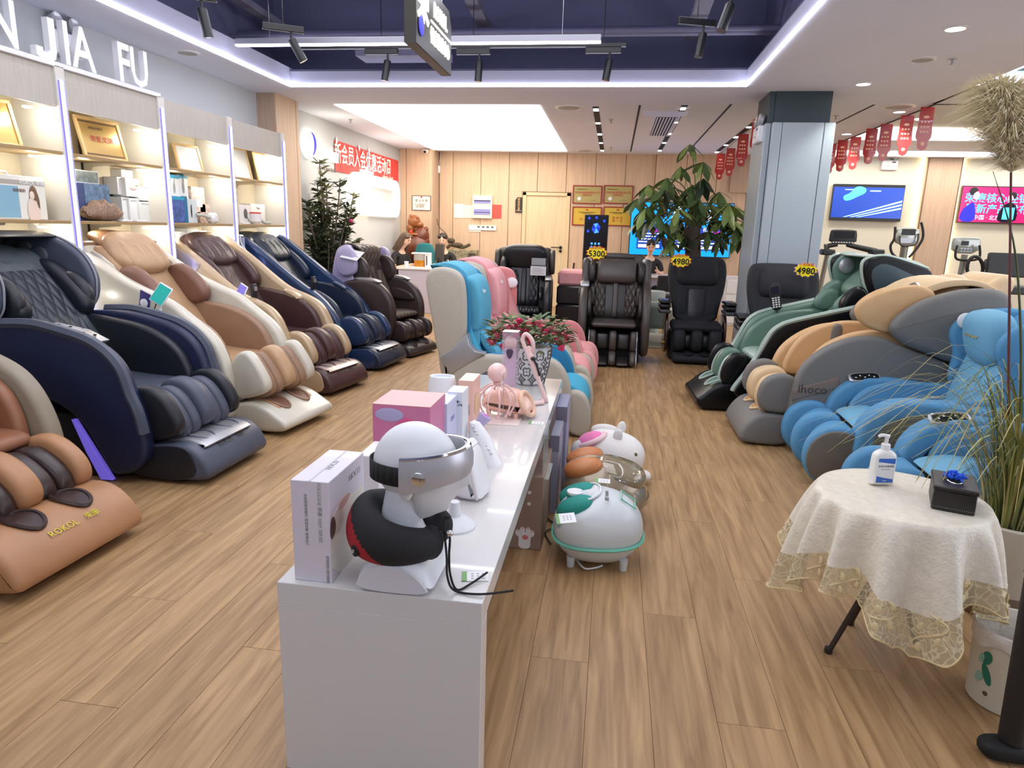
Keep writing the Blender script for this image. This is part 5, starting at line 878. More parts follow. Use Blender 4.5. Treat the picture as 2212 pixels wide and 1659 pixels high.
sR1 = dict(far=-1, far_shell=m_green, shell=m_gloss, inner=m_green, cushion=m_green, side=sideR1, hood=hoodR1, trim=m_mint, trim_r=.02, trim_label='pale mint edge rim', calf_m=m_green, calf_out=m_gloss, calf_mid=m_green, calf_pad=m_mint, foot_m=m_gloss, toe=m_green, well=m_green, rim=m_mint, seat_m=m_mint, back_shell=m_mint, W=.38,
           calf=lambda o: tr(o, .31, [(1558, 808), (1570, 778), (1590, 762), (1619, 768), (1624, 785), (1602, 818), (1586, 836), (1559, 828)]), foot=[(.5, .22), (.62, .24), (.74, .25), (.84, .2), (.91, .13), (.96, .1), (.94, .03), (.86, .01), (.56, .01), (.5, .1)],
           wing=[(-.3, 1.0), (-.2, 1.04), (-.1, .96), (-.08, .86), (-.2, .82), (-.3, .9)], head=(-.42, 1.12), shell_prof=[(-.74, 1.0), (-.66, 1.22), (-.55, 1.2), (-.1, .46), (.0, .2), (-.2, .2), (-.45, .5), (-.7, .8)])
r1 = zchair('green massage chair with a glossy black and mint shell and a round speaker', (1.7, 6.05), -176, sR1)
sideR2 = lambda o: tr(o, .39, [(1700, 909), (1708, 861), (1725, 808), (1751, 775), (1798, 745), (1854, 728), (1907, 728), (1943, 745), (1996, 765), (2043, 781)]) + [(-.35, .62), (-.4, .3), (-.3, .06), (.6, .04), (.68, .12)]
def hoodR2(o):
    hp = tr(o, .4, [(1921, 718), (1923, 699), (1950, 672), (1996, 646), (2062, 627), (2129, 622), (2175, 630), (2188, 650), (2185, 700), (2165, 770), (2110, 800), (2043, 781), (2009, 767), (1950, 745)])
    for sg in (-1, 1):
        slab('hood_panel', hp, sg * .38 - .05, sg * .38 + .05, m_grey, o, .05)
        hq = tr(o, .31, [(1841, 670), (1860, 645), (1920, 622), (1990, 612), (2030, 640), (1990, 690), (1930, 725), (1860, 705)]) if sg > 0 else tr(o, -.31, [(1841, 670), (1858, 645), (1900, 622), (1960, 610), (2010, 612), (1990, 660), (1920, 720), (1860, 700)])
        slab('hood_lining', hq, sg * .31 - .03, sg * .31 + .03, m_sand, o, .025)
    slab('hood_cover', [(-.56, 1.14), (-.4, 1.22), (-.16, 1.2), (.02, 1.08), (.1, .98), (.06, .98), (-.05, 1.08), (-.2, 1.16), (-.4, 1.18), (-.5, 1.13)], -.22, .3, m_sandl, o, .006)
    text('新款 V8', .03, mat('text_brown', (150, 110, 70), .5), o, facing((.075, .24, 1.03), (0, 1, 0), (-.6, 0, .8)), .0005)
    slab('chrome_bar', tr(o, .395, [(1712, 842), (1812, 815), (1812, 838), (1710, 865)]), .388, .394, mat('rose_bar', (150, 126, 112), .3, .4), o, .002, 0, label='rose-brown name bar'); q = tr(o, .395, [(1755, 842)])[0]
    text('ihoco', .085, m_txd, o, facing((q[0], .396, q[1]), (-1, 0, 0.0)), .0006)
    g = G(); g.tube(curve([(-.1, .24, 1.1), (-.05, .24, 1.17), (.02, .24, 1.12), (.0, .24, 1.06)]), .012, 8); g.build('chrome_ring', m_chrome, o)
    slab('arm_stripe', [(.22, .83), (.3, .83), (.3, .66), (.22, .7)], -.3, -.2, m_grey, o, .02)
sR2 = dict(far=-1, shell=m_grey, inner=m_sand, cushion=m_sandl, side=sideR2, hood=hoodR2, far_shell=m_sand, calf_m=m_sand, calf_out=m_grey, calf_mid=m_sandl, calf_pad=m_sandl, foot_m=m_grey, toe=m_sand, well=m_sand, rim=m_sandl, W=.39, FW=.33, CW=.33, wing_m=m_sand,
           calf=[(.62, .48), (.72, .535), (.84, .5), (.885, .42), (.89, .32), (.85, .25), (.66, .24), (.62, .3)], foot=[(.62, .22), (.72, .24), (.86, .24), (.93, .18), (.98, .1), (.99, .03), (.9, .01), (.66, .01), (.62, .1)],
           arm=[(-.2, .8), (.1, .86), (.3, .84), (.5, .74), (.6, .56), (.62, .42), (.4, .42), (.1, .48), (-.2, .6)], head=(-.28, 1.08), wing=[(-.3, 1.0), (-.2, 1.04), (-.05, .96), (.0, .86), (-.15, .82), (-.3, .9)],
           shell_prof=[(-.58, 1.0), (-.5, 1.14), (-.4, 1.16), (-.05, .5), (.0, .2), (-.3, .2), (-.45, .4), (-.58, .7)])
r2 = zchair('grey and sand massage chair with a big egg-shaped hood and name bar', (1.95, 5.1), 180, sR2)
def bluechair(label, loc, rot, near=True):
    o = thing('massage_chair', label, 'massage chair', (loc[0], loc[1], 0), rot)
    side = [(.7, .2), (.69, .34), (.66, .43), (.6, .5), (.5, .545), (.36, .555), (.2, .545), (.04, .52), (-.1, .54), (-.3, .5), (-.45, .35), (-.42, .08), (.5, .06), (.66, .1)]
    for sg in (-1, 1):
        slab('side_panel', [(x - .012, z - .02) for x, z in side], sg * .37 - .03, sg * .37 + .03, m_gbr, o, .02)
        slab('arm_cover', [(.7, .2), (.69, .34), (.66, .43), (.6, .5), (.5, .555), (.36, .565), (.2, .555), (.04, .53), (-.1, .56), (-.14, .5), (.04, .47), (.3, .48), (.5, .44), (.58, .34), (.6, .2)], sg * .33 - .075, sg * .33 + .072, m_sky, o, .03)
        slab('arm_inner', [(-.15, .55), (.2, .56), (.45, .52), (.56, .4), (.56, .3), (-.1, .32)], sg * .25 - .03, sg * .25 + .03, m_sky, o, .02)
        slab('back_wing', [(-.05, .5), (-.02, .62), (-.04, .75), (.02, .88), (-.02, .97), (-.12, 1.03), (-.3, 1.06), (-.46, 1.04), (-.5, .9), (-.4, .6), (-.3, .45)], sg * .3 - .035, sg * .3 + .035, m_sky, o, .03)
        g = G(); g.X = T(-.06 if sg < 0 else -.16, sg * .258, .965) @ rx(90 * sg); g.lathe([(.05, -.01), (.05, .008), (.035, .014), (.0, .014)], 24); g.build('speaker', m_white, o)
    slab('back_shell', [(-.3, 1.05), (-.5, 1.03), (-.55, .8), (-.45, .4), (-.2, .3), (-.15, .45)], -.3, .3, m_sky, o, .05)
    slab('backrest', [(-.2, .9), (-.12, .9), (.0, .5), (.02, .38), (-.1, .36), (-.26, .8)], -.24, .24, m_skyl, o, .03)
    pad('head_pillow', (-.09, 0, .9), (.1, .2, .165), 14, m_skyl, o, 3.2)
    text('ihoco', .075, mat('gold_thread', (206, 176, 90), .4, .4), o, facing((.012, .0, .92), (0, 1, 0), (-.25, 0, 1)), .001)
    slab('seat_cushion', [(-.1, .3), (.55, .3), (.62, .35), (.55, .39), (.1, .38), (-.1, .37)], -.225, .225, m_skyl, o, .03)
    slab('seat_flap', [(.46, .395), (.62, .37), (.66, .33), (.62, .355), (.46, .38)], -.2, .2, m_skyl, o, .004)
    leg = [(.66, .34), (.74, .375), (.84, .37), (.92, .31), (.955, .22), (.95, .12), (.9, .04), (.82, .0), (.74, .03), (.66, .16)]
    for sg in (-1, 1):
        slab('leg_wall', leg, sg * .31 - .05, sg * .31 + .05, m_sky, o, .035); slab('leg_side', [(x * .94 + .045, z * .9 + .014) for x, z in leg], sg * .355 - .016, sg * .355 + .012, m_gbr, o, .012)
    slab('leg_divider', leg, -.055, .055, m_sky, o, .04); 
    for sg in (-1, 1): slab('leg_channel', [(x - .07 if x > .7 else x, z - .03 if z > .1 else z + .03) for x, z in leg], sg * .16 - .1, sg * .16 + .1, m_sky, o, .02)
    TC = T(.47, -.3, .556) @ ry(6) @ rx(-32); g = G(); g.X = TC; g.ell((0, 0, 0), (.1, .042, .007), 4, 28, 6); g.build('control_rim', m_silver, o); g = G(); g.X = TC @ T(0, 0, .004); g.ell((0, 0, 0), (.088, .032, .006), 4, 28, 6); g.build('control_panel', m_gloss, o)
    g = G(); g.X = TC @ T(0, 0, .0105); [g.ell((-.055 + k * .028, (-.008 if k % 2 else .008), 0), (.006, .005, .0012), 2, 8, 4) for k in range(5)]; g.build('button', m_white, o)
    return o
r3 = bluechair('sky blue fabric massage chair with a gold logo on its pillow', (2.16, 4.36), 178)
r4 = bluechair('sky blue fabric massage chair cut off by the picture edge, behind the round table', (2.24, 3.36), 178)
# --- grey wing-back chairs behind the display table
m_oat = lth('oat_fabric', (178, 170, 156), .85, 'fabric'); m_turq = lth('turquoise', (68, 160, 190), .8, 'fabric'); m_turd = lth('deep_turquoise', (40, 124, 164), .8, 'fabric'); m_tqc = mat('turquoise_cloth', (84, 160, 186), .85, kind='soft'); m_pinkc = mat('pink_cloth', (226, 160, 162), .85, kind='soft'); m_pink = lth('pink', (226, 158, 156), .7, 'fabric'); m_pinkd = lth('deep_pink', (206, 128, 128), .7, 'fabric')
WB = [(-.3, 1.1), (-.26, 1.165), (-.18, 1.18), (-.09, 1.165), (-.03, 1.12), (-.01, 1.04), (.0, .9), (.0, .68), (-.05, .54), (-.14, .46), (-.21, .56), (-.25, .8), (-.285, .98)]
WS = [(-.1, .47), (.0, .54), (.11, .58), (.3, .575), (.5, .58), (.64, .575), (.73, .48), (.77, .33), (.77, .15), (.7, .05), (.1, .05), (-.1, .2), (-.15, .36)]
def wingchair(label, loc, rot, outer, inner, deep, cloth, lobe, cover=True):
    o = thing('massage_chair', label, 'massage chair', (loc[0], loc[1], 0), rot)
    for sg in (-1, 1):
        slab('wing_panel', WB, sg * .33 - .045, sg * .33 + .045, outer, o, .03); slab('base_panel', WS, sg * .335 - .045, sg * .335 + .045, outer, o, .04)
        slab('wing_lining', [(x * .9 + .015, z * .985) for x, z in WB], sg * .27 - .02, sg * .27 + .02, deep, o, .015)
        slab('arm_rim', [(.1, .575), (.5, .58), (.64, .57), (.72, .47), (.76, .33), (.76, .2), (.66, .2), (.6, .42), (.5, .5), (.1, .5)], sg * .27 - .03, sg * .27 + .03, deep, o, .02)
        slab('leg_panel', [(.7, .3), (.78, .35), (.86, .32), (.9, .24), (.915, .12), (.9, .02), (.82, .0), (.74, .04)], sg * .29 - .05, sg * .29 + .05, outer, o, .03)
        slab('silver_collar', [(.01, .72), (.03, .64), (.07, .6), (.14, .58), (-.10, .42), (-.19, .54), (-.1, .6)], sg * .335 - .048, sg * .335 + .048, m_silver, o, .006, 0)
    slab('back_shell', [(-.3, 1.08), (-.22, 1.16), (-.16, 1.14), (-.1, .7), (-.05, .4), (-.2, .3), (-.24, .7)], -.31, .31, outer, o, .05); slab('backrest', [(-.2, 1.12), (-.12, 1.14), (.02, .7), (.14, .44), (.0, .4), (-.15, .7)], -.25, .25, inner, o, .04)
    slab('seat_cushion', [(.0, .36), (.6, .36), (.64, .42), (.6, .47), (.1, .5)], -.25, .25, inner, o, .04); slab('base', [(-.1, .02), (.6, .02), (.65, .36), (-.1, .36)], -.29, .29, m_blackm, o, .02, 1)
    for k in range(5): slab('calf_lobe', [(.66, .36), (.76, .37), (.86, .31), (.89, .2), (.86, .05), (.72, .03)], -.225 + k * .09, -.225 + k * .09 + .086, lobe, o, .03)
    if cover:
        slab('cover_cloth', [(-.34, 1.17), (-.2, 1.21), (-.06, 1.17), (.0, 1.06), (.04, .9), (.07, .68), (.06, .52), (.0, .7), (-.04, 1.0), (-.1, 1.12), (-.2, 1.17)], -.2, .2, cloth, o, .008)
        slab('cover_pillow', [(-.1, 1.12), (.04, 1.1), (.085, .92), (.085, .74), (.04, .7), (-.1, .72)], -.212, .212, cloth, o, .03)
        for sg in (-1, 1): slab('cover_flap', [(.04, .72), (.1, .7), (.22, .54), (.2, .49), (.08, .6)], sg * .1 - .07, sg * .1 + .07, cloth, o, .012)
        text('ihoco', .05, m_white, o, facing((.075, -.08, 1.0), (0, 1, 0), (-.15, 0, 1)), .001)
    g = G(); g.X = T(.12, -.4, .36) @ ry(-35); g.box(-.1, .1, -.03, .015, -.06, .06, .012); g.build('speaker_box', m_black, o); g = G(); g.X = T(.12, -.432, .36) @ ry(-35); g.box(-.07, .05, -.004, .0, -.04, .04, .001); g.build('speaker_grille', mat('print_dark', (90, 92, 88), .6), o) if False else None
    return o
w1 = wingchair('oat grey wing-back massage chair with a turquoise lining, behind the display table', (-1.0, 5.0), 0, m_oat, m_turq, m_turd, m_tqc, m_turq)
w2 = wingchair('oat grey wing-back massage chair with pink lining, behind the turquoise one', (-1.02, 5.92), 0, m_oat, m_pink, m_pinkd, m_pinkc, m_pink)
w3 = wingchair('all-pink massage chair with a round white wing speaker', (-1.0, 6.85), 0, m_pink, m_pink, m_pinkd, m_pinkc, m_pink, cover=False)
w3.scale = (1, 1, .9)
for sg in (1,): g = G(); g.X = T(-.04, sg * .245, 1.0) @ rx(90 * sg); g.lathe([(.06, -.01), (.06, .01), (.045, .016), (0, .016)], 28); g.build('speaker', m_white, w3)
# hand remote on the chair by the column
p = on_y(1674, 640, 6.3); o = thing('remote_control', 'black remote control with white keys standing up before the column chair', 'remote control', p, 0); g = G(); g.X = ry(-12); g.infl([(-.045, .1), (.03, .12), (.05, .09), (.05, -.1), (.03, -.13), (-.02, -.13), (-.045, -.08)], -.012, .012, .008, 2, 1); g.build('body', m_black, o)
g = G(); g.X = ry(-12) @ T(0, -.014, 0); [g.box(-.03 + a * .024, -.014 + a * .024, -.002, .001, -.1 + b_ * .02, -.088 + b_ * .02, 0) for a in range(3) for b_ in range(5)]; g.build('key', m_white, o, False); g = G(); g.X = ry(-12) @ T(0, -.014, 0); g.box(-.034, .036, -.002, .001, .02, .085); g.build('display', mat('display_navy', (20, 22, 50), .2), o, False)
G().tube(curve([(.03, 0, -.13), (.05, 0, -.2), (.1, .0, -.22), (.14, .02, -.3)]), .004, 6).build('cable', m_black, o)
# pink and black sofa
o = thing('sofa', 'low sofa with a pink top and black front between two dark chairs', 'sofa', (-.16, 9.3, 0)); G().box(-.55, .55, -.3, .35, .74, .93, .03).build('backrest_cover', m_pinkc, o); G().box(-.55, .55, -.38, .32, .5, .74, .02).build('backrest', m_bk, o); G().box(-.55, .55, -.45, .3, .27, .5, .02).build('seat', m_bk, o); G().box(-.55, .55, -.47, .32, .02, .27, .02).build('plinth', mat('sofa_grey', (72, 74, 76), .7, kind='fabric'), o)
# ================================================================== display table in the aisle
m_tbl = mat('gloss_white_lacquer', (208, 206, 204), .16, coat=.3); TX0, TX1, TY0, TY1, TZ = -.797, -.264, 1.457, 4.05, .558
t = thing('display_table', 'long glossy white display table running down the aisle', 'table', ((TX0 + TX1) / 2, (TY0 + TY1) / 2, 0)); cx, cy = t.location.x, t.location.y
G().box(TX0 - cx, TX1 - cx, TY0 - cy, TY1 - cy, TZ - .062, TZ, .0015).build('tabletop', m_tbl, t, False); G().box(TX0 - cx, TX1 - cx, TY0 - cy, TY0 - cy + .07, .0, TZ - .062, .0015).build('leg_panel', m_tbl, t, False); G().box(TX0 - cx, TX1 - cx, TY1 - cy - .07, TY1 - cy, .0, TZ - .062, .0015).build('leg_panel', m_tbl, t, False)
def tp(px, py, z=TZ): return on_z(px, py, z)
def tbox(px0, px1, pbot, ptop, dep, col, name, label, cat='box', kind='plain', rot=0, grp=None, top=None):
    a = tp(px0, pbot); b_ = tp(px1, pbot); Y = (a.y + b_.y) / 2; h = on_y((px0 + px1) / 2, ptop, Y).z - TZ; w_ = (b_.x - a.x) / 2
    o = thing(name, label, cat, ((a.x + b_.x) / 2, Y, TZ), rot, grp); G().box(-w_, w_, 0, dep, .0, h, .002).build('carton', mat('carton_%d_%d_%d%s' % (col + (kind,)), col, .35, kind=kind), o, False)
    if top: G().box(-w_, w_, 0, dep, h, h + .002).build('lid', mat('lid_%d_%d_%d' % top, top, .4), o, False)
    return o, w_, h
# tall white pack
m_pack = mat('pack_white', (214, 208, 218), .3, coat=.3)
o = thing('product_box', 'tall narrow white pack with tiny grey print at the table corner', 'box', (-.708, 1.478, TZ), 0); h = .272; w_ = .05
G().box(-w_, w_, 0, .24, 0, h, .0015).build('carton', m_pack, o, False)
text('YOLUODE 荣康 OEM SERIES', .013, mat('print_grey', (150, 152, 152), .6), o, facing((.024, -.0006, h * .7), (0, 0, -1), (1, 0, 0)), .0003); text('无线颈部按摩仪 恒温热敷 便携设计', .009, mat('print_grey', (150, 152, 152), .6), o, facing((-.012, -.0006, h * .62), (0, 0, -1), (1, 0, 0)), .0003); text('舒适释放 随时随地', .009, mat('print_grey', (150, 152, 152), .6), o, facing((.04, -.0006, h * .14), (0, 0, -1), (1, 0, 0)), .0003)
text('HOCO', .022, mat('print_grey', (150, 152, 152), .6), o, facing((0.01, .12, h + .0006), (0, 1, 0), (-1, 0, 0)), .0003); G().box(-.003, .003, 0, .24, h + .0002, h + .0008).build('lid_seam', mat('seam_grey', (190, 190, 196), .5), o, False)
text('HOCO', .026, mat('print_grey', (150, 152, 152), .6), o, facing((w_ + .0006, .17, h * .86), (0, 1, 0)), .0003)
g = G(); g.infl([(0.0, 0), (.24, 0), (.24, h * .68), (.16, h * .66), (.08, h * .73), (.0, h * .62)], -.0004, .0004, .0001, 1, 1); q = g.build('printed_scene', mat('pack_cream', (222, 220, 204), .3, coat=.3), o, False); q.matrix_local = Matrix(((0, 1, 0, w_ + .0004), (1, 0, 0, 0), (0, 0, 1, 0), (0, 0, 0, 1)))
g = G(); g.infl([(.0, h * .42), (.03, h * .46), (.035, h * .56), (.02, h * .66), (.0, h * .6)], -.0003, .0008, .0001, 1, 2); q = g.build('printed_hair', mat('print_umber', (92, 72, 68), .5), o, False); q.matrix_local = Matrix(((0, 1, 0, w_ + .0006), (1, 0, 0, 0), (0, 0, 1, 0), (0, 0, 0, 1)))
g = G(); g.infl([(.06, h * .62), (.12, h * .66), (.14, h * .72), (.08, h * .74), (.05, h * .7)], -.0003, .0008, .0001, 1, 2); q = g.build('printed_skin', mat('print_blush', (206, 168, 158), .5), o, False); q.matrix_local = Matrix(((0, 1, 0, w_ + .0006), (1, 0, 0, 0), (0, 0, 1, 0), (0, 0, 0, 1)))
# second low white pack behind it
o, w_, h = tbox(775, 822, 1140, 985, .14, (226, 222, 222), 'product_box', 'low white pack with a black print behind the tall pack'); text('YU', .03, m_black, o, facing((.01, .1, h + .0006), (1, 0, 0), (0, 1, 0)), .0003)
# big pink holographic box
o, w_, h = tbox(803, 933, 1078, 877, .2, (206, 120, 158), 'product_box', 'large pink iridescent cube box with a flat rose lid', top=(214, 158, 160)); deco_m = mat('holo_rose', (216, 90, 140), .3)
g = G(); g.ell((.02, -.001, h * .72), (w_ * .45, .002, h * .16), 2, 24, 8); g.build('printed_cloud', deco_m, o); G().box(-w_, w_, -.001, 0, h * .0, h * .2).build('printed_band', mat('holo_lilac', (176, 130, 186), .3), o, False); g = G(); g.ell((-.04, -.001, h * .9), (w_ * .5, .0015, h * .07), 2, 24, 8); g.build('printed_haze', mat('holo_blue', (176, 168, 206), .3), o)
# narrow iridescent box
o, w_, h = tbox(936, 966, 1040, 872, .16, (200, 204, 228), 'product_box', 'narrow pale blue iridescent box beside the pink cube'); G().ell((w_ + .001, .1, h * .35), (.001, .03, .05)).build('printed_hand', mat('print_blush', (206, 168, 158), .5), o); text('按摩仪', .02, m_vio, o, facing((w_ + .0006, .08, h * .75), (0, 1, 0)), .0003)
# tall white canister box
p = tp(955, 925); o = thing('white_canister', 'white oval-topped canister behind the iridescent boxes', 'canister', (p.x, p.y, TZ)); hz = on_y(958, 812, p.y).z - TZ; g = G(); g.lathe([(.062, 0), (.066, .03), (.066, hz - .05), (.056, hz), (.05, hz), (.048, hz - .01), (.0, hz - .012)], 28, sx=1.0, sy=.8); g.build('body', m_white, o); g = G(); g.lathe([(.048, hz - .009), (0, hz - .008)], 24, sx=1, sy=.8); g.build('mouth', mat('canister_inner', (186, 198, 214), .5), o)
o, w_, h = tbox(964, 999, 1010, 846, .1, (226, 228, 236), 'product_box', 'white bottle-shaped carton with black data print'); text('■■▪\nVOLUME', .012, m_black, o, facing((w_ * .2, -.0006, h * .85), FX), .0003); g = G(); [g.box(-w_ * .6, -w_ * .25, -.001, 0, .02 + k * .012, .026 + k * .012) for k in range(9)]; g.build('print_line', mat('print_grey', (150, 152, 152), .6), o, False)
# peach box
o, w_, h = tbox(988, 1022, 935, 822, .16, (232, 186, 170), 'product_box', 'peach carton with a small photo print'); G().box(-w_ * .6, w_ * .6, -.001, 0, h * .35, h * .55).build('printed_photo', mat('print_photo', (180, 160, 150), .4), o, False); G().ell((w_ + .001, .08, h * .5), (.001, .05, .05)).build('printed_circle', mat('print_sand', (226, 190, 150), .4), o)
# mannequin head on a cut shoulder base
m_head = mat('mannequin_white', (216, 218, 222), .4, coat=.15)
hd = thing('mannequin_head', 'white mannequin head wearing a massage visor and neck pillow', 'mannequin head', (-.462, 1.57, TZ), 0)
# local: x = the face's direction (picture right), y = away
g = G(); HZ = .297
V = []; nu, nv = 36, 24
for i in range(nv + 1):
    ph = -PI / 2 + PI * i / nv
    for k in range(nu):
        th = 2 * PI * k / nu; x = math.cos(ph) * math.cos(th); y = math.cos(ph) * math.sin(th); z = math.sin(ph)
        X_ = .112 * x; Y_ = .082 * y; Z_ = .118 * z
        if z < 0: # jaw and face
            X_ *= 1 - .2 * (-z) * (1 if x < 0 else .1); Y_ *= 1 - .28 * (-z); Z_ *= 1.18 if x > 0 else .85
        if x > .6: # nose, brow, lips, chin
            wy = math.exp(-(Y_ / .014) ** 2); X_ += .026 * wy * math.exp(-((Z_ + .03) / .016) ** 2) + .012 * wy * math.exp(-((Z_ + .015) / .03) ** 2)
            X_ -= .012 * math.exp(-((abs(Y_) - .03) / .016) ** 2) * math.exp(-((Z_ + .004) / .014) ** 2)
            X_ += .010 * math.exp(-(Y_ / .022) ** 2) * (math.exp(-((Z_ + .062) / .007) ** 2) + math.exp(-((Z_ + .076) / .007) ** 2)) + .014 * math.exp(-(Y_ / .026) ** 2) * math.exp(-((Z_ + .108) / .015) ** 2)
        V.append((X_, Y_, Z_ + HZ))
Fc = []
for i in range(nv):
    for k in range(nu): Fc.append((i * nu + k, i * nu + (k + 1) % nu, (i + 1) * nu + (k + 1) % nu, (i + 1) * nu + k))
g.add(V, Fc)
for sg in (-1, 1): g.X = T(-.005, sg * .076, HZ - .03) @ rz(sg * 14); g.ell((0, 0, 0), (.02, .009, .032), 2.2, 16, 10); g.X = Matrix.Identity(4)
g.tube(curve([(-.02, 0, HZ - .05), (-.03, 0, HZ - .1), (-.04, 0, HZ - .14), (-.045, 0, .11), (-.04, 0, .05)]), [.055] * 8 + [.054] * 4 + [.055, .058, .062, .066, .07, .074, .078, .08, .082, .084, .086, .088, .09], 28)
g.build('head', m_head, hd, ang=60)
g = G(); g.infl([(-.135, 0), (.075, 0), (.06, .04), (.025, .08), (-.02, .1), (-.08, .095), (-.12, .05)], -.11, .11, .03, 4, 2); g.build('shoulder_base', m_head, hd)
g = G(); g.infl([(-.13, .003), (.068, .003), (.05, .035), (.015, .065), (-.03, .08), (-.08, .072), (-.115, .04)], -.114, -.109, .002, 1, 2); g.build('cut_face', mat('mannequin_shade', (206, 206, 214), .45), hd)
# visor massager
m_vis = mat('visor_silver', (186, 186, 192), .28, .35); vs = thing('eye_massager_visor', 'silver eye massager visor worn on the mannequin head', 'massager', (hd.location.x, hd.location.y, TZ + HZ + .008), 0)
g = G(); n = 26; ring = []
for k in range(n + 1):
    a = math.radians(-100 + 200 * k / n); ww = .046 - .008 * math.cos(a * 1.0) ; rr_ = 1.0
    ring.append((a, ww))
V = []; 
for a, ww in ring:
    ca, sa = math.cos(a), math.sin(a)
    for ro, zz in ((1.02, -ww), (1.15, -ww * .9), (1.2, -ww * .4), (1.2, ww * .4), (1.15, ww * .9), (1.02, ww), (1.02, 0)): V.append(((.114 * ca + .008) * ro, .088 * sa * ro, zz + .022 * ca))
m_ = 7; Fc = [(i * m_ + k, i * m_ + (k + 1) % m_, (i + 1) * m_ + (k + 1) % m_, (i + 1) * m_ + k) for i in range(n) for k in range(m_)] + [tuple(reversed(range(m_))), tuple(range(n * m_, n * m_ + m_))]
g.add(V, [tuple(reversed(f)) for f in Fc]); g.build('visor_shell', m_vis, vs)
g = G(); P = [((.114 * math.cos(a) + .008) * 1.1, .088 * math.sin(a) * 1.1, ww * .95 + .022 * math.cos(a)) for a, ww in ring]; g.tube(P, .006, 6); g.build('visor_rim', m_chrome, vs)
g = G(); g.X = T(.035, -.104, 0) @ rx(90); g.lathe([(.017, -.006), (.017, .003), (.013, .005), (.0, .005)], 24); g.build('dial', m_chrome, vs)
g = G(); P = []; 
for k in range(17): a = math.radians(96 + 168 * k / 16); P.append((.12 * math.cos(a), .088 * math.sin(a) * 1.02, -.005))
for k in range(len(P) - 1):
    (x0, y0, z0), (x1, y1, z1) = P[k], P[k + 1]; g.quad((x0, y0, z0 - .026), (x1, y1, z1 - .026), (x1, y1, z1 + .022), (x0, y0, z0 + .022))
g.v = g.v; bd = g.build('strap', mat('elastic_black', (16, 16, 20), .8, kind='fabric'), vs); md = bd.modifiers.new('thick', 'SOLIDIFY'); md.thickness = .004
# neck pillow
m_npk = mat('neck_pillow_black', (24, 24, 28), .8, kind='fabric'); m_npr = mat('neck_pillow_red', (160, 22, 36), .75, kind='fabric')
npw = thing('neck_pillow', 'black and red travel neck pillow around the mannequin neck', 'neck pillow', (hd.location.x - .035, hd.location.y, TZ + .118), 0)
pts = []; rads = []
for k in range(19):
    a = math.radians(30 + 300 * k / 18); q = abs(k - 9) / 9; pts.append((.1 * math.cos(a), .1 * math.sin(a), .0 + .028 * (1 - q) ** 1.2)); rads.append(.046 - .012 * q)
pts = [(x * 1.0, y, z) for x, y, z in pts]
g = G(); g.tube(curve(pts, 6), [rads[0] + (rads[9] - rads[0]) * (1 - abs(i - 54) / 54) for i in range(109)], 56, vs=[1.1 + .55 * (1 - abs(i - 54) / 54) ** .7 for i in range(109)]); g.ell(pts[0], (.033, .033, .045), 2, 16, 10); g.ell(pts[-1], (.033, .033, .045), 2, 16, 10)
for i, f in enumerate(g.f):
    x, y, z = (sum(g.v[k][q] for k in f) / len(f) for q in range(3))
    if len(f) == 4 and x < .03 and y < .05 and -.058 < z < .09 - (x + .15) * .95: g.m[i] = 1
g.build('pillow', [m_npk, m_npr], npw, ang=70)
g = G(); g.X = T(-.09, -.108, -.012) @ rz(-38) @ rx(90); g.lathe([(.015, -.004), (.015, .003), (.0, .004)], 20); g.build('valve', m_blackm, npw); g = G(); g.X = T(-.093, -.112, -.012) @ rz(-38) @ rx(90); g.lathe([(.005, 0), (.005, .003)], 12); g.build('valve_pin', m_silver, npw)
Z0 = -.116
G().tube(curve([(.12, -.045, .035), (.135, -.05, .02), (.135, -.055, -.03), (.14, -.06, -.08), (.16, -.07, Z0 + .004), (.19, -.03, Z0 + .004), (.22, .02, Z0 + .01)]), .003, 6).tube(curve([(.12, -.045, .03), (.13, -.06, -.03), (.135, -.07, -.08), (.155, -.075, Z0 + .004), (.22, -.08, Z0 + .004), (.3, -.05, Z0 + .006)]), .003, 6).tube(curve([(.1, -.05, .03), (.12, -.045, .05), (.115, -.03, .06), (.13, -.03, .062)]), .004, 6).build('cord', m_blackm, npw)
G().ell((.135, -.052, .03), (.01, .008, .008), 2.4, 12, 8).build('cord_stopper', m_chrome, npw)
# second mannequin bust base partly seen behind
p = tp(985, 1130); o = thing('table_mirror', 'round white table mirror base behind the mannequin', 'mirror', (p.x, p.y - .02, TZ)); G().lathe([(.065, 0), (.065, .006), (.05, .02), (.02, .035), (.015, .08)], 28).build('base', m_head, o)
# price tickets on the table
def ticket(px, py, z, rot, label, w_=.035, h=.026):
    p = on_z(px, py, z); o = thing('price_ticket', label, 'price ticket', (p.x, p.y, z), rot, 'small green and white price tickets'); G().box(-w_, w_, -h, h, 0, .0012).build('card', m_white, o, False); G().box(-w_, -w_ + .014, -h, h, .0012, .0018).box(-w_, w_, -h, -h + .002, .0012, .0018).build('green_bar', mat('ticket_green', (120, 170, 100), .5), o, False); g = G(); [g.box(-.01 + a * .014, -.003 + a * .014, -.012 + b_ * .012, -.008 + b_ * .012, .0012, .0016) for a in range(3) for b_ in range(3)]; g.build('print_line', mat('print_grey', (150, 152, 152), .6), o, False); return o
ticket(1026, 1246, TZ, 12, 'green and white price ticket at the front of the display table'); ticket(1158, 914, TZ, 0, 'green and white price ticket beside the peach massager')
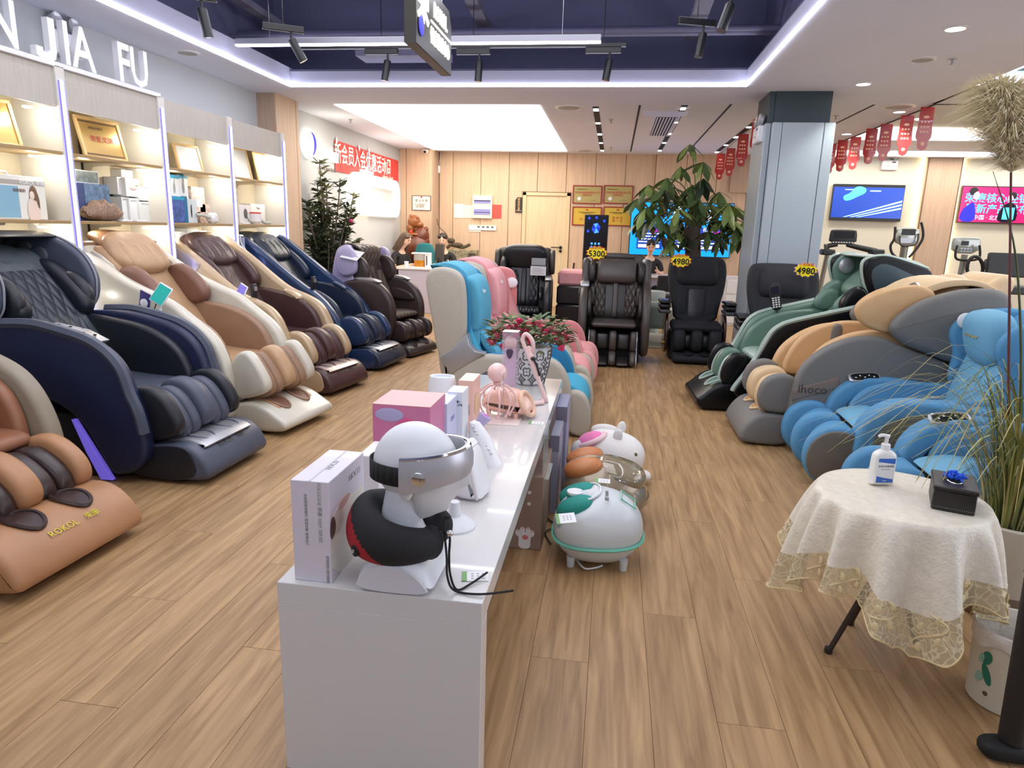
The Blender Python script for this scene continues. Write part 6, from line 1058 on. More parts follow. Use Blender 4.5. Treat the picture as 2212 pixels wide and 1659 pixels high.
# white massager helmet things
p = tp(1015, 1070); o = thing('face_mask_device', 'white folded device with an orange button and a clear plate', 'massager', (p.x, p.y, TZ), -10); g = G(); g.infl([(-.05, 0), (.055, 0), (.06, .03), (.03, .14), (-.005, .2), (-.035, .18), (-.05, .07)], -.06, .07, .03, 3); g.build('body', m_white, o); g = G(); g.X = ry(-14); g.infl([(.045, .0), (.052, .0), (.052, .17), (.045, .17)], -.06, .06, .003, 1, 0); g.build('clear_plate', mat('clear_plate', (226, 214, 216), .1, kind='film', alpha=.7), o); g = G(); g.ell((.022, -.02, .12), (.008, .012, .02)); g.build('button', mat('orange_button', (236, 90, 40), .4), o)
p = tp(1055, 1000); o = thing('led_face_mask', 'white conical device with silver chain edge', 'massager', (p.x, p.y, TZ), 0); g = G(); g.lathe([(.055, 0), (.054, .012), (.05, .02), (.045, .1), (.02, .16), (.0, .17)], 28); g.v = [(x - z * .35, y, z) for x, y, z in g.v]; g.build('body', m_white, o); g = G(); P = [(-.02 + .042 * math.cos(t_ * PI / 8) , -.03, .09 - .06 * math.sin(t_ * PI / 8)) for t_ in range(9)]
g = G(); [g.ell((-.06 + k * .011, -.03 - k * .001, .15 - k * .014), (.006, .005, .006), 2, 8, 6) for k in range(8)]; g.build('chain', m_chrome, o)
p = tp(1066, 925); o = thing('purple_scoop', 'small lilac scoop-shaped device with a magenta mouth', 'massager', (p.x - .01, p.y - .15, TZ + .1), 0); g = G(); g.X = ry(35) @ rx(-10); g.lathe([(.005, -.08), (.02, -.05), (.03, .0), (.028, .002)], 20); g.build('cup', mat('lilac_plastic', (176, 166, 204), .35), o); g = G(); g.X = ry(35) @ rx(-10); g.lathe([(.0285, .001), (0, .003)], 20); g.build('mouth', mat('magenta_mouth', (196, 20, 180), .3, emit=.2), o)
# scalp massager: ball and arching fingers
p = tp(1072, 905); o = thing('scalp_massager', 'pink pearl ball scalp massager with curved fingers', 'massager', (p.x, p.y, TZ)); m_pearl = mat('pearl_pink', (232, 192, 186), .2, coat=.6)
hz = on_y(1072, 805, p.y).z - TZ; g = G(); g.ell((0, 0, hz), (.047, .047, .047), 2, 28, 18); g.build('ball', m_pearl, o); g = G(); g.lathe([(.014, hz - .066), (.018, hz - .045)], 16); g.build('neck', m_pearl, o)
for k in range(10):
    a = 2 * PI * k / 10; r_ = .085; P = curve([(0, 0, hz - .06), (r_ * .5 * math.cos(a), r_ * .5 * math.sin(a), hz - .062), (r_ * math.cos(a), r_ * math.sin(a), hz - .1), (r_ * 1.02 * math.cos(a), r_ * 1.02 * math.sin(a), hz - .15), (r_ * .75 * math.cos(a), r_ * .75 * math.sin(a), hz - .2)], 5); g = G(); g.tube(P, .005, 6); g.ell(P[-1], (.008, .008, .01), 2, 10, 8); g.build('finger', m_pearl, o)
G().box(-.09, .12, -.1, .06, 0, .004, .001).build('base_plate', mat('clear_plate2', (236, 220, 216), .15), o)
for x_, y_ in ((.045, -.09), ): G().tube([(x_, y_, .004), (x_, y_, .25)], .0015, 5).build('clear_rod', m_silver, o)
# peach foot-shaped massager
p = tp(1095, 898); o = thing('hand_massager', 'peach pink hand massager with a ribbed sleeve mouth', 'massager', (p.x, p.y, TZ), -12); m_peach = mat('peach_plastic', (236, 190, 172), .3, coat=.3)
g = G(); g.infl([(-.12, .02), (.09, .015), (.13, .04), (.09, .1), (.03, .14), (-.08, .13), (-.13, .08)], -.06, .08, .045, 4); g.build('body', m_peach, o); g = G(); g.X = T(.1, .01, .07) @ ry(62); P = [(.06 * math.cos(q * PI / 12), .062 * math.sin(q * PI / 12), 0) for q in range(24)]; g.tube(P + [P[0]], .012, 8, False); g.lathe([(.055, -.01), (.02, -.03)], 20); g.build('sleeve', mat('peach_cloth', (226, 186, 160), .8, kind='fabric'), o)
for a, b_ in ((.06, -.04), (-.08, -.04), (.06, .06)): G().lathe([(.01, 0), (.012, .03)], 12, (a, b_, 0)).build('foot', m_peach, o)
# pink neck massager lying and hanging loop
p = tp(1150, 868); o = thing('neck_massager', 'pink U-shaped neck massager leaning with a black cable tie', 'massager', (p.x, p.y, TZ), 0)
m_pkp = mat('soft_pink_plastic', (232, 200, 196), .3, coat=.3)
zt_ = on_y(1132, 722, p.y).z - TZ; zb_ = .012
def q3(px, py, dy=0): v = on_y(px, py, p.y + dy); return (v.x - p.x, dy, v.z - TZ)
P = curve([q3(1128, 735), q3(1134, 722), q3(1145, 728), q3(1152, 745), q3(1150, 765, .02), q3(1142, 750, .03), q3(1150, 775, .0), q3(1158, 800), q3(1170, 840, -.0), q3(1184, 870, -.0)], 5); P = [(x, y, max(z, .012)) for x, y, z in P]
G().tube(P, .011, 10).tube([q3(1128, 735), q3(1140, 765), q3(1155, 800), q3(1180, 868)], .011, 10).build('neck_arm', m_pkp, o)
G().tube([(x, y, .014) for x, y in ((.05, .0), (.06, -.05), (.0, -.1), (-.08, -.11), (-.12, -.08), (-.1, -.03), (-.04, .02))], .012, 10).build('loop', m_pkp, o); g = G(); g.X = T(-.1, -.03, .04) @ ry(60); g.ell((0, 0, 0), (.03, .035, .012), 2.4, 20, 10); g.build('pad', m_black, o)
G().ell(q3(1152, 775, -.012), (.014, .01, .012), 2, 12, 8).tube([q3(1152, 775, -.014), q3(1160, 790, -.016), q3(1166, 812, -.01)], .006, 6).build('cable_tie', m_black, o)
# tall clear pack with a microphone-shaped product
p = tp(1103, 868); o = thing('clear_pack', 'tall clear pack holding a pearl-topped wand', 'pack', (p.x - .02, p.y + .08, TZ)); hz = on_y(1100, 716, p.y + .08).z - TZ
G().box(-.042, .042, -.03, .05, 0, hz, .002).build('film', mat('pack_film', (214, 200, 216), .1, kind='film', alpha=.32), o, False); G().box(-.042, .042, -.03, .05, hz, hz + .002).build('lid', mat('lid_rose', (224, 204, 206), .3), o, False); G().ell((0, .0, hz - .06), (.034, .03, .034), 2, 24, 14).build('wand_ball', m_pearl, o); G().lathe([(.03, hz * .1), (.032, hz * .5), (.03, hz - .09)], 20, (0, .005, 0)).build('wand_body', mat('lilac_pink', (214, 180, 206), .25, coat=.4), o); g = G(); g.infl([(-.022, hz - .09), (.022, hz - .09), (.014, hz - .13), (0, hz - .145), (-.014, hz - .13)], -.031, -.026, .001, 1, 1); g.build('label_patch', mat('plum', (74, 60, 84), .4), o)
# flower pot with roses
FP = (-.455, 3.9); o = thing('flower_pot', 'white flower pot with grey damask pattern holding pink roses', 'flower pot', (FP[0], FP[1], TZ)); 
g = G(); g.lathe([(.075, 0), (.09, .01), (.11, .08), (.125, .16), (.13, .2), (.124, .222), (.11, .225), (.108, .2), (0, .2)], 36); g.build('pot', mat('pot_white', (224, 224, 226), .3, coat=.3), o)
m_dam = mat('damask_grey', (96, 92, 92), .4)
def on_pot(a, z, dr=.0008):
    r_ = (.09 + .02 * z / .08 if z < .08 else .11 + .015 * (z - .08) / .08 if z < .16 else .125 + .005 * (z - .16) / .04) + dr; return Vector((r_ * math.cos(a), r_ * math.sin(a), z))
for row in range(4):
    for k in range(10):
        a0 = 2 * PI * (k + .5 * (row % 2)) / 10; zc_ = .04 + row * .048; g = G()
        if row % 2 == 0: P = [on_pot(a0 + .24 * math.cos(q * PI / 4) * (1 if q % 2 == 0 else .42), zc_ + .036 * math.sin(q * PI / 4) * (1 if q % 2 == 0 else .42), .001) for q in range(8)]
        else: P = [on_pot(a0 + .19 * math.cos(q * PI / 6) * (1 - .25 * math.cos(4 * q * PI / 6)), zc_ + .026 * math.sin(q * PI / 6) * (1 - .25 * math.cos(4 * q * PI / 6)), .001) for q in range(12)]
        g.tube([tuple(v) for v in P] + [tuple(P[0])], .0042, 5, False); g.ell(tuple(on_pot(a0, zc_, .0)), (.005, .005, .005), 2, 8, 6); g.build('damask_motif', m_dam, o)
m_rose = mat('rose_magenta', (206, 44, 92), .6, kind='leaf'); m_rose2 = mat('rose_dusty', (190, 96, 104), .6, kind='leaf'); m_lf = mat('rose_leaf', (84, 104, 62), .6, kind='leaf'); m_lf2 = mat('rose_leaf_olive', (116, 116, 78), .6, kind='leaf')
rr = random.Random(3)
def leafmesh(g, c, d, n_, L_, w_):
    d = Vector(d).normalized(); n_ = Vector(n_); s_ = d.cross(n_).normalized(); n_ = s_.cross(d); c = Vector(c)
    P = [c, c + d * L_ * .3 + s_ * w_ * .5 - n_ * .0, c + d * L_ * .7 + s_ * w_ * .4, c + d * L_ - n_ * L_ * .12, c + d * L_ * .7 - s_ * w_ * .4, c + d * L_ * .3 - s_ * w_ * .5, c + d * L_ * .35 - n_ * w_ * .15, c + d * L_ * .7 - n_ * w_ * .15]
    g.add(P, [(0, 1, 6), (0, 6, 5), (1, 2, 7, 6), (6, 7, 4, 5), (2, 3, 7), (7, 3, 4)])
rb = thing('rose_bouquet', 'bunch of pink artificial roses in the patterned pot', 'bouquet', (FP[0], FP[1], TZ + .2))
gl, gl2, gs = G(), G(), G()
for k in range(420):
    a = rr.uniform(0, 2 * PI); r_ = .19 * math.sqrt(rr.random()); z = .06 + rr.uniform(-.05, .16) * (1 - r_ * 2.0) ; x = r_ * math.cos(a) * 1.25; y = r_ * math.sin(a)
    leafmesh(gl if k % 2 else gl2, (x, y, z), (math.cos(a) + rr.uniform(-.7, .7), math.sin(a) + rr.uniform(-.7, .7), rr.uniform(-.3, .7)), (rr.uniform(-.4, .4), rr.uniform(-.4, .4), 1), rr.uniform(.045, .075), rr.uniform(.022, .036))
stuff(gl.build('foliage', m_lf, rb)); stuff(gl2.build('foliage', m_lf2, rb))
for k in range(22): a = rr.uniform(0, 2 * PI); r_ = rr.uniform(.05, .2); gs.tube(curve([(0, 0, -.05), (r_ * .3 * math.cos(a), r_ * .3 * math.sin(a), .04), (r_ * math.cos(a) * 1.2, r_ * math.sin(a), .07)], 3), .0016, 5)
gs.build('stem', m_lf, rb)
def rose(m_, R0):
    g = G(); g.ell((0, 0, 0), (R0 * .5, R0 * .5, R0 * .6), 2, 10, 6)
    for ring_, (n_, rr_, ht) in enumerate(((4, .55, .7), (5, .85, .55))):
        for q in range(n_):
            a = 2 * PI * q / n_ + ring_ * .5; c_ = (R0 * rr_ * .6 * math.cos(a), R0 * rr_ * .6 * math.sin(a), -R0 * .2 + .0); R_ = (Matrix.Rotation(a, 3, 'Z') @ Matrix.Rotation(math.radians(20 + ring_ * 25), 3, 'Y')); g.ell(c_, (R0 * .12, R0 * .45, R0 * ht), 2, 8, 6, R_)
    return g.mesh('rose', m_)
rmesh = [rose(m_rose, .029), rose(m_rose2, .027), rose(m_rose, .022)]
for k in range(60):
    a = rr.uniform(0, 2 * PI); r_ = .2 * math.sqrt(rr.uniform(.05, 1)); x, y = r_ * math.cos(a) * 1.22, r_ * math.sin(a); z = .18 - r_ * .65 + rr.uniform(-.03, .04)
    q = link('rose', rmesh[k % 3], rb); q.location = (x, y, z); q.rotation_euler = (rr.uniform(-.6, .6), rr.uniform(-.6, .6), rr.uniform(0, 6))
# cartons standing on the floor beside the table
p = on_z(1150, 1188, 0); m_kr = mat('carton_taupe', (150, 128, 116), .6)
o = thing('product_carton', 'taupe floor carton with a white cat paw print, under the table edge', 'carton', (-.325, 2.9, 0)); G().box(-.1, .075, -.03, .55, 0, .36, .003).build('carton', m_kr, o, False); hx = .045
g = G(); y_ = -.031
for (a, b_, r1_, r2_, m_) in ((-.01, .05, .026, .028, m_white),): g.infl([(-.032, .002), (.025, .002), (.025, .05), (.03, .075), (.0, .09), (-.035, .075), (-.03, .05)], y_ - .001, y_, .0003, 1, 2)
for a, b_ in ((-.035, .08), (-.014, .094), (.012, .094), (.03, .08)): g.ell((a, y_, b_), (.012, .0015, .017), 2, 12, 6)
g.build('printed_paw', m_white, o); g = G(); g.ell((0, y_ - .001, .06), (.015, .001, .012), 2, 14, 6); [g.ell((a, y_ - .001, b_), (.004, .001, .004), 2, 8, 4) for a, b_ in ((-.035, .09), (-.014, .105), (.012, .105), (.03, .09))]; g.build('printed_pads', mat('paw_rose', (216, 130, 120), .6), o)
for z_ in (.22, .275): rring(-.005, .012, z_, z_ + .017, .003, .004, y_ + .0, y_ + .0, m_white, 'printed_icon', o) if False else G().box(.005, .02, y_ - .0008, y_, z_, z_ + .014).build('printed_icon', m_white, o, False)
for lab, x0, x1, y0, y1, h, col in (('blue-grey tall carton standing beside the display table', -.262, -.2, 3.62, 3.92, .5, (140, 146, 176)), ('slim violet-grey carton leaning behind the cat paw carton', -.262, -.215, 3.3, 3.58, .43, (150, 150, 168))):
    o = thing('product_carton', lab, 'carton', ((x0 + x1) / 2, (y0 + y1) / 2, 0)); a, b_ = (x1 - x0) / 2, (y1 - y0) / 2; G().box(-a, a, -b_, b_, 0, h, .003).build('carton', mat('carton_%d' % col[0], col, .4), o, False); G().box(-a, a, -b_ - .001, -b_, h - .09, h - .004).build('label_band', mat('carton_dark%d' % col[0], (116, 112, 132), .3), o, False)
o = thing('acrylic_holder', 'clear acrylic leaflet holder fixed on the table side', 'leaflet holder', (TX1 + .004, 3.0, .34)); G().box(0, .004, -.1, .12, 0, .22).build('plate', mat('acrylic', (214, 222, 214), .05, kind='film', alpha=.35), o, False); G().box(.004, .03, -.1, .12, -.002, .002).build('lip', mat('acrylic', (214, 222, 214), .05, kind='film', alpha=.35), o, False)
# ================================================================== foot massagers on the floor
m_egg = mat('shell_white', (206, 212, 214), .35, coat=.2); m_tq = mat('turquoise_cushion', (30, 140, 130), .7, kind='fabric'); m_aq = mat('aqua_band', (110, 190, 168), .35)
o = thing('foot_massager', 'white egg-shaped foot massager with a turquoise lining and band', 'foot massager', (.005, 2.86, 0), 0)
def egg(a, b_, c_, nu=48, nv=26, zc=.0, nose=.12, mouth=True):
    V = []; Fc = []
    for i in range(nv + 1):
        ph = -PI / 2 + PI * i / nv
        for k in range(nu):
            th = 2 * PI * k / nu; x = math.cos(ph) * math.cos(th); y = math.cos(ph) * math.sin(th); z = math.sin(ph)
            e = .8; x = math.copysign(abs(x) ** e, x); y = math.copysign(abs(y) ** e, y)
            V.append((a * x, b_ * y * (1 - nose * x), c_ * z * (1 + .12 * (-x) * (z > 0)) + zc))
    for i in range(nv):
        for k in range(nu): Fc.append((i * nu + k, i * nu + (k + 1) % nu, (i + 1) * nu + (k + 1) % nu, (i + 1) * nu + k))
    return V, Fc
g = G(); V, Fc = egg(.2, .19, .16, zc=.165)
# lower the rear part into two foot mouths
V = [(x, y, z if not (x < -.03 and z > .2) else z - .09 * math.exp(-((abs(y) - .075) / .05) ** 2) * min(1, (-x - .03) / .06)) for x, y, z in V]
g.add(V, Fc); g.build('shell', m_egg, o, ang=70)
for sg in (-1, 1): pad('foot_sleeve', (-.1, sg * .078, .262), (.088, .06, .05), -22, m_tq, o, 2.4)
g = G(); g.lathe([(.035, 0), (.037, .045), (.036, .048), (0, .048)], 24, (-.11, 0, .255)); g.build('divider', m_tq, o); g = G(); g.lathe([(.037, .045), (.037, .056), (.0, .058)], 24, (-.11, 0, .255)); g.build('dial', m_white, o)
g = G(); P = [(.203 * math.copysign(abs(math.cos(q)) ** .8, math.cos(q)), .194 * math.copysign(abs(math.sin(q)) ** .8, math.sin(q)) * (1 - .12 * math.copysign(abs(math.cos(q)) ** .8, math.cos(q))), .125) for q in [2 * PI * k / 48 for k in range(49)]]; g.tube(P, .0075, 6, False); g.build('band', m_aq, o)
P = curve([(-.195, -.02, .2), (-.12, -.045, .31), (-.06, -.07, .345), (-.02, -.04, .36), (-.01, .0, .355), (-.02, .04, .36), (-.06, .07, .345), (-.12, .045, .31), (-.195, .02, .2)]); 
g = G(); g.tube(curve([(-.14, -.13, .2), (-.09, -.1, .29), (-.03, -.09, .32), (0, -.04, .325), (.0, .04, .325), (-.03, .09, .32), (-.09, .12, .29)]), .006, 8); g.build('mouth_rim', m_egg, o)
for a, b_ in ((-.11, -.11), (.12, -.1), (-.11, .11), (.12, .1)): G().lathe([(.016, 0), (.02, .05)], 14, (a, b_, 0)).build('foot', m_egg, o)
g = G(); g.X = T(.12, -.0, .295) @ ry(32); rring_pts = [(-.03, -.05), (.045, -.05), (.045, .05), (-.03, .05)]; g.tube([(a, b_, .0) for a, b_ in rring_pts] + [(-.03, -.05, 0)], .003, 5, False); g.build('panel_line', m_aq, o); text('ROKOL 荣康', .02, m_txd, o, T(.03, -.06, .325) @ ry(12) @ rz(-90), .0005)
tk = ticket(1222, 1120, .3, 10, 'white price ticket lying on the egg-shaped foot massager', .04, .035); tk.rotation_euler = (.2, -.1, .2)
G().tube(curve([(-.1, -.05, .02), (-.05, -.14, .012), (.0, -.12, .008), (.03, -.1, .012)]), .004, 6).build('cable', m_white, o)
# gold one
m_champ = mat('champagne_lacquer', (150, 134, 112), .25, .3, coat=.6); m_cop = mat('copper_satin', (190, 120, 70), .4, kind='soft'); m_gl = mat('smoked_gloss', (140, 128, 104), .1, .1, coat=.8)
o = thing('foot_massager', 'champagne gold foot massager with copper satin sleeves and a glossy lid', 'foot massager', (.03, 3.33, 0), 0)
g = G(); V, Fc = egg(.225, .2, .155, zc=.16, nose=.05); g.add([(x, y, z - (.05 * max(0, x) / .225 if z > .16 else 0)) for x, y, z in V], Fc); g.build('shell', m_champ, o, ang=70)
g = G(); g.X = T(.07, 0, .25) @ ry(15); g.ell((0, 0, 0), (.14, .145, .06), 2.4, 32, 12); g.build('lid', m_gl, o); P = [(.137 * math.cos(q * PI / 16), .142 * math.sin(q * PI / 16), .0) for q in range(33)]; g = G(); g.X = T(.07, 0, .252) @ ry(15); g.tube(P, .006, 6, False); g.build('lid_rim', m_chrome, o)
for sg in (-1, 1): pad('foot_sleeve', (-.115, sg * .085, .285), (.1, .068, .05), -15, m_cop, o, 2.2)
pad('divider', (-.11, 0, .285), (.09, .018, .035), -15, m_champ, o, 2.4)
tk = ticket(1302, 1039, .3, 0, 'price ticket on the gold foot massager lid', .035, .028)
# white plush one with ears
m_plush = mat('plush_white', (224, 220, 216), .95, kind='fabric'); m_plp = mat('plush_pink', (236, 130, 180), .9, kind='soft')
o = thing('foot_massager', 'white plush animal-shaped foot massager with ears and a pink opening', 'foot massager', (.06, 3.93, 0), -8)
g = G(); V, Fc = egg(.2, .17, .14, zc=.14, nose=.0); g.add(V, Fc); g.build('body', m_plush, o, ang=70)
pad('opening', (-.12, -.06, .225), (.085, .08, .055), -25, m_plp, o, 2.2); g = G(); P = [(-.12 + .088 * math.cos(q * PI / 8) * .95, -.06 + .084 * math.sin(q * PI / 8), .235 - .04 * math.cos(q * PI / 8) * -1) for q in range(17)]; g.tube(P, .016, 8, False); g.build('opening_rim', mat('plush_rim', (240, 206, 208), .95, kind='fabric'), o)
for y_ in (-.07, .1): g = G(); g.ell((.04, y_, .28), (.028, .02, .045), 2, 14, 10, ry(8).to_3x3()); g.build('ear', m_plush, o)
g = G(); g.ell((-.17, -.1, .17), (.06, .05, .07), 2, 16, 10); g.build('paw', m_plush, o); g = G(); g.ell((-.06, .12, .25), (.09, .03, .04), 2, 16, 10); g.build('paw', m_plush, o)
g = G(); g.ell((.155, -.105, .19), (.01, .008, .012), 2, 10, 8); g.build('eye', mat('eye_olive', (90, 90, 40), .3), o); [G().ell((.2, -.06 + k * .0, .05), (.05, .05, .035), 2, 16, 10).build('front_paw', m_plush, o) for k in range(1)]
tk = ticket(1352, 1032, .2, -10, 'price ticket on the plush animal foot massager', .035, .03)
tag(G().tube(curve([tuple(on_z(1195, 1050, .01)), tuple(on_z(1180, 1110, .01)), tuple(on_z(1200, 1135, .01)), tuple(on_z(1178, 1150, .01)), tuple(on_z(1190, 1175, .01))]), .004, 6).build('power_cable', m_black), 'black power cable coiled beside the foot massagers', 'cable')
# ================================================================== round table and what stands on it
m_vel = mat('crushed_velvet', (224, 216, 198), .4, kind='soft', scale=7, bump=.5); m_lace = bpy.data.materials.new('lace'); m_lace.use_nodes = True
def lace_nodes(m):
    nt = m.node_tree; N = nt.nodes; L = nt.links; b = N['Principled BSDF']; b.inputs['Base Color'].default_value = lin((214, 200, 164)) + (1,); b.inputs['Roughness'].default_value = .7
    tc = N.new('ShaderNodeTexCoord'); v = N.new('ShaderNodeTexVoronoi'); v.inputs['Scale'].default_value = 46; v.feature = 'DISTANCE_TO_EDGE'; nz = N.new('ShaderNodeTexNoise'); nz.inputs['Scale'].default_value = 9; nz.inputs['Detail'].default_value = 2
    mx = N.new('ShaderNodeMixRGB'); mx.inputs[0].default_value = .12; L.new(tc.outputs['Object'], mx.inputs[1]); L.new(tc.outputs['Object'], nz.inputs['Vector']); L.new(nz.outputs['Color'], mx.inputs[2]); L.new(mx.outputs[0], v.inputs['Vector'])
    r = N.new('ShaderNodeMapRange'); r.inputs[1].default_value = .03; r.inputs[2].default_value = .1; r.inputs[3].default_value = 1.0; r.inputs[4].default_value = .45; L.new(v.outputs['Distance'], r.inputs[0]); L.new(r.outputs[0], b.inputs['Alpha'])
    q = N.new('ShaderNodeBump'); q.inputs['Strength'].default_value = .6; q.inputs['Distance'].default_value = .004; q.invert = True; L.new(v.outputs['Distance'], q.inputs['Height']); L.new(q.outputs[0], b.inputs['Normal'])
lace_nodes(m_lace)
RT = Vector((1.02, 2.33, .6)); RR = .262
o = thing('round_table', 'small round side table with splayed dark metal legs under a cloth', 'table', (RT.x, RT.y, 0)); G().lathe([(RR - .02, .575), (RR - .012, .58), (RR - .012, .592), (RR - .02, .594)], 40).build('tabletop', m_white, o)
m_leg = mat('leg_gunmetal', (70, 62, 56), .4, .7)
for k, a in enumerate((192, 20, 100)):
    c_, s_ = math.cos(math.radians(a)), math.sin(math.radians(a)); G().tube([(-.06 * c_, -.06 * s_, .57), (.17 * c_, .17 * s_, .012)], .0095, 10).lathe([(.013, 0), (.015, .004), (.014, .02)], 12, (.175 * c_, .175 * s_, 0)).build('leg', m_leg, o)
# cloth with folds
cl = thing('tablecloth', 'cream velvet tablecloth with scalloped lace hem over the round table', 'tablecloth', (RT.x, RT.y, RT.z))
nu = 220; V = []; rows = []
def hang(th, t_):
    """t_ 0..1 down the drop"""
    k = (.5 + .5 * math.cos(th * 13 + 1.2 * math.sin(th * 2))); drop = .33 + .07 * math.cos(4 * th + .6) + .02 * math.sin(7 * th)
    scal = .012 * abs(math.sin(th * 17)) * (t_ ** 6)
    r_ = RR + .004 + (t_ ** .7) * (.01 + .1 * k ** 1.3) + .02 * t_ * math.sin(3 * th); return (r_ * math.cos(th), r_ * math.sin(th), -.004 - (drop - scal) * t_)
rl = [0, .2, .5, .8, .95, 1.0]
for r_ in rl: rows.append([(RR * r_ * math.cos(2 * PI * k / nu), RR * r_ * math.sin(2 * PI * k / nu), .004) for k in range(nu)])
N1 = 9; tt = [.03 + .62 * q / N1 for q in range(N1 + 1)]
for t_ in tt: rows.append([hang(2 * PI * k / nu, t_) for k in range(nu)])
V = [p for r_ in rows for p in r_]; Fc = [(i * nu + k, i * nu + (k + 1) % nu, (i + 1) * nu + (k + 1) % nu, (i + 1) * nu + k) for i in range(len(rows) - 1) for k in range(nu)]
g = G(); g.add(V, [tuple(reversed(f)) for f in Fc]); c1_ = g.build('velvet_cloth', m_vel, cl, ang=180)
rows = [[hang(2 * PI * k / nu, t_) for k in range(nu)] for t_ in [.65 + .35 * q / 6 for q in range(7)]]
V = [p for r_ in rows for p in r_]; Fc = [(i * nu + k, i * nu + (k + 1) % nu, (i + 1) * nu + (k + 1) % nu, (i + 1) * nu + k) for i in range(len(rows) - 1) for k in range(nu)]
g = G(); g.add(V, [tuple(reversed(f)) for f in Fc]); g.build('lace_hem', m_lace, cl, ang=180)
G().tube([hang(2 * PI * k / 320, 1.0) for k in range(321)], .003, 5, False).build('hem_cord', mat('hem_thread', (216, 196, 146), .7), cl)
m_emb = mat('embroidery', (222, 204, 158), .6)
for k in range(16):
    th0 = 2 * PI * k / 16; g = G()
    P = []
    for q in range(12): u = q / 11; P.append(Vector(hang(th0 + .1 * math.sin(u * 5.5) , .62 + .3 * u)) * 1.0 + Vector((math.cos(th0), math.sin(th0), 0)) * .003)
    g.tube([tuple(v) for v in P], .0028, 5)
    for u, s_ in ((.66, 1), (.74, -1), (.82, 1), (.9, -1)): c_ = Vector(hang(th0 + .05 * s_, u)) + Vector((math.cos(th0), math.sin(th0), 0)) * .002; g.ell(c_, (.012, .012, .016), 2, 10, 6, Matrix.Rotation(th0, 3, 'Z') @ Matrix.Diagonal((.25, 1, 1)))
    g.build('embroidered_sprig', m_emb, cl)
zt = RT.z + .006
# soap dispenser
p = on_z(1905, 1050, zt); m_bot = mat('bottle_white', (228, 228, 222), .3, coat=.3); m_lblue = mat('label_blue', (52, 104, 190), .4)
o = thing('pump_bottle', 'white pump bottle with a blue and white label on the round table', 'bottle', (p.x, p.y + .02, zt), 14)
g = G(); g.X = rx(0); g.infl([(-.041, 0), (.041, 0), (.042, .02), (.042, .1), (.036, .118), (.014, .13), (-.014, .13), (-.036, .118), (-.042, .1), (-.042, .02)], -.02, .02, .014, 4, 1); g.build('body', m_bot, o); G().lathe([(.0145, .126), (.0145, .148), (.012, .15), (.006, .151), (.006, .172), (.009, .173), (.009, .182), (0, .184)], 20).build('pump', m_white, o); g = G(); g.tube(curve([(.0, 0, .178), (-.02, 0, .181), (-.032, 0, .176)]), [.006] * 9 + [.0055, .005, .0045, .004], 10); g.build('nozzle', m_white, o)
G().box(-.032, .03, -.0212, -.0204, .014, .102).build('label_sheet', m_white, o, False); g = G(); g.infl([(-.032, .09), (.03, .082), (.03, .102), (-.032, .102)], -.022, -.0212, .0001, 1, 0); g.infl([(-.032, .014), (.03, .014), (.03, .026), (-.0, .03), (-.032, .038)], -.022, -.0212, .0001, 1, 0); g.build('label_wave', m_lblue, o, False)
text('免洗手消毒凝胶', .0085, m_txd, o, facing((-.001, -.0214, .073), FX), .0002); text('Hand Sanitizer', .006, mat('print_grey', (150, 152, 152), .6), o, facing((-.001, -.0214, .063), FX), .0002); text('500ml', .006, m_white, o, facing((-.001, -.0222, .021), FX), .0002)
# tissue box
a = on_z(2010, 1098, zt); b_ = on_z(2105, 1116, zt); c_ = on_z(1972, 1050, zt); d1 = (b_ - a); ang = math.degrees(math.atan2(d1.y, d1.x)); Wt = d1.length; 
o = thing('tissue_box', 'black leather tissue box with stitched edges on the round table', 'tissue box', ((a.x), (a.y), zt), ang); Lb = .17; g = G(); m_tb = lth('tissue_black', (30, 26, 24), .4)
G().box(0, Wt, 0, Lb, 0, .066, .003).build('box_body', m_tb, o); G().box(-.003, Wt + .003, -.003, Lb + .003, .066, .082, .003).build('lid', m_tb, o)
g = G(); [g.box(Wt * k / 20, Wt * k / 20 + .003, -.0036, -.003, .012, .0128).box(Wt * k / 20, Wt * k / 20 + .003, -.0036, -.003, .0775, .0783) for k in range(20)]; [g.box(-.0036, -.003, Lb * k / 26, Lb * k / 26 + .003, .0775, .0783) for k in range(26)]; [g.box(-.0006, 0, Lb * k / 26, Lb * k / 26 + .003, .012, .0128) for k in range(26)]; stuff(g.build('stitching', mat('stitch_tan', (170, 160, 146), .7), o, False))
P = [(Wt * .5 + .022 * math.cos(q * PI / 10), Lb * .5 + .042 * math.sin(q * PI / 10), .0835) for q in range(21)]; G().tube(P, .002, 5, False).build('slot_rim', m_chrome, o); g = G(); g.ell((Wt * .5, Lb * .5, .082), (.021, .04, .002), 2, 20, 6); g.build('slot', m_blackm, o)
o2 = thing('blue_tassel', 'bright blue crinkled tissue tuft on the black box', 'tissue', o.matrix_basis @ Vector((Wt * .5, Lb * .5, .084)) if False else (Matrix.Translation((a.x, a.y, zt)) @ rz(ang) @ Vector((Wt * .5, Lb * .5, .084))), 0); g = G(); rr = random.Random(5)
for k in range(46): v = Vector((rr.gauss(0, 1), rr.gauss(0, 1), abs(rr.gauss(0, .8)))).normalized() * rr.uniform(.01, .03); g.ell((v.x * 1.1, v.y, v.z * .9 + .005), (rr.uniform(.003, .008), rr.uniform(.003, .008), rr.uniform(.003, .008)), 2, 7, 5)
g.build('tuft', mat('tissue_blue', (20, 84, 214), .7), o2)
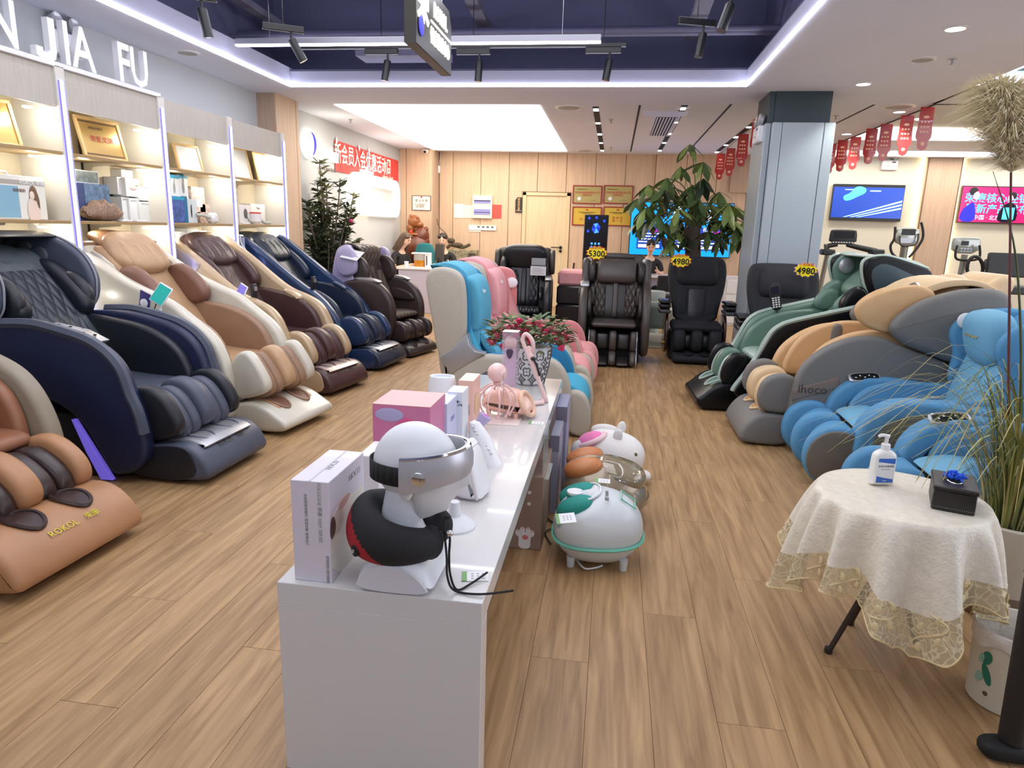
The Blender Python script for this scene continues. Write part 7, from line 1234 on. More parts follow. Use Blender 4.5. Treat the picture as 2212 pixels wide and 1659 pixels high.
# waste bin
o = thing('waste_bin', 'off-white waste bin with green leaf print and a bag over its rim', 'waste bin', (1.345, 2.13, 0), 0); zb = .265; m_bin = mat('bin_cream', (214, 206, 184), .5)
g = G(); g.lathe([(.1, 0), (.107, .006), (.118, zb), (.114, zb), (.104, .012), (0, .01)], 40); g.build('body', m_bin, o)
g = G(); nb = 60; V = []
for zz, ro in ((-.05, .121), (-.02, .123), (.0, .1215), (.006, .118), (.0, .113), (-.12, .108), (-.2, .104)):
    for k in range(nb): a = 2 * PI * k / nb; w_ = 1 + .018 * math.sin(a * 9 + zz * 90) + .012 * math.sin(a * 23); dz = .014 * math.sin(a * 5 + 1) * (zz < -.03); V.append((ro * w_ * math.cos(a), ro * w_ * math.sin(a), zb + zz + dz))
g.add(V, [(i * nb + k, i * nb + (k + 1) % nb, (i + 1) * nb + (k + 1) % nb, (i + 1) * nb + k) for i in range(6) for k in range(nb)]); g.build('bin_liner', mat('bag_white', (222, 216, 206), .35, kind='soft', scale=3), o, ang=180)
m_grn = mat('bin_green', (34, 120, 96), .5); m_lg = mat('bin_pale_green', (150, 190, 170), .5)
def on_bin(a, z): r_ = .107 + .011 * z / zb + .0012; a = math.radians(a); return (r_ * math.cos(a), r_ * math.sin(a), z)
g = G()
def leafpatch(g, a0, z0, la, lz, tilt):
    P = []
    for q in range(16): t_ = 2 * PI * q / 16; u = la * math.cos(t_); v = lz * math.sin(t_); P.append(on_bin(a0 + u + v * tilt, z0 + v))
    c_ = on_bin(a0, z0); g.add([c_] + P, [(0, k + 1, (k + 1) % 16 + 1) for k in range(16)])
leafpatch(g, 205, .175, 8, .024, 60); leafpatch(g, 208, .12, 7, .034, -170); g.build('leaf_print', m_grn, o); g = G(); leafpatch(g, 196, .165, 5, .018, 100); g.build('pale_leaf_print', m_lg, o); g = G(); leafpatch(g, 196, .1, 7, .02, 100); g.build('pale_leaf_print', m_lg, o)
g = G(); leafpatch(g, 211, .055, 4, .008, 0); g.build('round_mark', mat('bin_mark', (96, 80, 50), .6), o)
# black padded stand at the picture edge
p = on_z(2165, 1608, .02); o = thing('padded_stand', 'black padded post with a black foot at the picture edge', 'stand', (1.185, 1.86, 0))
G().tube([(.03, -.0, .06), (.025, .0, .3), (.02, .01, .56)], [.032, .036, .036], 20).tube([(.02, .012, .57), (.03, .02, .8), (.05, .03, 1.2)], [.038, .038, .036], 20).build('padded_post', mat('pad_black', (26, 22, 26), .55, kind='leather'), o); G().tube([(.02, .01, .558), (.02, .011, .57)], [.0375, .0375], 20).build('ring', m_silver, o)
g = G(); g.ell((.03, 0, .028), (.08, .04, .028), 3, 28, 12); g.build('foot', m_blackm, o)
# ornamental grass in a pot with pampas plume
GP = Vector((1.62, 2.76, 0)); o = thing('grass_planter', 'round whitish planter with long arching grass behind the round table', 'potted plant', GP)
G().lathe([(.14, 0), (.15, .01), (.17, .12)], 36).build('pot_base', mat('pot_taupe', (120, 104, 86), .7), o); G().lathe([(.17, .12), (.2, .34), (.205, .4), (.19, .405), (.18, .36), (0, .355)], 40).build('pot', mat('pot_chalk', (190, 182, 166), .6), o); G().lathe([(.175, .356), (.1, .37), (0, .375)], 24).build('soil', mat('soil', (34, 28, 24), .95), o)
rr = random.Random(11); m_gr = [mat('grass_green', (112, 122, 56), .6, kind='leaf'), mat('grass_yellow', (158, 146, 84), .6, kind='leaf'), mat('grass_pale', (176, 172, 120), .6, kind='leaf'), mat('grass_dark', (66, 78, 40), .6, kind='leaf')]
def blade(g, P, w0, n_=7):
    P = curve(P, 4); V = []; m_ = len(P)
    for i, p in enumerate(P):
        t_ = i / (m_ - 1); d = (P[min(i + 1, m_ - 1)] - P[max(i - 1, 0)]).normalized(); s_ = d.cross(Vector((0, 0, 1))); s_ = s_.normalized() if s_.length > 1e-3 else Vector((1, 0, 0)); w_ = w0 * (1 - t_) ** .6 + .0006; V += [tuple(p - s_ * w_), tuple(p + s_ * w_)]
    g.add(V, [(2 * i, 2 * i + 1, 2 * i + 3, 2 * i + 2) for i in range(m_ - 1)])
gs = [G() for _ in range(4)]
for k in range(250):
    a = rr.uniform(0, 2 * PI); r_ = rr.uniform(.0, .1); L_ = rr.uniform(.35, .75); lean = rr.uniform(.05, .5) if k % 3 else rr.uniform(.4, .75); x0, y0 = r_ * math.cos(a), r_ * math.sin(a); dx, dy = math.cos(a), math.sin(a)
    P = [(x0, y0, .36), (x0 + dx * lean * .15, y0 + dy * lean * .15, .36 + L_ * .45), (x0 + dx * lean * .5, y0 + dy * lean * .5, .36 + L_ * .8), (x0 + dx * lean, y0 + dy * lean, .36 + L_ * (.85 - lean * .45))]
    blade(gs[k % 4], P, rr.uniform(.0018, .0038))
for k in range(4): stuff(gs[k].build('grass_blade_tuft', m_gr[k], o))
# the long bowing blades seen against the blue chairs, each its own
for k in range(26):
    a = rr.uniform(PI * .75, PI * 1.45); L_ = rr.uniform(.5, .85); lean = rr.uniform(.45, .85); dx, dy = math.cos(a), math.sin(a); z1 = rr.uniform(.3, .55)
    g = G(); blade(g, [(0, 0, .38), (dx * lean * .2, dy * lean * .2, .38 + z1), (dx * lean * .6, dy * lean * .6, .42 + z1 * 1.2), (dx * lean, dy * lean, .38 + z1 * rr.uniform(.5, .95))], .003); g.build('grass_blade', m_gr[k % 3], o)
pm_ = thing('pampas_plume', 'tall beige pampas plume on a long red-brown stem', 'dried plant', (GP.x, GP.y, .36)); top = on_y(2184, 372, GP.y); tt_ = top - Vector((GP.x, GP.y, .36))
G().tube([(0, 0, 0), (tt_.x * .6 + .02, 0, tt_.z * .5), tuple(tt_)], [.006, .005, .004], 8).build('stem', mat('stem_maroon', (96, 50, 52), .6), pm_); G().tube(curve([(.01, .01, 0), (-.05, -.01, .5), tuple(on_y(2195, 560, GP.y) - Vector((GP.x, GP.y, .36))), tuple(on_y(2145, 370, GP.y) - Vector((GP.x, GP.y, .36)))]), [.006, .006, .006, .006, .006, .006, .006, .005, .005, .005, .004, .004, .004, .003, .003, .002, .002, .001, .001], 6).build('tall_blade', m_gr[3], pm_)
g = G(); rr = random.Random(21); Vp = []; Fp = []
ptop = on_y(2150, 185, GP.y) - Vector((GP.x, GP.y, .36))
for k in range(8000):
    t_ = rr.random(); base = tt_.lerp(ptop, t_); wd = .26 * math.sin(PI * min(1, (t_ * .86 + .1))) ** .8; a = rr.uniform(0, 2 * PI); up = rr.uniform(.25, 1.1); sgn = Vector((math.cos(a), math.sin(a), up)).normalized(); L_ = wd * rr.uniform(.3, 1.15); mid = base + sgn * L_ * .6; end = base + sgn * L_ + Vector((0, 0, -L_ * .28)); s_ = Vector((-math.sin(a), math.cos(a), 0)) * .0013
    o_ = len(Vp); Vp += [tuple(base - s_), tuple(base + s_), tuple(mid + s_), tuple(mid - s_), tuple(end)]; Fp += [(o_, o_ + 1, o_ + 2, o_ + 3), (o_ + 3, o_ + 2, o_ + 4)]
g.add(Vp, Fp); stuff(g.build('plume', mat('pampas', (240, 230, 200), .9), pm_))
# ================================================================== gym machines against the right wall
m_gb = mat('gym_black', (36, 36, 36), .45); m_gs = mat('gym_silver', (150, 146, 134), .3, .5); m_cons = mat('console_clear', (170, 172, 160), .15, .2, coat=.6)
def W_(px, py, Y): return on_y(px, py, Y)
Y = 9.6; a = W_(1820, 520, Y); o = thing('treadmill', 'black treadmill with wide handles beside the column', 'treadmill', (a.x, Y, 0)); X0 = a.x
def L3(px, py, dy=0.0): v = on_y(px, py, Y + dy); return (v.x - X0, dy, v.z)
g = G(); z0, z1 = L3(1820, 528)[2], L3(1820, 496)[2]; g.infl([(-.17, z0), (.17, z0), (.165, z1 - .02), (.13, z1), (-.13, z1), (-.165, z1 - .02)], -.03, .03, .015, 3, 1); g.build('console', m_gb, o); g = G(); g.box(-.13, .13, -.034, -.03, z0 + .08, z1 - .02); g.build('display', mat('display_ink', (20, 22, 24), .15), o, False); g = G(); [g.box(-.13 + k * .033, -.11 + k * .033, -.036, -.03, z0 + .02, z0 + .032) for k in range(8)]; g.build('key', m_white, o, False)
for sg in (-1, 1):
    e = L3(1785 if sg < 0 else 1890, 543); G().tube([(sg * .06, 0, z0 - .0), (sg * .2, .0, z0 - .03), (e[0], -.05, e[2])], [.03, .035, .04], 10).build('handle_arm', m_gb, o); G().box(e[0] - .09, e[0] + .07, -.16, .0, e[2] - .045, e[2] + .03, .015).build('grip', m_gb, o); G().tube([(e[0] + .02 * -sg, 0, e[2]), (e[0] - .04, .1, .2)], .03, 10).build('upright', m_gs, o)
G().box(-.42, .42, -.9, .6, .0, .2, .03).build('running_deck', m_gb, o)
Y = 10.4; a = W_(1958, 520, Y); X0 = a.x; o = thing('elliptical_trainer', 'elliptical trainer with tall curved handles under the tan wall strip', 'exercise machine', (a.x, Y, 0))
z0, z1 = L3(1958, 530)[2], L3(1958, 490)[2]; g = G(); g.infl([(-.13, z0), (.13, z0), (.17, z0 + .12), (.13, z1), (-.13, z1), (-.17, z0 + .12)], -.03, .04, .02, 3, 1); g.build('console', m_cons, o); G().box(-.09, .09, -.036, -.03, z0 + .14, z1 - .03).build('display', m_gb, o, False); G().box(-.1, .1, -.04, -.03, z0 + .03, z0 + .1).build('key_field', m_silver, o, False)
for pts in (((1934, 490), (1932, 515), (1924, 530), (1926, 545), (1936, 556)), ((1990, 480), (1994, 500), (1992, 518), (1978, 540), (1963, 556))): G().tube(curve([L3(*q) for q in pts]), .018, 8).build('handle', m_gb, o)
G().tube(curve([L3(1944, 510, -.05), L3(1945, 528, -.1), L3(1960, 532, -.12), L3(1980, 526, -.1), L3(1984, 505, -.05)]), .012, 8).build('fixed_bar', m_gb, o); G().tube([(0, .03, z0), (0.02, .1, .3)], .05, 10).build('column', m_gs, o); G().box(-.25, .3, -.5, .6, .02, .3, .05).build('housing', m_gb, o)
Y = 9.0; a = W_(2085, 530, Y); X0 = a.x; o = thing('exercise_bike', 'exercise bike with a clear silver console and looped handlebar', 'exercise machine', (a.x, Y, 0))
z0, z1 = L3(2085, 548)[2], L3(2085, 512)[2]; g = G(); g.infl([(-.14, z0), (.15, z0), (.16, z1 - .02), (.12, z1), (-.12, z1), (-.15, z1 - .03)], -.03, .03, .015, 3, 1); g.build('console', m_cons, o); G().box(-.06, .02, -.036, -.03, z0 + .1, z0 + .15).build('display', m_gb, o, False); g = G(); [g.box(-.06 + (k % 4) * .035, -.035 + (k % 4) * .035, -.036, -.03, z0 + .02 + (k // 4) * .03, z0 + .035 + (k // 4) * .03) for k in range(8)]; g.build('key', m_silver, o, False)
G().tube(curve([L3(2068, 530, -.1), L3(2064, 545, -.1), L3(2068, 560, -.1), L3(2100, 562, -.1), L3(2116, 555, -.1), L3(2116, 530, -.1)]), .014, 8).build('handlebar', m_gb, o); G().tube([L3(2084, 550), L3(2072, 610)], .035, 10).build('column', m_gs, o)
g = G(); Pc = [L3(2106 + 17 * math.cos(math.radians(t_)), 580 + 26 * math.sin(math.radians(t_)), -.2) for t_ in range(60, 400, 20)]; g.tube(Pc, .02, 8); g.build('curved_handle', m_gb, o); g = G(); g.infl([(L3(q, r_)[0], L3(q, r_)[2]) for q, r_ in ((2103, 560), (2125, 553), (2140, 572), (2120, 590), (2105, 580))], -.25, -.2, .01, 2, 1); g.build('shield', mat('gym_grey', (80, 82, 86), .35), o); G().box(-.25, .5, -.4, .5, .02, .35, .05).build('housing', m_gb, o)
Y = 8.4; a = W_(2170, 575, Y); X0 = a.x; o = thing('rowing_console', 'black treadmill with a broad dark screen behind the grass', 'treadmill', (a.x, Y, 0)); A = L3(2135, 545); B = L3(2212, 600)
G().box(A[0], B[0] + .25, -.03, .02, B[2], A[2], .015).build('console', m_gb, o); G().box(-.06, .02, -.05, .0, B[2] - .12, B[2] + .02, .01).build('neck', m_gb, o); G().box(A[0] - .1, B[0] + .2, .1, .4, B[2] - .2, B[2] - .1, .02).build('handle_arm', m_gb, o); q = L3(2150, 620); G().box(-.3, .5, -.1, 1.0, .5, .52, .005).build('side_board', mat('board_grey', (150, 152, 150), .5), o, False); G().box(-.3, .6, -.2, 1.2, .02, .5, .04).build('housing', m_gb, o)
# ================================================================== plants
rr = random.Random(17); m_ol = mat('leaf_deep', (76, 90, 60), .5, kind='leaf'); m_ol2 = mat('leaf_olive', (130, 132, 92), .5, kind='leaf'); m_mt = [mat('money_leaf', (78, 104, 56), .4, kind='leaf'), mat('money_leaf_light', (128, 152, 80), .4, kind='leaf'), mat('money_leaf_dark', (38, 58, 40), .4, kind='leaf')]
Yp_ = 8.55; base = on_y(700, 560, Yp_); o = thing('potted_shrub', 'bushy dark green potted shrub with many small leaves before the logo wall', 'potted plant', (base.x + .05, Yp_, 0)); bx = o.location.x
G().lathe([(.14, 0), (.2, .05), (.24, .42), (.25, .46), (.22, .46), (.2, .42), (0, .41)], 32).build('pot', mat('pot_redbrown', (110, 54, 36), .4, coat=.4), o)
def shrub_branch(g, gt, P, nleaf, L_):
    C_ = curve(P, 5); gt.tube(C_, [.012 * (1 - .75 * i / len(C_)) + .002 for i in range(len(C_))], 6)
    for k in range(nleaf):
        t_ = rr.uniform(.25, 1); i = int(t_ * (len(C_) - 1)); c_ = C_[i]; a = rr.uniform(0, 2 * PI); leafmesh(g, c_, (math.cos(a), math.sin(a), rr.uniform(-.2, .9)), (rr.uniform(-.5, .5), rr.uniform(-.5, .5), 1), L_ * rr.uniform(.7, 1.2), L_ * rr.uniform(.3, .42))
g1, g2, gt = G(), G(), G()
tips = [(690, 345), (655, 395), (735, 385), (765, 415), (642, 430), (760, 455), (640, 470), (700, 430), (720, 460), (668, 480), (748, 490), (690, 500), (705, 400), (632, 520), (770, 520), (650, 545), (740, 530), (676, 440), (715, 500), (660, 510), (700, 465), (730, 440), (684, 415), (752, 440), (667, 455), (696, 385), (710, 520), (680, 530)]
for k, (px, py) in enumerate(tips):
    v = on_y(px, py, Yp_ + rr.uniform(-.25, .3)); v.x = max(v.x, -3.9); v.x -= bx; v.y -= Yp_; h = v.z - .42
    shrub_branch(g1 if k % 3 else g2, gt, [(rr.uniform(-.05, .05), rr.uniform(-.05, .05), .42), (v.x * .35, v.y * .4, .42 + h * .4), (v.x * .8, v.y * .8, .42 + h * .78), tuple(v)], 60, .135)
stuff(g1.build('foliage', m_ol, o)); stuff(g2.build('foliage', m_ol2, o)); gt.build('branch', mat('bark_grey', (120, 104, 96), .8), o)
G().ell(tuple(on_y(758, 478, Yp_) - Vector((bx, Yp_, 0))), (.03, .03, .03), 2, 10, 8).build('pink_blossom', mat('blossom_pink', (214, 60, 110), .6), o)
v = on_y(735, 512, 9.2); tag(G().box(v.x - .1, v.x + .08, 9.1, 9.2, v.z - .2, v.z + .12, .005).mesh('x', m_white) and link('white_carton', G().box(-.1, .08, -.05, .05, 0, .32, .005).mesh('white_carton', m_white), loc=(v.x, 9.2, v.z - .18)), 'white carton with a grey print behind the shrub', 'carton')
G().box(-.06, .03, -.053, -.05, .1, .2).build('printed_square', mat('print_grey', (150, 152, 152), .6), bpy.data.objects['white_carton'], False)
o = thing('wood_cabinet', 'dark wooden stand behind the shrub and the lavender chair', 'stand', (v.x - .2, 9.25, 0)); G().box(max(-.45, -4.03 - o.location.x), .55, -.15, .25, 0, v.z - .18, .01).build('body', mat('dark_walnut', (70, 40, 34), .5, kind='wood'), o, False); G().box(max(-.42, -4.0 - o.location.x), .52, -.16, -.15, .3, v.z - .3).build('front_panel', mat('walnut', (90, 54, 44), .5, kind='wood'), o, False)
# money tree: each leaflet is a leaf part
Yt = 9.1; tb = on_y(1497, 555, Yt); o = thing('money_tree', 'large money tree with hand-shaped leaves above the black chairs', 'potted tree', (tb.x, Yt, 0)); bx = tb.x
G().lathe([(.18, 0), (.26, .05), (.3, .44), (.31, .48), (.28, .48), (.26, .44), (0, .42)], 32).build('pot', mat('pot_cream', (206, 200, 190), .4, coat=.4), o); G().tube(curve([(.0, 0, .4), (.02, 0, .8), (-.0, 0, 1.15), tuple(on_y(1495, 490, Yt) - Vector((bx, Yt, 0)))]), .1, 14).build('trunk', mat('bark_brown', (74, 62, 52), .85, kind='soft'), o)
def leaflet(L_, w_):
    g = G(); n = 6; V = []
    for i in range(n + 1):
        t_ = i / n; w2 = w_ * math.sin(PI * (t_ ** 1.25 * .96 + .02)) * .5; z = -.28 * L_ * t_ ** 2; V += [(L_ * t_, -w2, z - w2 * .25), (L_ * t_, 0, z), (L_ * t_, w2, z - w2 * .25)]
    g.add(V, [(3 * i + k, 3 * i + k + 1, 3 * i + k + 4, 3 * i + k + 3) for i in range(n) for k in range(2)]); return g
lm = [leaflet(.26, .085).mesh('leaf', m_) for m_ in m_mt]
hubs = [(1490, 312, .1), (1470, 360, .12), (1520, 350, .14), (1455, 405, .2), (1400, 400, .2), (1375, 430, .15), (1555, 415, .2), (1590, 450, .15), (1430, 440, .25), (1480, 430, .25), (1530, 440, .25), (1500, 465, .3), (1440, 480, .2), (1550, 480, .2), (1400, 475, .15), (1590, 490, .1), (1460, 500, .15), (1530, 500, .15), (1495, 400, .15), (1420, 420, .3), (1560, 450, .3), (1380, 475, .2), (1575, 470, .25), (1470, 470, .3), (1510, 430, .3), (1450, 520, .1), (1555, 515, .1), (1405, 445, .3), (1605, 480, .2), (1520, 385, .1), (1440, 385, .15), (1485, 490, .3), (1430, 500, .2), (1505, 445, .35), (1465, 450, .35), (1540, 465, .35), (1420, 465, .35), (1575, 440, .3), (1490, 505, .2), (1395, 450, .25), (1595, 505, .15), (1435, 410, .25), (1560, 500, .3)]
g = G(); nl = 0
for k, (px, py, dp) in enumerate(hubs):
    v = on_y(px, py, Yt + rr.uniform(-dp, dp) * 1.6) ; v = Vector((v.x - bx, v.y - Yt, v.z)); st_ = Vector((0, 0, 1.62 if v.z < 2.05 else 1.8)); g.tube(curve([tuple(st_ - Vector((0, 0, .1))), tuple(st_.lerp(v, .5) + Vector((0, 0, .08))), tuple(v)]), .007, 6)
    n = rr.choice((6, 7, 7)); a0 = rr.uniform(0, 6); up = rr.uniform(-.1, .35)
    for q in range(n):
        a = a0 + 2 * PI * q / n; l = link('leaf', lm[(k + (q == 2)) % 3 if k > 6 else (1 if q % 2 else 0)], o); s_ = rr.uniform(.8, 1.25); l.location = v; l.rotation_euler = (rr.uniform(-.4, .4), rr.uniform(.15, .95), a); l.scale = (s_, s_, s_); nl += 1
g.build('branch', mat('branch_green', (96, 104, 60), .6), o)
# ================================================================== reception desks and people
m_desk = mat('desk_white', (226, 222, 226), .25, coat=.3); m_dl = mat('desk_front', (196, 190, 206), .4)
YD = 11.2; o = thing('reception_desk', 'white reception desk with a pale front below the logo wall', 'desk', (-2.9, YD, 0)); G().box(-.72, 1.1, -.02, .75, .73, .76, .004).build('desktop', m_desk, o, False); G().box(-.7, 1.08, 0, .04, .0, .73, .004).build('front_panel', m_dl, o, False); G().box(-.7, -.66, .04, .7, 0, .73).box(1.04, 1.08, .04, .7, 0, .73).build('side_panel', m_dl, o, False)
ZD = .762
def dk(px, py): return on_z(px, py, ZD)
p = on_y(906, 575, 11.4); o = thing('tea_brewer', 'white tea brewer with an amber-filled glass jug on the desk', 'tea brewer', (p.x, 11.42, ZD)); m_tea = mat('tea', (196, 124, 24), .15); G().lathe([(.09, .0), (.1, .02), (.1, .12)], 24).build('tea', m_tea, o); G().lathe([(.102, .12), (.1, .22), (.103, .22), (.105, .12)], 24).build('jug', mat('jug_film', (210, 200, 190), .05, kind='film', alpha=.4), o)
g = G(); g.box(.1, .2, -.06, .06, 0, .24, .015); g.build('handle_body', m_white, o); G().box(-.13, .2, -.07, .07, .22, .25, .01).build('lid', m_white, o); G().box(.13, .15, -.064, -.06, .04, .2).build('dark_slot', m_txd, o, False)
p = on_y(880, 580, 11.35); tag(link('paper_cup', G().lathe([(.028, 0), (.04, .1), (.036, .1), (.025, .005)], 20).mesh('paper_cup', m_white), loc=(p.x, 11.3, ZD)), 'white paper cup next to the tea brewer', 'cup')
for k, (px, lab) in enumerate(((895, 'flat stack of white papers at the desk front edge'), (932, 'open white papers on the desk by the monitor'))): p = on_y(px, 585, 11.35); tag(link('paper_stack', G().box(-.15, .15, -.08, .12, 0, .012, .002).mesh('paper_stack', m_white), loc=(p.x, 11.4, ZD)), lab, 'papers')
p = on_y(948, 545, 11.75); o = thing('monitor', 'slim dark monitor seen from its back on the desk', 'monitor', (p.x, 11.7, ZD), 8); g = G(); g.X = rz(-62) @ rx(-6); g.box(-.2, .2, -.012, .012, .1, .4, .01); g.build('screen', mat('monitor_back', (74, 62, 56), .4), o); G().box(-.01, .03, -.03, .03, 0, .16).box(-.08, .1, -.08, .08, 0, .01).build('stand', m_black, o)
p = on_y(1028, 545, 11.75); o = thing('laptop', 'open laptop seen from the side on the desk', 'laptop', (p.x - .0, 11.7, ZD)); g = G(); g.box(-.15, .15, -.1, .1, 0, .014, .003); g.build('keyboard_base', mat('laptop_grey', (120, 110, 100), .4, .3), o); g = G(); g.X = T(-.1, 0, 0) @ ry(14) ; g.box(-.006, .006, -.13, .13, .0, .22, .003); g.build('lid', mat('laptop_back', (86, 70, 58), .4), o)
p = on_y(970, 560, 11.5); o = thing('pump_bottle', 'small clear and white pump bottle on the desk', 'bottle', (p.x, 11.45, ZD)); G().lathe([(.025, 0), (.027, .08), (.01, .1), (.008, .13)], 14).build('body', m_white, o); G().box(-.03, .01, -.006, .006, .13, .14, .003).build('nozzle', m_white, o)
for k, px in enumerate((963, 977)): p = on_y(px, 570, 11.4); o = thing('desk_sign', ['brown upright desk card, the one closer to the monitor', 'brown upright desk card, the one closer to the laptop'][k], 'desk sign', (p.x, 11.35, ZD)); G().box(-.05, .05, -.005, .005, 0, .12, .002).build('card', mat('card_brown', (120, 96, 74), .5), o, False); G().box(-.03, .03, -.007, -.005, .03, .09).build('print', m_white, o, False)
p = on_y(1012, 557, 11.6); tag(link('glass_cup', G().lathe([(.03, 0), (.034, .09), (.031, .09), (.028, .005)], 16).mesh('glass_cup', mat('acrylic2', (230, 226, 220), .05, kind='film', alpha=.5)), loc=(p.x, 11.6, ZD)), 'clear cup on the desk before the laptop', 'cup')
# carved lion statue, teal chair, tray with bonsai
m_carv = mat('carved_wood', (104, 48, 26), .35, kind='soft', coat=.2); m_carv2 = mat('carved_wood_gold', (146, 84, 38), .35, kind='soft', coat=.2)
p = on_y(893, 520, 12.3); o = thing('carved_lion', 'glossy red-brown carved wooden beast statue by the wood pier', 'statue', (p.x + .02, 12.35, .75)); zb = -.0
g = G(); g.ell((0, 0, .28), (.28, .22, .3), 2.2, 24, 14); g.ell((.1, 0, .5), (.16, .14, .2), 2, 20, 12, ry(20).to_3x3()); g.ell((.2, 0, .15), (.12, .12, .2)); g.build('body', m_carv, o)
g = G(); g.ell((-.02, 0, .78), (.12, .11, .12), 2.2); g.ell((.07, 0, .73), (.09, .07, .06)); g.ell((-.08, 0, .66), (.08, .1, .1)); [g.ell((-.1 + .05 * k, .06 * (-1) ** k, .88 - .01 * k), (.035, .03, .03)) for k in range(4)]; g.build('head', m_carv2, o)
g = G(); [g.ell((.17 + .02 * k, .0, .5 + .07 * k), (.04, .05, .06)) for k in range(3)]; g.ell((.22, 0, .42), (.05, .08, .1)); [g.ell((.12 + .08 * k, -.08, .3 - .1 * k), (.06, .05, .07)) for k in range(3)]; g.build('tail_and_leg', m_carv, o); g = G(); g.ell((-.05, -.02, .55), (.2, .16, .045), 2, 20, 8); g.build('saddle_rim', m_carv2, o); G().ell((-.04, -.14, .6), (.03, .02, .03)).build('red_stone', m_red, o)
o = thing('statue_stand', 'dark red-brown carved stand carrying the beast statue', 'stand', (p.x + .02, 12.35, 0)); G().box(-.33, .36, -.2, .25, 0, .74, .02).build('body', mat('dark_redwood', (86, 36, 24), .35, kind='wood'), o)
p = on_y(915, 545, 11.9); o = thing('office_chair', 'teal office chair with a rounded back behind the desk', 'chair', (p.x, 12.0, 0)); g = G(); g.infl([(-.2, .6), (.2, .6), (.2, .9), (.15, 1.12), (.08, 1.16), (-.1, 1.16), (-.17, 1.1), (-.2, .9)], -.03, .03, .028, 3, 2); g.build('backrest', mat('teal_cloth', (34, 112, 118), .8, kind='fabric'), o); g = G(); g.ell((0, .0, .5), (.24, .24, .05), 3); g.build('seat', mat('teal_cloth', (34, 112, 118), .8, kind='fabric'), o); G().tube([(0, 0, .06), (0, 0, .46)], .03, 10).build('gas_lift', m_black, o)
for k in range(5): a = 2 * PI * k / 5; G().tube([(0, 0, .09), (.27 * math.cos(a), .27 * math.sin(a), .04)], .018, 8).build('leg', m_black, o)
p = on_y(1005, 545, 12.9); o = thing('planter_box', 'patterned stone-like planter box against the wood wall', 'planter', (p.x - .05, 12.85, .7)); G().box(-.36, .3, -.1, .12, 0, .34, .01).build('box', mat('stone_carved', (150, 140, 112), .8, kind='print'), o, False); G().box(.14, .28, -.105, -.1, .03, .28).build('end_panel', m_txd, o, False)
g = G(); g.tube(curve([(-.3, 0, .36), (-.2, 0, .42), (0, 0, .38), (.15, 0, .44)]), .03, 8); g.tube(curve([(-.25, 0, .38), (-.3, 0, .6), (-.45, 0, .75), (-.5, 0, .9)]), .008, 6); g.ell((-.1, 0, .42), (.12, .06, .05)); g.ell((-.22, 0, .5), (.08, .05, .05)); tag(link('driftwood', g.mesh('driftwood', mat('driftwood', (84, 72, 56), .8)), loc=(p.x - .05, 12.85, .7)), 'grey-brown piece of driftwood on the planter box', 'driftwood')
G().box(p.x - .45, p.x + .35, 12.7, 13.05, 0, .7).mesh('x', m_dl); tag(link('side_cabinet', G().box(-.45, .35, -.15, .2, 0, .7, .005).mesh('side_cabinet', m_desk), loc=(p.x - .05, 12.85, 0)), 'low white cabinet under the planter box', 'cabinet')
# people, seated: one continuous skin each
m_skin = mat('skin', (232, 190, 164), .5, kind='skin'); m_shirt = mat('shirt_black', (34, 32, 36), .8, kind='fabric'); m_hairb = mat('hair_brown', (92, 70, 56), .5, kind='soft'); m_hairk = mat('hair_black', (30, 24, 24), .4, kind='soft')
def skinned(name, joints, bones, m_, parent, sub=2):
    me = bpy.data.meshes.new(name); keys = list(joints); me.from_pydata([joints[k][0] for k in keys], [(keys.index(a), keys.index(b_)) for a, b_ in bones], [])
    ob = bpy.data.objects.new(name, me); C.objects.link(ob); md = ob.modifiers.new('s', 'SKIN')
    for i, k in enumerate(keys):
        r_ = joints[k][1]; me.skin_vertices[0].data[i].radius = r_ if isinstance(r_, tuple) else (r_, r_)
    me.skin_vertices[0].data[0].use_root = True; md.use_smooth_shade = True; s2_ = ob.modifiers.new('d', 'SUBSURF'); s2_.levels = sub; s2_.render_levels = sub
    bpy.context.view_layer.update(); dg = bpy.context.evaluated_depsgraph_get(); me2 = bpy.data.meshes.new_from_object(ob.evaluated_get(dg)); bpy.data.objects.remove(ob); me2.materials.clear(); me2.materials.append(m_)
    me2.polygons.foreach_set('use_smooth', [True] * len(me2.polygons)); me2.name = name; return link(name, me2, parent)
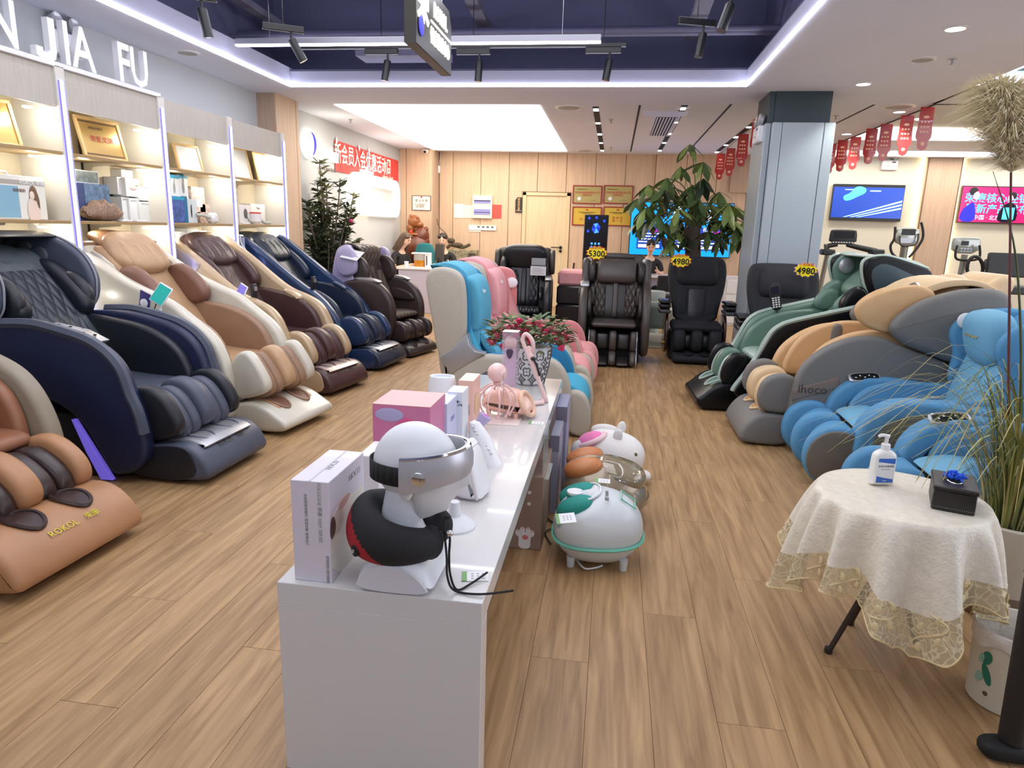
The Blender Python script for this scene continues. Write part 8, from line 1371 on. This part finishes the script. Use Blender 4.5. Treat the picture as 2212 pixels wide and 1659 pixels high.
def person(label, loc, rot, head_tilt, hand_l, hand_r, hair_m, longhair=False, head_turn=0.0):
    """seated at a desk; local -y is the way the person faces; hands are local targets"""
    o = thing('person', label, 'person', (loc[0], loc[1], 0), rot); J = {}
    J['pelvis'] = ((0, .05, .5), (.14, .1)); J['waist'] = ((0, .03, .66), (.115, .085)); J['chest'] = ((0, .0, .84), (.135, .095)); J['neckb'] = ((0, -.01, .98), (.06, .055)); J['neck'] = ((0, -.03, 1.06), (.042, .044))
    hx = (0, -.05 - head_tilt * .08, 1.14); J['jaw'] = (hx, (.05, .055)); J['head'] = ((0, hx[1] - head_tilt * .03, 1.22), (.07, .085)); J['crown'] = ((0, hx[1] - head_tilt * .04 + .01, 1.29), (.05, .06))
    B = [('pelvis', 'waist'), ('waist', 'chest'), ('chest', 'neckb'), ('neckb', 'neck'), ('neck', 'jaw'), ('jaw', 'head'), ('head', 'crown')]
    for sg, hand in ((-1, hand_r), (1, hand_l)):
        n = 'l' if sg > 0 else 'r'; J['sh' + n] = ((sg * .17, 0, .93), .05); e = Vector((sg * .23, -.06, .72)); h = Vector(hand); J['el' + n] = (tuple(e), .038); J['wr' + n] = (tuple(e.lerp(h, .82)), .026); J['pm' + n] = (tuple(h), (.035, .018))
        B += [('neckb', 'sh' + n), ('sh' + n, 'el' + n), ('el' + n, 'wr' + n), ('wr' + n, 'pm' + n)]
        J['hip' + n] = ((sg * .1, -.0, .5), .08); J['kn' + n] = ((sg * .12, -.38, .5), .06); J['an' + n] = ((sg * .12, -.36, .1), .04); J['toe' + n] = ((sg * .12, -.5, .04), .03); B += [('pelvis', 'hip' + n), ('hip' + n, 'kn' + n), ('kn' + n, 'an' + n), ('an' + n, 'toe' + n)]
        d = (h - e).normalized(); s_ = d.cross(Vector((0, 0, 1))).normalized()
        for f in range(4):
            p0 = h + s_ * (-.024 + f * .016) + d * .015; L_ = (.055, .065, .06, .048)[f]; J['f%d%s' % (f, n)] = (tuple(p0 + d * L_ * .55), .0085); J['g%d%s' % (f, n)] = (tuple(p0 + d * L_ + Vector((0, 0, -.018))), .007); B += [('pm' + n, 'f%d%s' % (f, n)), ('f%d%s' % (f, n), 'g%d%s' % (f, n))]
        J['t' + n] = (tuple(h - s_ * sg * -.03 + d * .02 + Vector((0, 0, -.01))), .009); B += [('pm' + n, 't' + n)]
    skinned('body', J, B, m_skin, o)
    hc = Vector((0, hx[1] - head_tilt * .03, 1.225)); R_ = Matrix.Rotation(head_tilt * .6, 3, 'X')
    def f(x, y, z): return tuple(hc + R_ @ Vector((x, y, z)))
    g = G(); g.ell(f(0, -.01, -.005), (.073, .086, .105), 2.1, 24, 16, R_); g.ell(f(0, -.095, -.015), (.011, .016, .02), 2, 12, 8); 
    for sg in (-1, 1): g.ell(f(sg * .074, .005, -.01), (.01, .018, .028), 2, 10, 8)
    g.build('face', m_skin, o)
    g = G(); [g.ell(f(sg * .028, -.088, .008), (.013, .006, .005), 2, 10, 6) for sg in (-1, 1)]; [g.ell(f(sg * .028, -.09, .03), (.017, .005, .0035), 2, 10, 6) for sg in (-1, 1)]; g.build('eye', m_hairk, o); g = G(); g.ell(f(0, -.09, -.055), (.02, .007, .006), 2, 10, 6); g.build('mouth', mat('lips', (190, 84, 80), .5), o)
    g = G(); g.ell(f(0, .018, .03), (.083, .09, .088), 2.2, 24, 14, R_)
    if longhair:
        for k in range(15):
            a = math.radians(-25 + k * 230 / 14); x0, y0 = .078 * math.cos(a), .07 * math.sin(a) + .02; P = [f(x0 * .7, y0 * .7, .08), f(x0 * 1.1, y0 * 1.1, 0), f(x0 * 1.35, y0 * 1.4, -.13), f(x0 * 1.5 + .01 * math.sin(k * 3), y0 * 1.5 + .02, -.27)]; g.tube(curve(P, 4), [.026] * 5 + [.024] * 4 + [.02, .016, .012, .005], 7)
    else: g.ell(f(0, .09, -.02), (.04, .035, .04), 2, 14, 10)
    for sg in (-1, 1): g.ell(f(sg * .04, -.045, .065), (.045, .04, .035), 2, 14, 8)
    g.build('hair', hair_m, o)
    J2 = {'a': ((0, .05, .52), (.155, .115)), 'b': ((0, .03, .66), (.13, .1)), 'c': ((0, .0, .84), (.15, .11)), 'd': ((0, -.01, .975), (.1, .085))}; B2 = [('a', 'b'), ('b', 'c'), ('c', 'd')]
    for sg in (-1, 1): n = 'l' if sg > 0 else 'r'; J2['s' + n] = ((sg * .175, 0, .93), .062); J2['e' + n] = ((sg * .22, -.05, .77), .052); B2 += [('d', 's' + n), ('s' + n, 'e' + n)]
    skinned('shirt', J2, B2, m_shirt, o)
    J3 = {'a': ((0, .05, .5), (.15, .12))}; B3 = []
    for sg in (-1, 1): n = 'l' if sg > 0 else 'r'; J3['h' + n] = ((sg * .1, 0, .5), .09); J3['k' + n] = ((sg * .12, -.38, .5), .07); J3['n' + n] = ((sg * .12, -.36, .14), .055); B3 += [('a', 'h' + n), ('h' + n, 'k' + n), ('k' + n, 'n' + n)]
    skinned('trousers', J3, B3, m_blackm, o); return o
p = on_y(960, 520, 12.35); person('person with tied dark hair and dark shirt sitting behind the monitor, looking down', (p.x, 12.3), 4, .5, (.16, -.42, .79), (-.1, -.4, .79), m_hairk)
bpy.data.objects[-1] if False else None
p = on_y(864, 530, 11.75); person('person with long brown hair and dark top, leaning in beside the tea brewer', (p.x, 11.75), 68, .8, (.12, -.38, .8), (-.1, -.36, .8), m_hairb, True)
for nm, x_, y_ in (('stool seat behind the desk', on_y(960, 520, 12.35).x, 12.36), ('stool seat at the desk end', on_y(864, 530, 11.75).x - .04, 11.73)):
    o = thing('stool', 'dark round ' + nm, 'stool', (x_, y_, 0)); G().lathe([(.17, .36), (.18, .4), (.17, .43), (0, .435)], 24).build('seat', m_blackm, o); G().tube([(0, 0, .02), (0, 0, .37)], .025, 10).lathe([(.16, 0), (.15, .02), (0, .03)], 20).build('pedestal', m_black, o)
# right desk
YR = 11.8; o = thing('front_desk', 'white desk with a small locked cabinet behind the middle chairs', 'desk', (1.4, YR, 0)); G().box(-.95, 1.0, 0, .6, .71, .75, .004).build('desktop', m_desk, o, False); G().box(-.9, -.86, .03, .57, 0, .71).box(.96, 1.0, .03, .57, 0, .71).build('side_panel', m_desk, o, False); G().box(-.9, 1.0, .3, .33, .3, .71).build('modesty_panel', m_dl, o, False)
o = thing('drawer_cabinet', 'white cabinet with a keyhole and dark bail handle between two black chairs', 'cabinet', (on_y(1595, 620, 11.5).x, 11.5, 0)); G().box(-.22, .3, 0, .25, 0, .8, .004).build('body', m_desk, o, False); G().box(-.18, .26, -.012, 0, .52, .74, .003).build('drawer', m_white, o, False); G().box(-.18, .26, -.012, 0, .04, .49, .003).build('door', m_white, o, False); g = G(); g.ell((.04, -.016, .61), (.045, .006, .012)); g.ell((.04, -.016, .6), (.018, .008, .02)); g.build('handle', m_txd, o); g = G(); g.ell((.04, -.014, .68), (.01, .005, .014)); g.build('lock', m_txd, o)
p = on_y(1405, 535, 12.45); person('person with short dark hair in a dark shirt reading before the blue screen', (p.x, 12.4), 0, .7, (.12, -.4, .82), (-.08, -.38, .8), m_hairk)
o = thing('stool', 'dark round stool seat behind the front desk', 'stool', (p.x, 12.46, 0)); G().lathe([(.17, .36), (.18, .4), (.17, .43), (0, .435)], 24).build('seat', m_blackm, o); G().tube([(0, 0, .02), (0, 0, .37)], .025, 10).lathe([(.16, 0), (.15, .02), (0, .03)], 20).build('pedestal', m_black, o)
p = on_y(1399, 575, 11.75); o = thing('notice_card', 'white upright notice card standing on the front desk', 'sign', (p.x, 11.85, .752)); G().box(-.06, .06, -.004, .004, 0, .27, .002).build('card', m_white, o, False); text('扫码\n支付', .045, m_txd, o, facing((0, -.005, .15), FX), .0005)
for px, lab in ((1412, 'pale green cylindrical stool behind the middle chair'), (1424, 'wide grey-green ottoman on thin dark legs behind the chairs')):
    if px == 1412: p = on_z(1412, 690, 0); o = thing('stool', lab, 'stool', (on_y(1412, 620, 10.2).x, 10.2, 0)); G().lathe([(.17, .45), (.18, .47), (.18, .6), (.17, .62), (0, .62)], 28).build('seat', mat('stool_grey', (160, 168, 164), .7, kind='fabric'), o); G().lathe([(.12, 0), (.13, .45)], 24).build('pedestal', mat('stool_grey', (160, 168, 164), .7, kind='fabric'), o)
    else:
        o = thing('ottoman', lab, 'ottoman', (on_y(1420, 680, 9.7).x, 9.75, 0)); G().box(-.24, .2, -.2, .2, .14, .5, .06).build('cushion', mat('ottoman_green', (132, 144, 138), .8, kind='fabric'), o)
        for a in (-1, 1):
            for b_ in (-1, 1): G().tube([(a * .18 - .02, b_ * .16, 0), (a * .18 - .02, b_ * .16, .16)], .012, 8).build('leg', m_black, o)
o = thing('side_chair', 'black chair pushed under the front desk', 'chair', (on_y(1445, 640, 11.0).x, 11.2, 0)); G().box(-.2, .2, -.2, .2, .42, .48, .02).build('seat', m_blackm, o); g = G(); g.box(-.2, .2, -.22, -.18, .55, .8, .02); g.build('backrest', m_blackm, o)
for a in (-1, 1):
    for b_ in (-1, 1): G().tube([(a * .18, b_ * .18, 0), (a * .18, b_ * .19, .45 if b_ > 0 else .7)], .012, 8).build('leg', m_black, o)
p = on_z(1345, 755, 0); tag(link('entrance_mat', G().box(-.4, .6, 0, 1.3, .002, .012, .003).mesh('entrance_mat', mat('tile_pale', (176, 172, 160), .35)), loc=(.4, 8.78, 0)), 'pale glossy floor mat between the middle chairs', 'mat')
p = on_y(1232, 548, 9.9); tag(link('umbrella', G().tube([(0, 0, 0), (.06, 0, .95)], [.02, .014], 8).mesh('umbrella', m_txd), loc=(p.x, 9.9, .05)), 'dark closed umbrella leaning beside the sofa', 'umbrella')
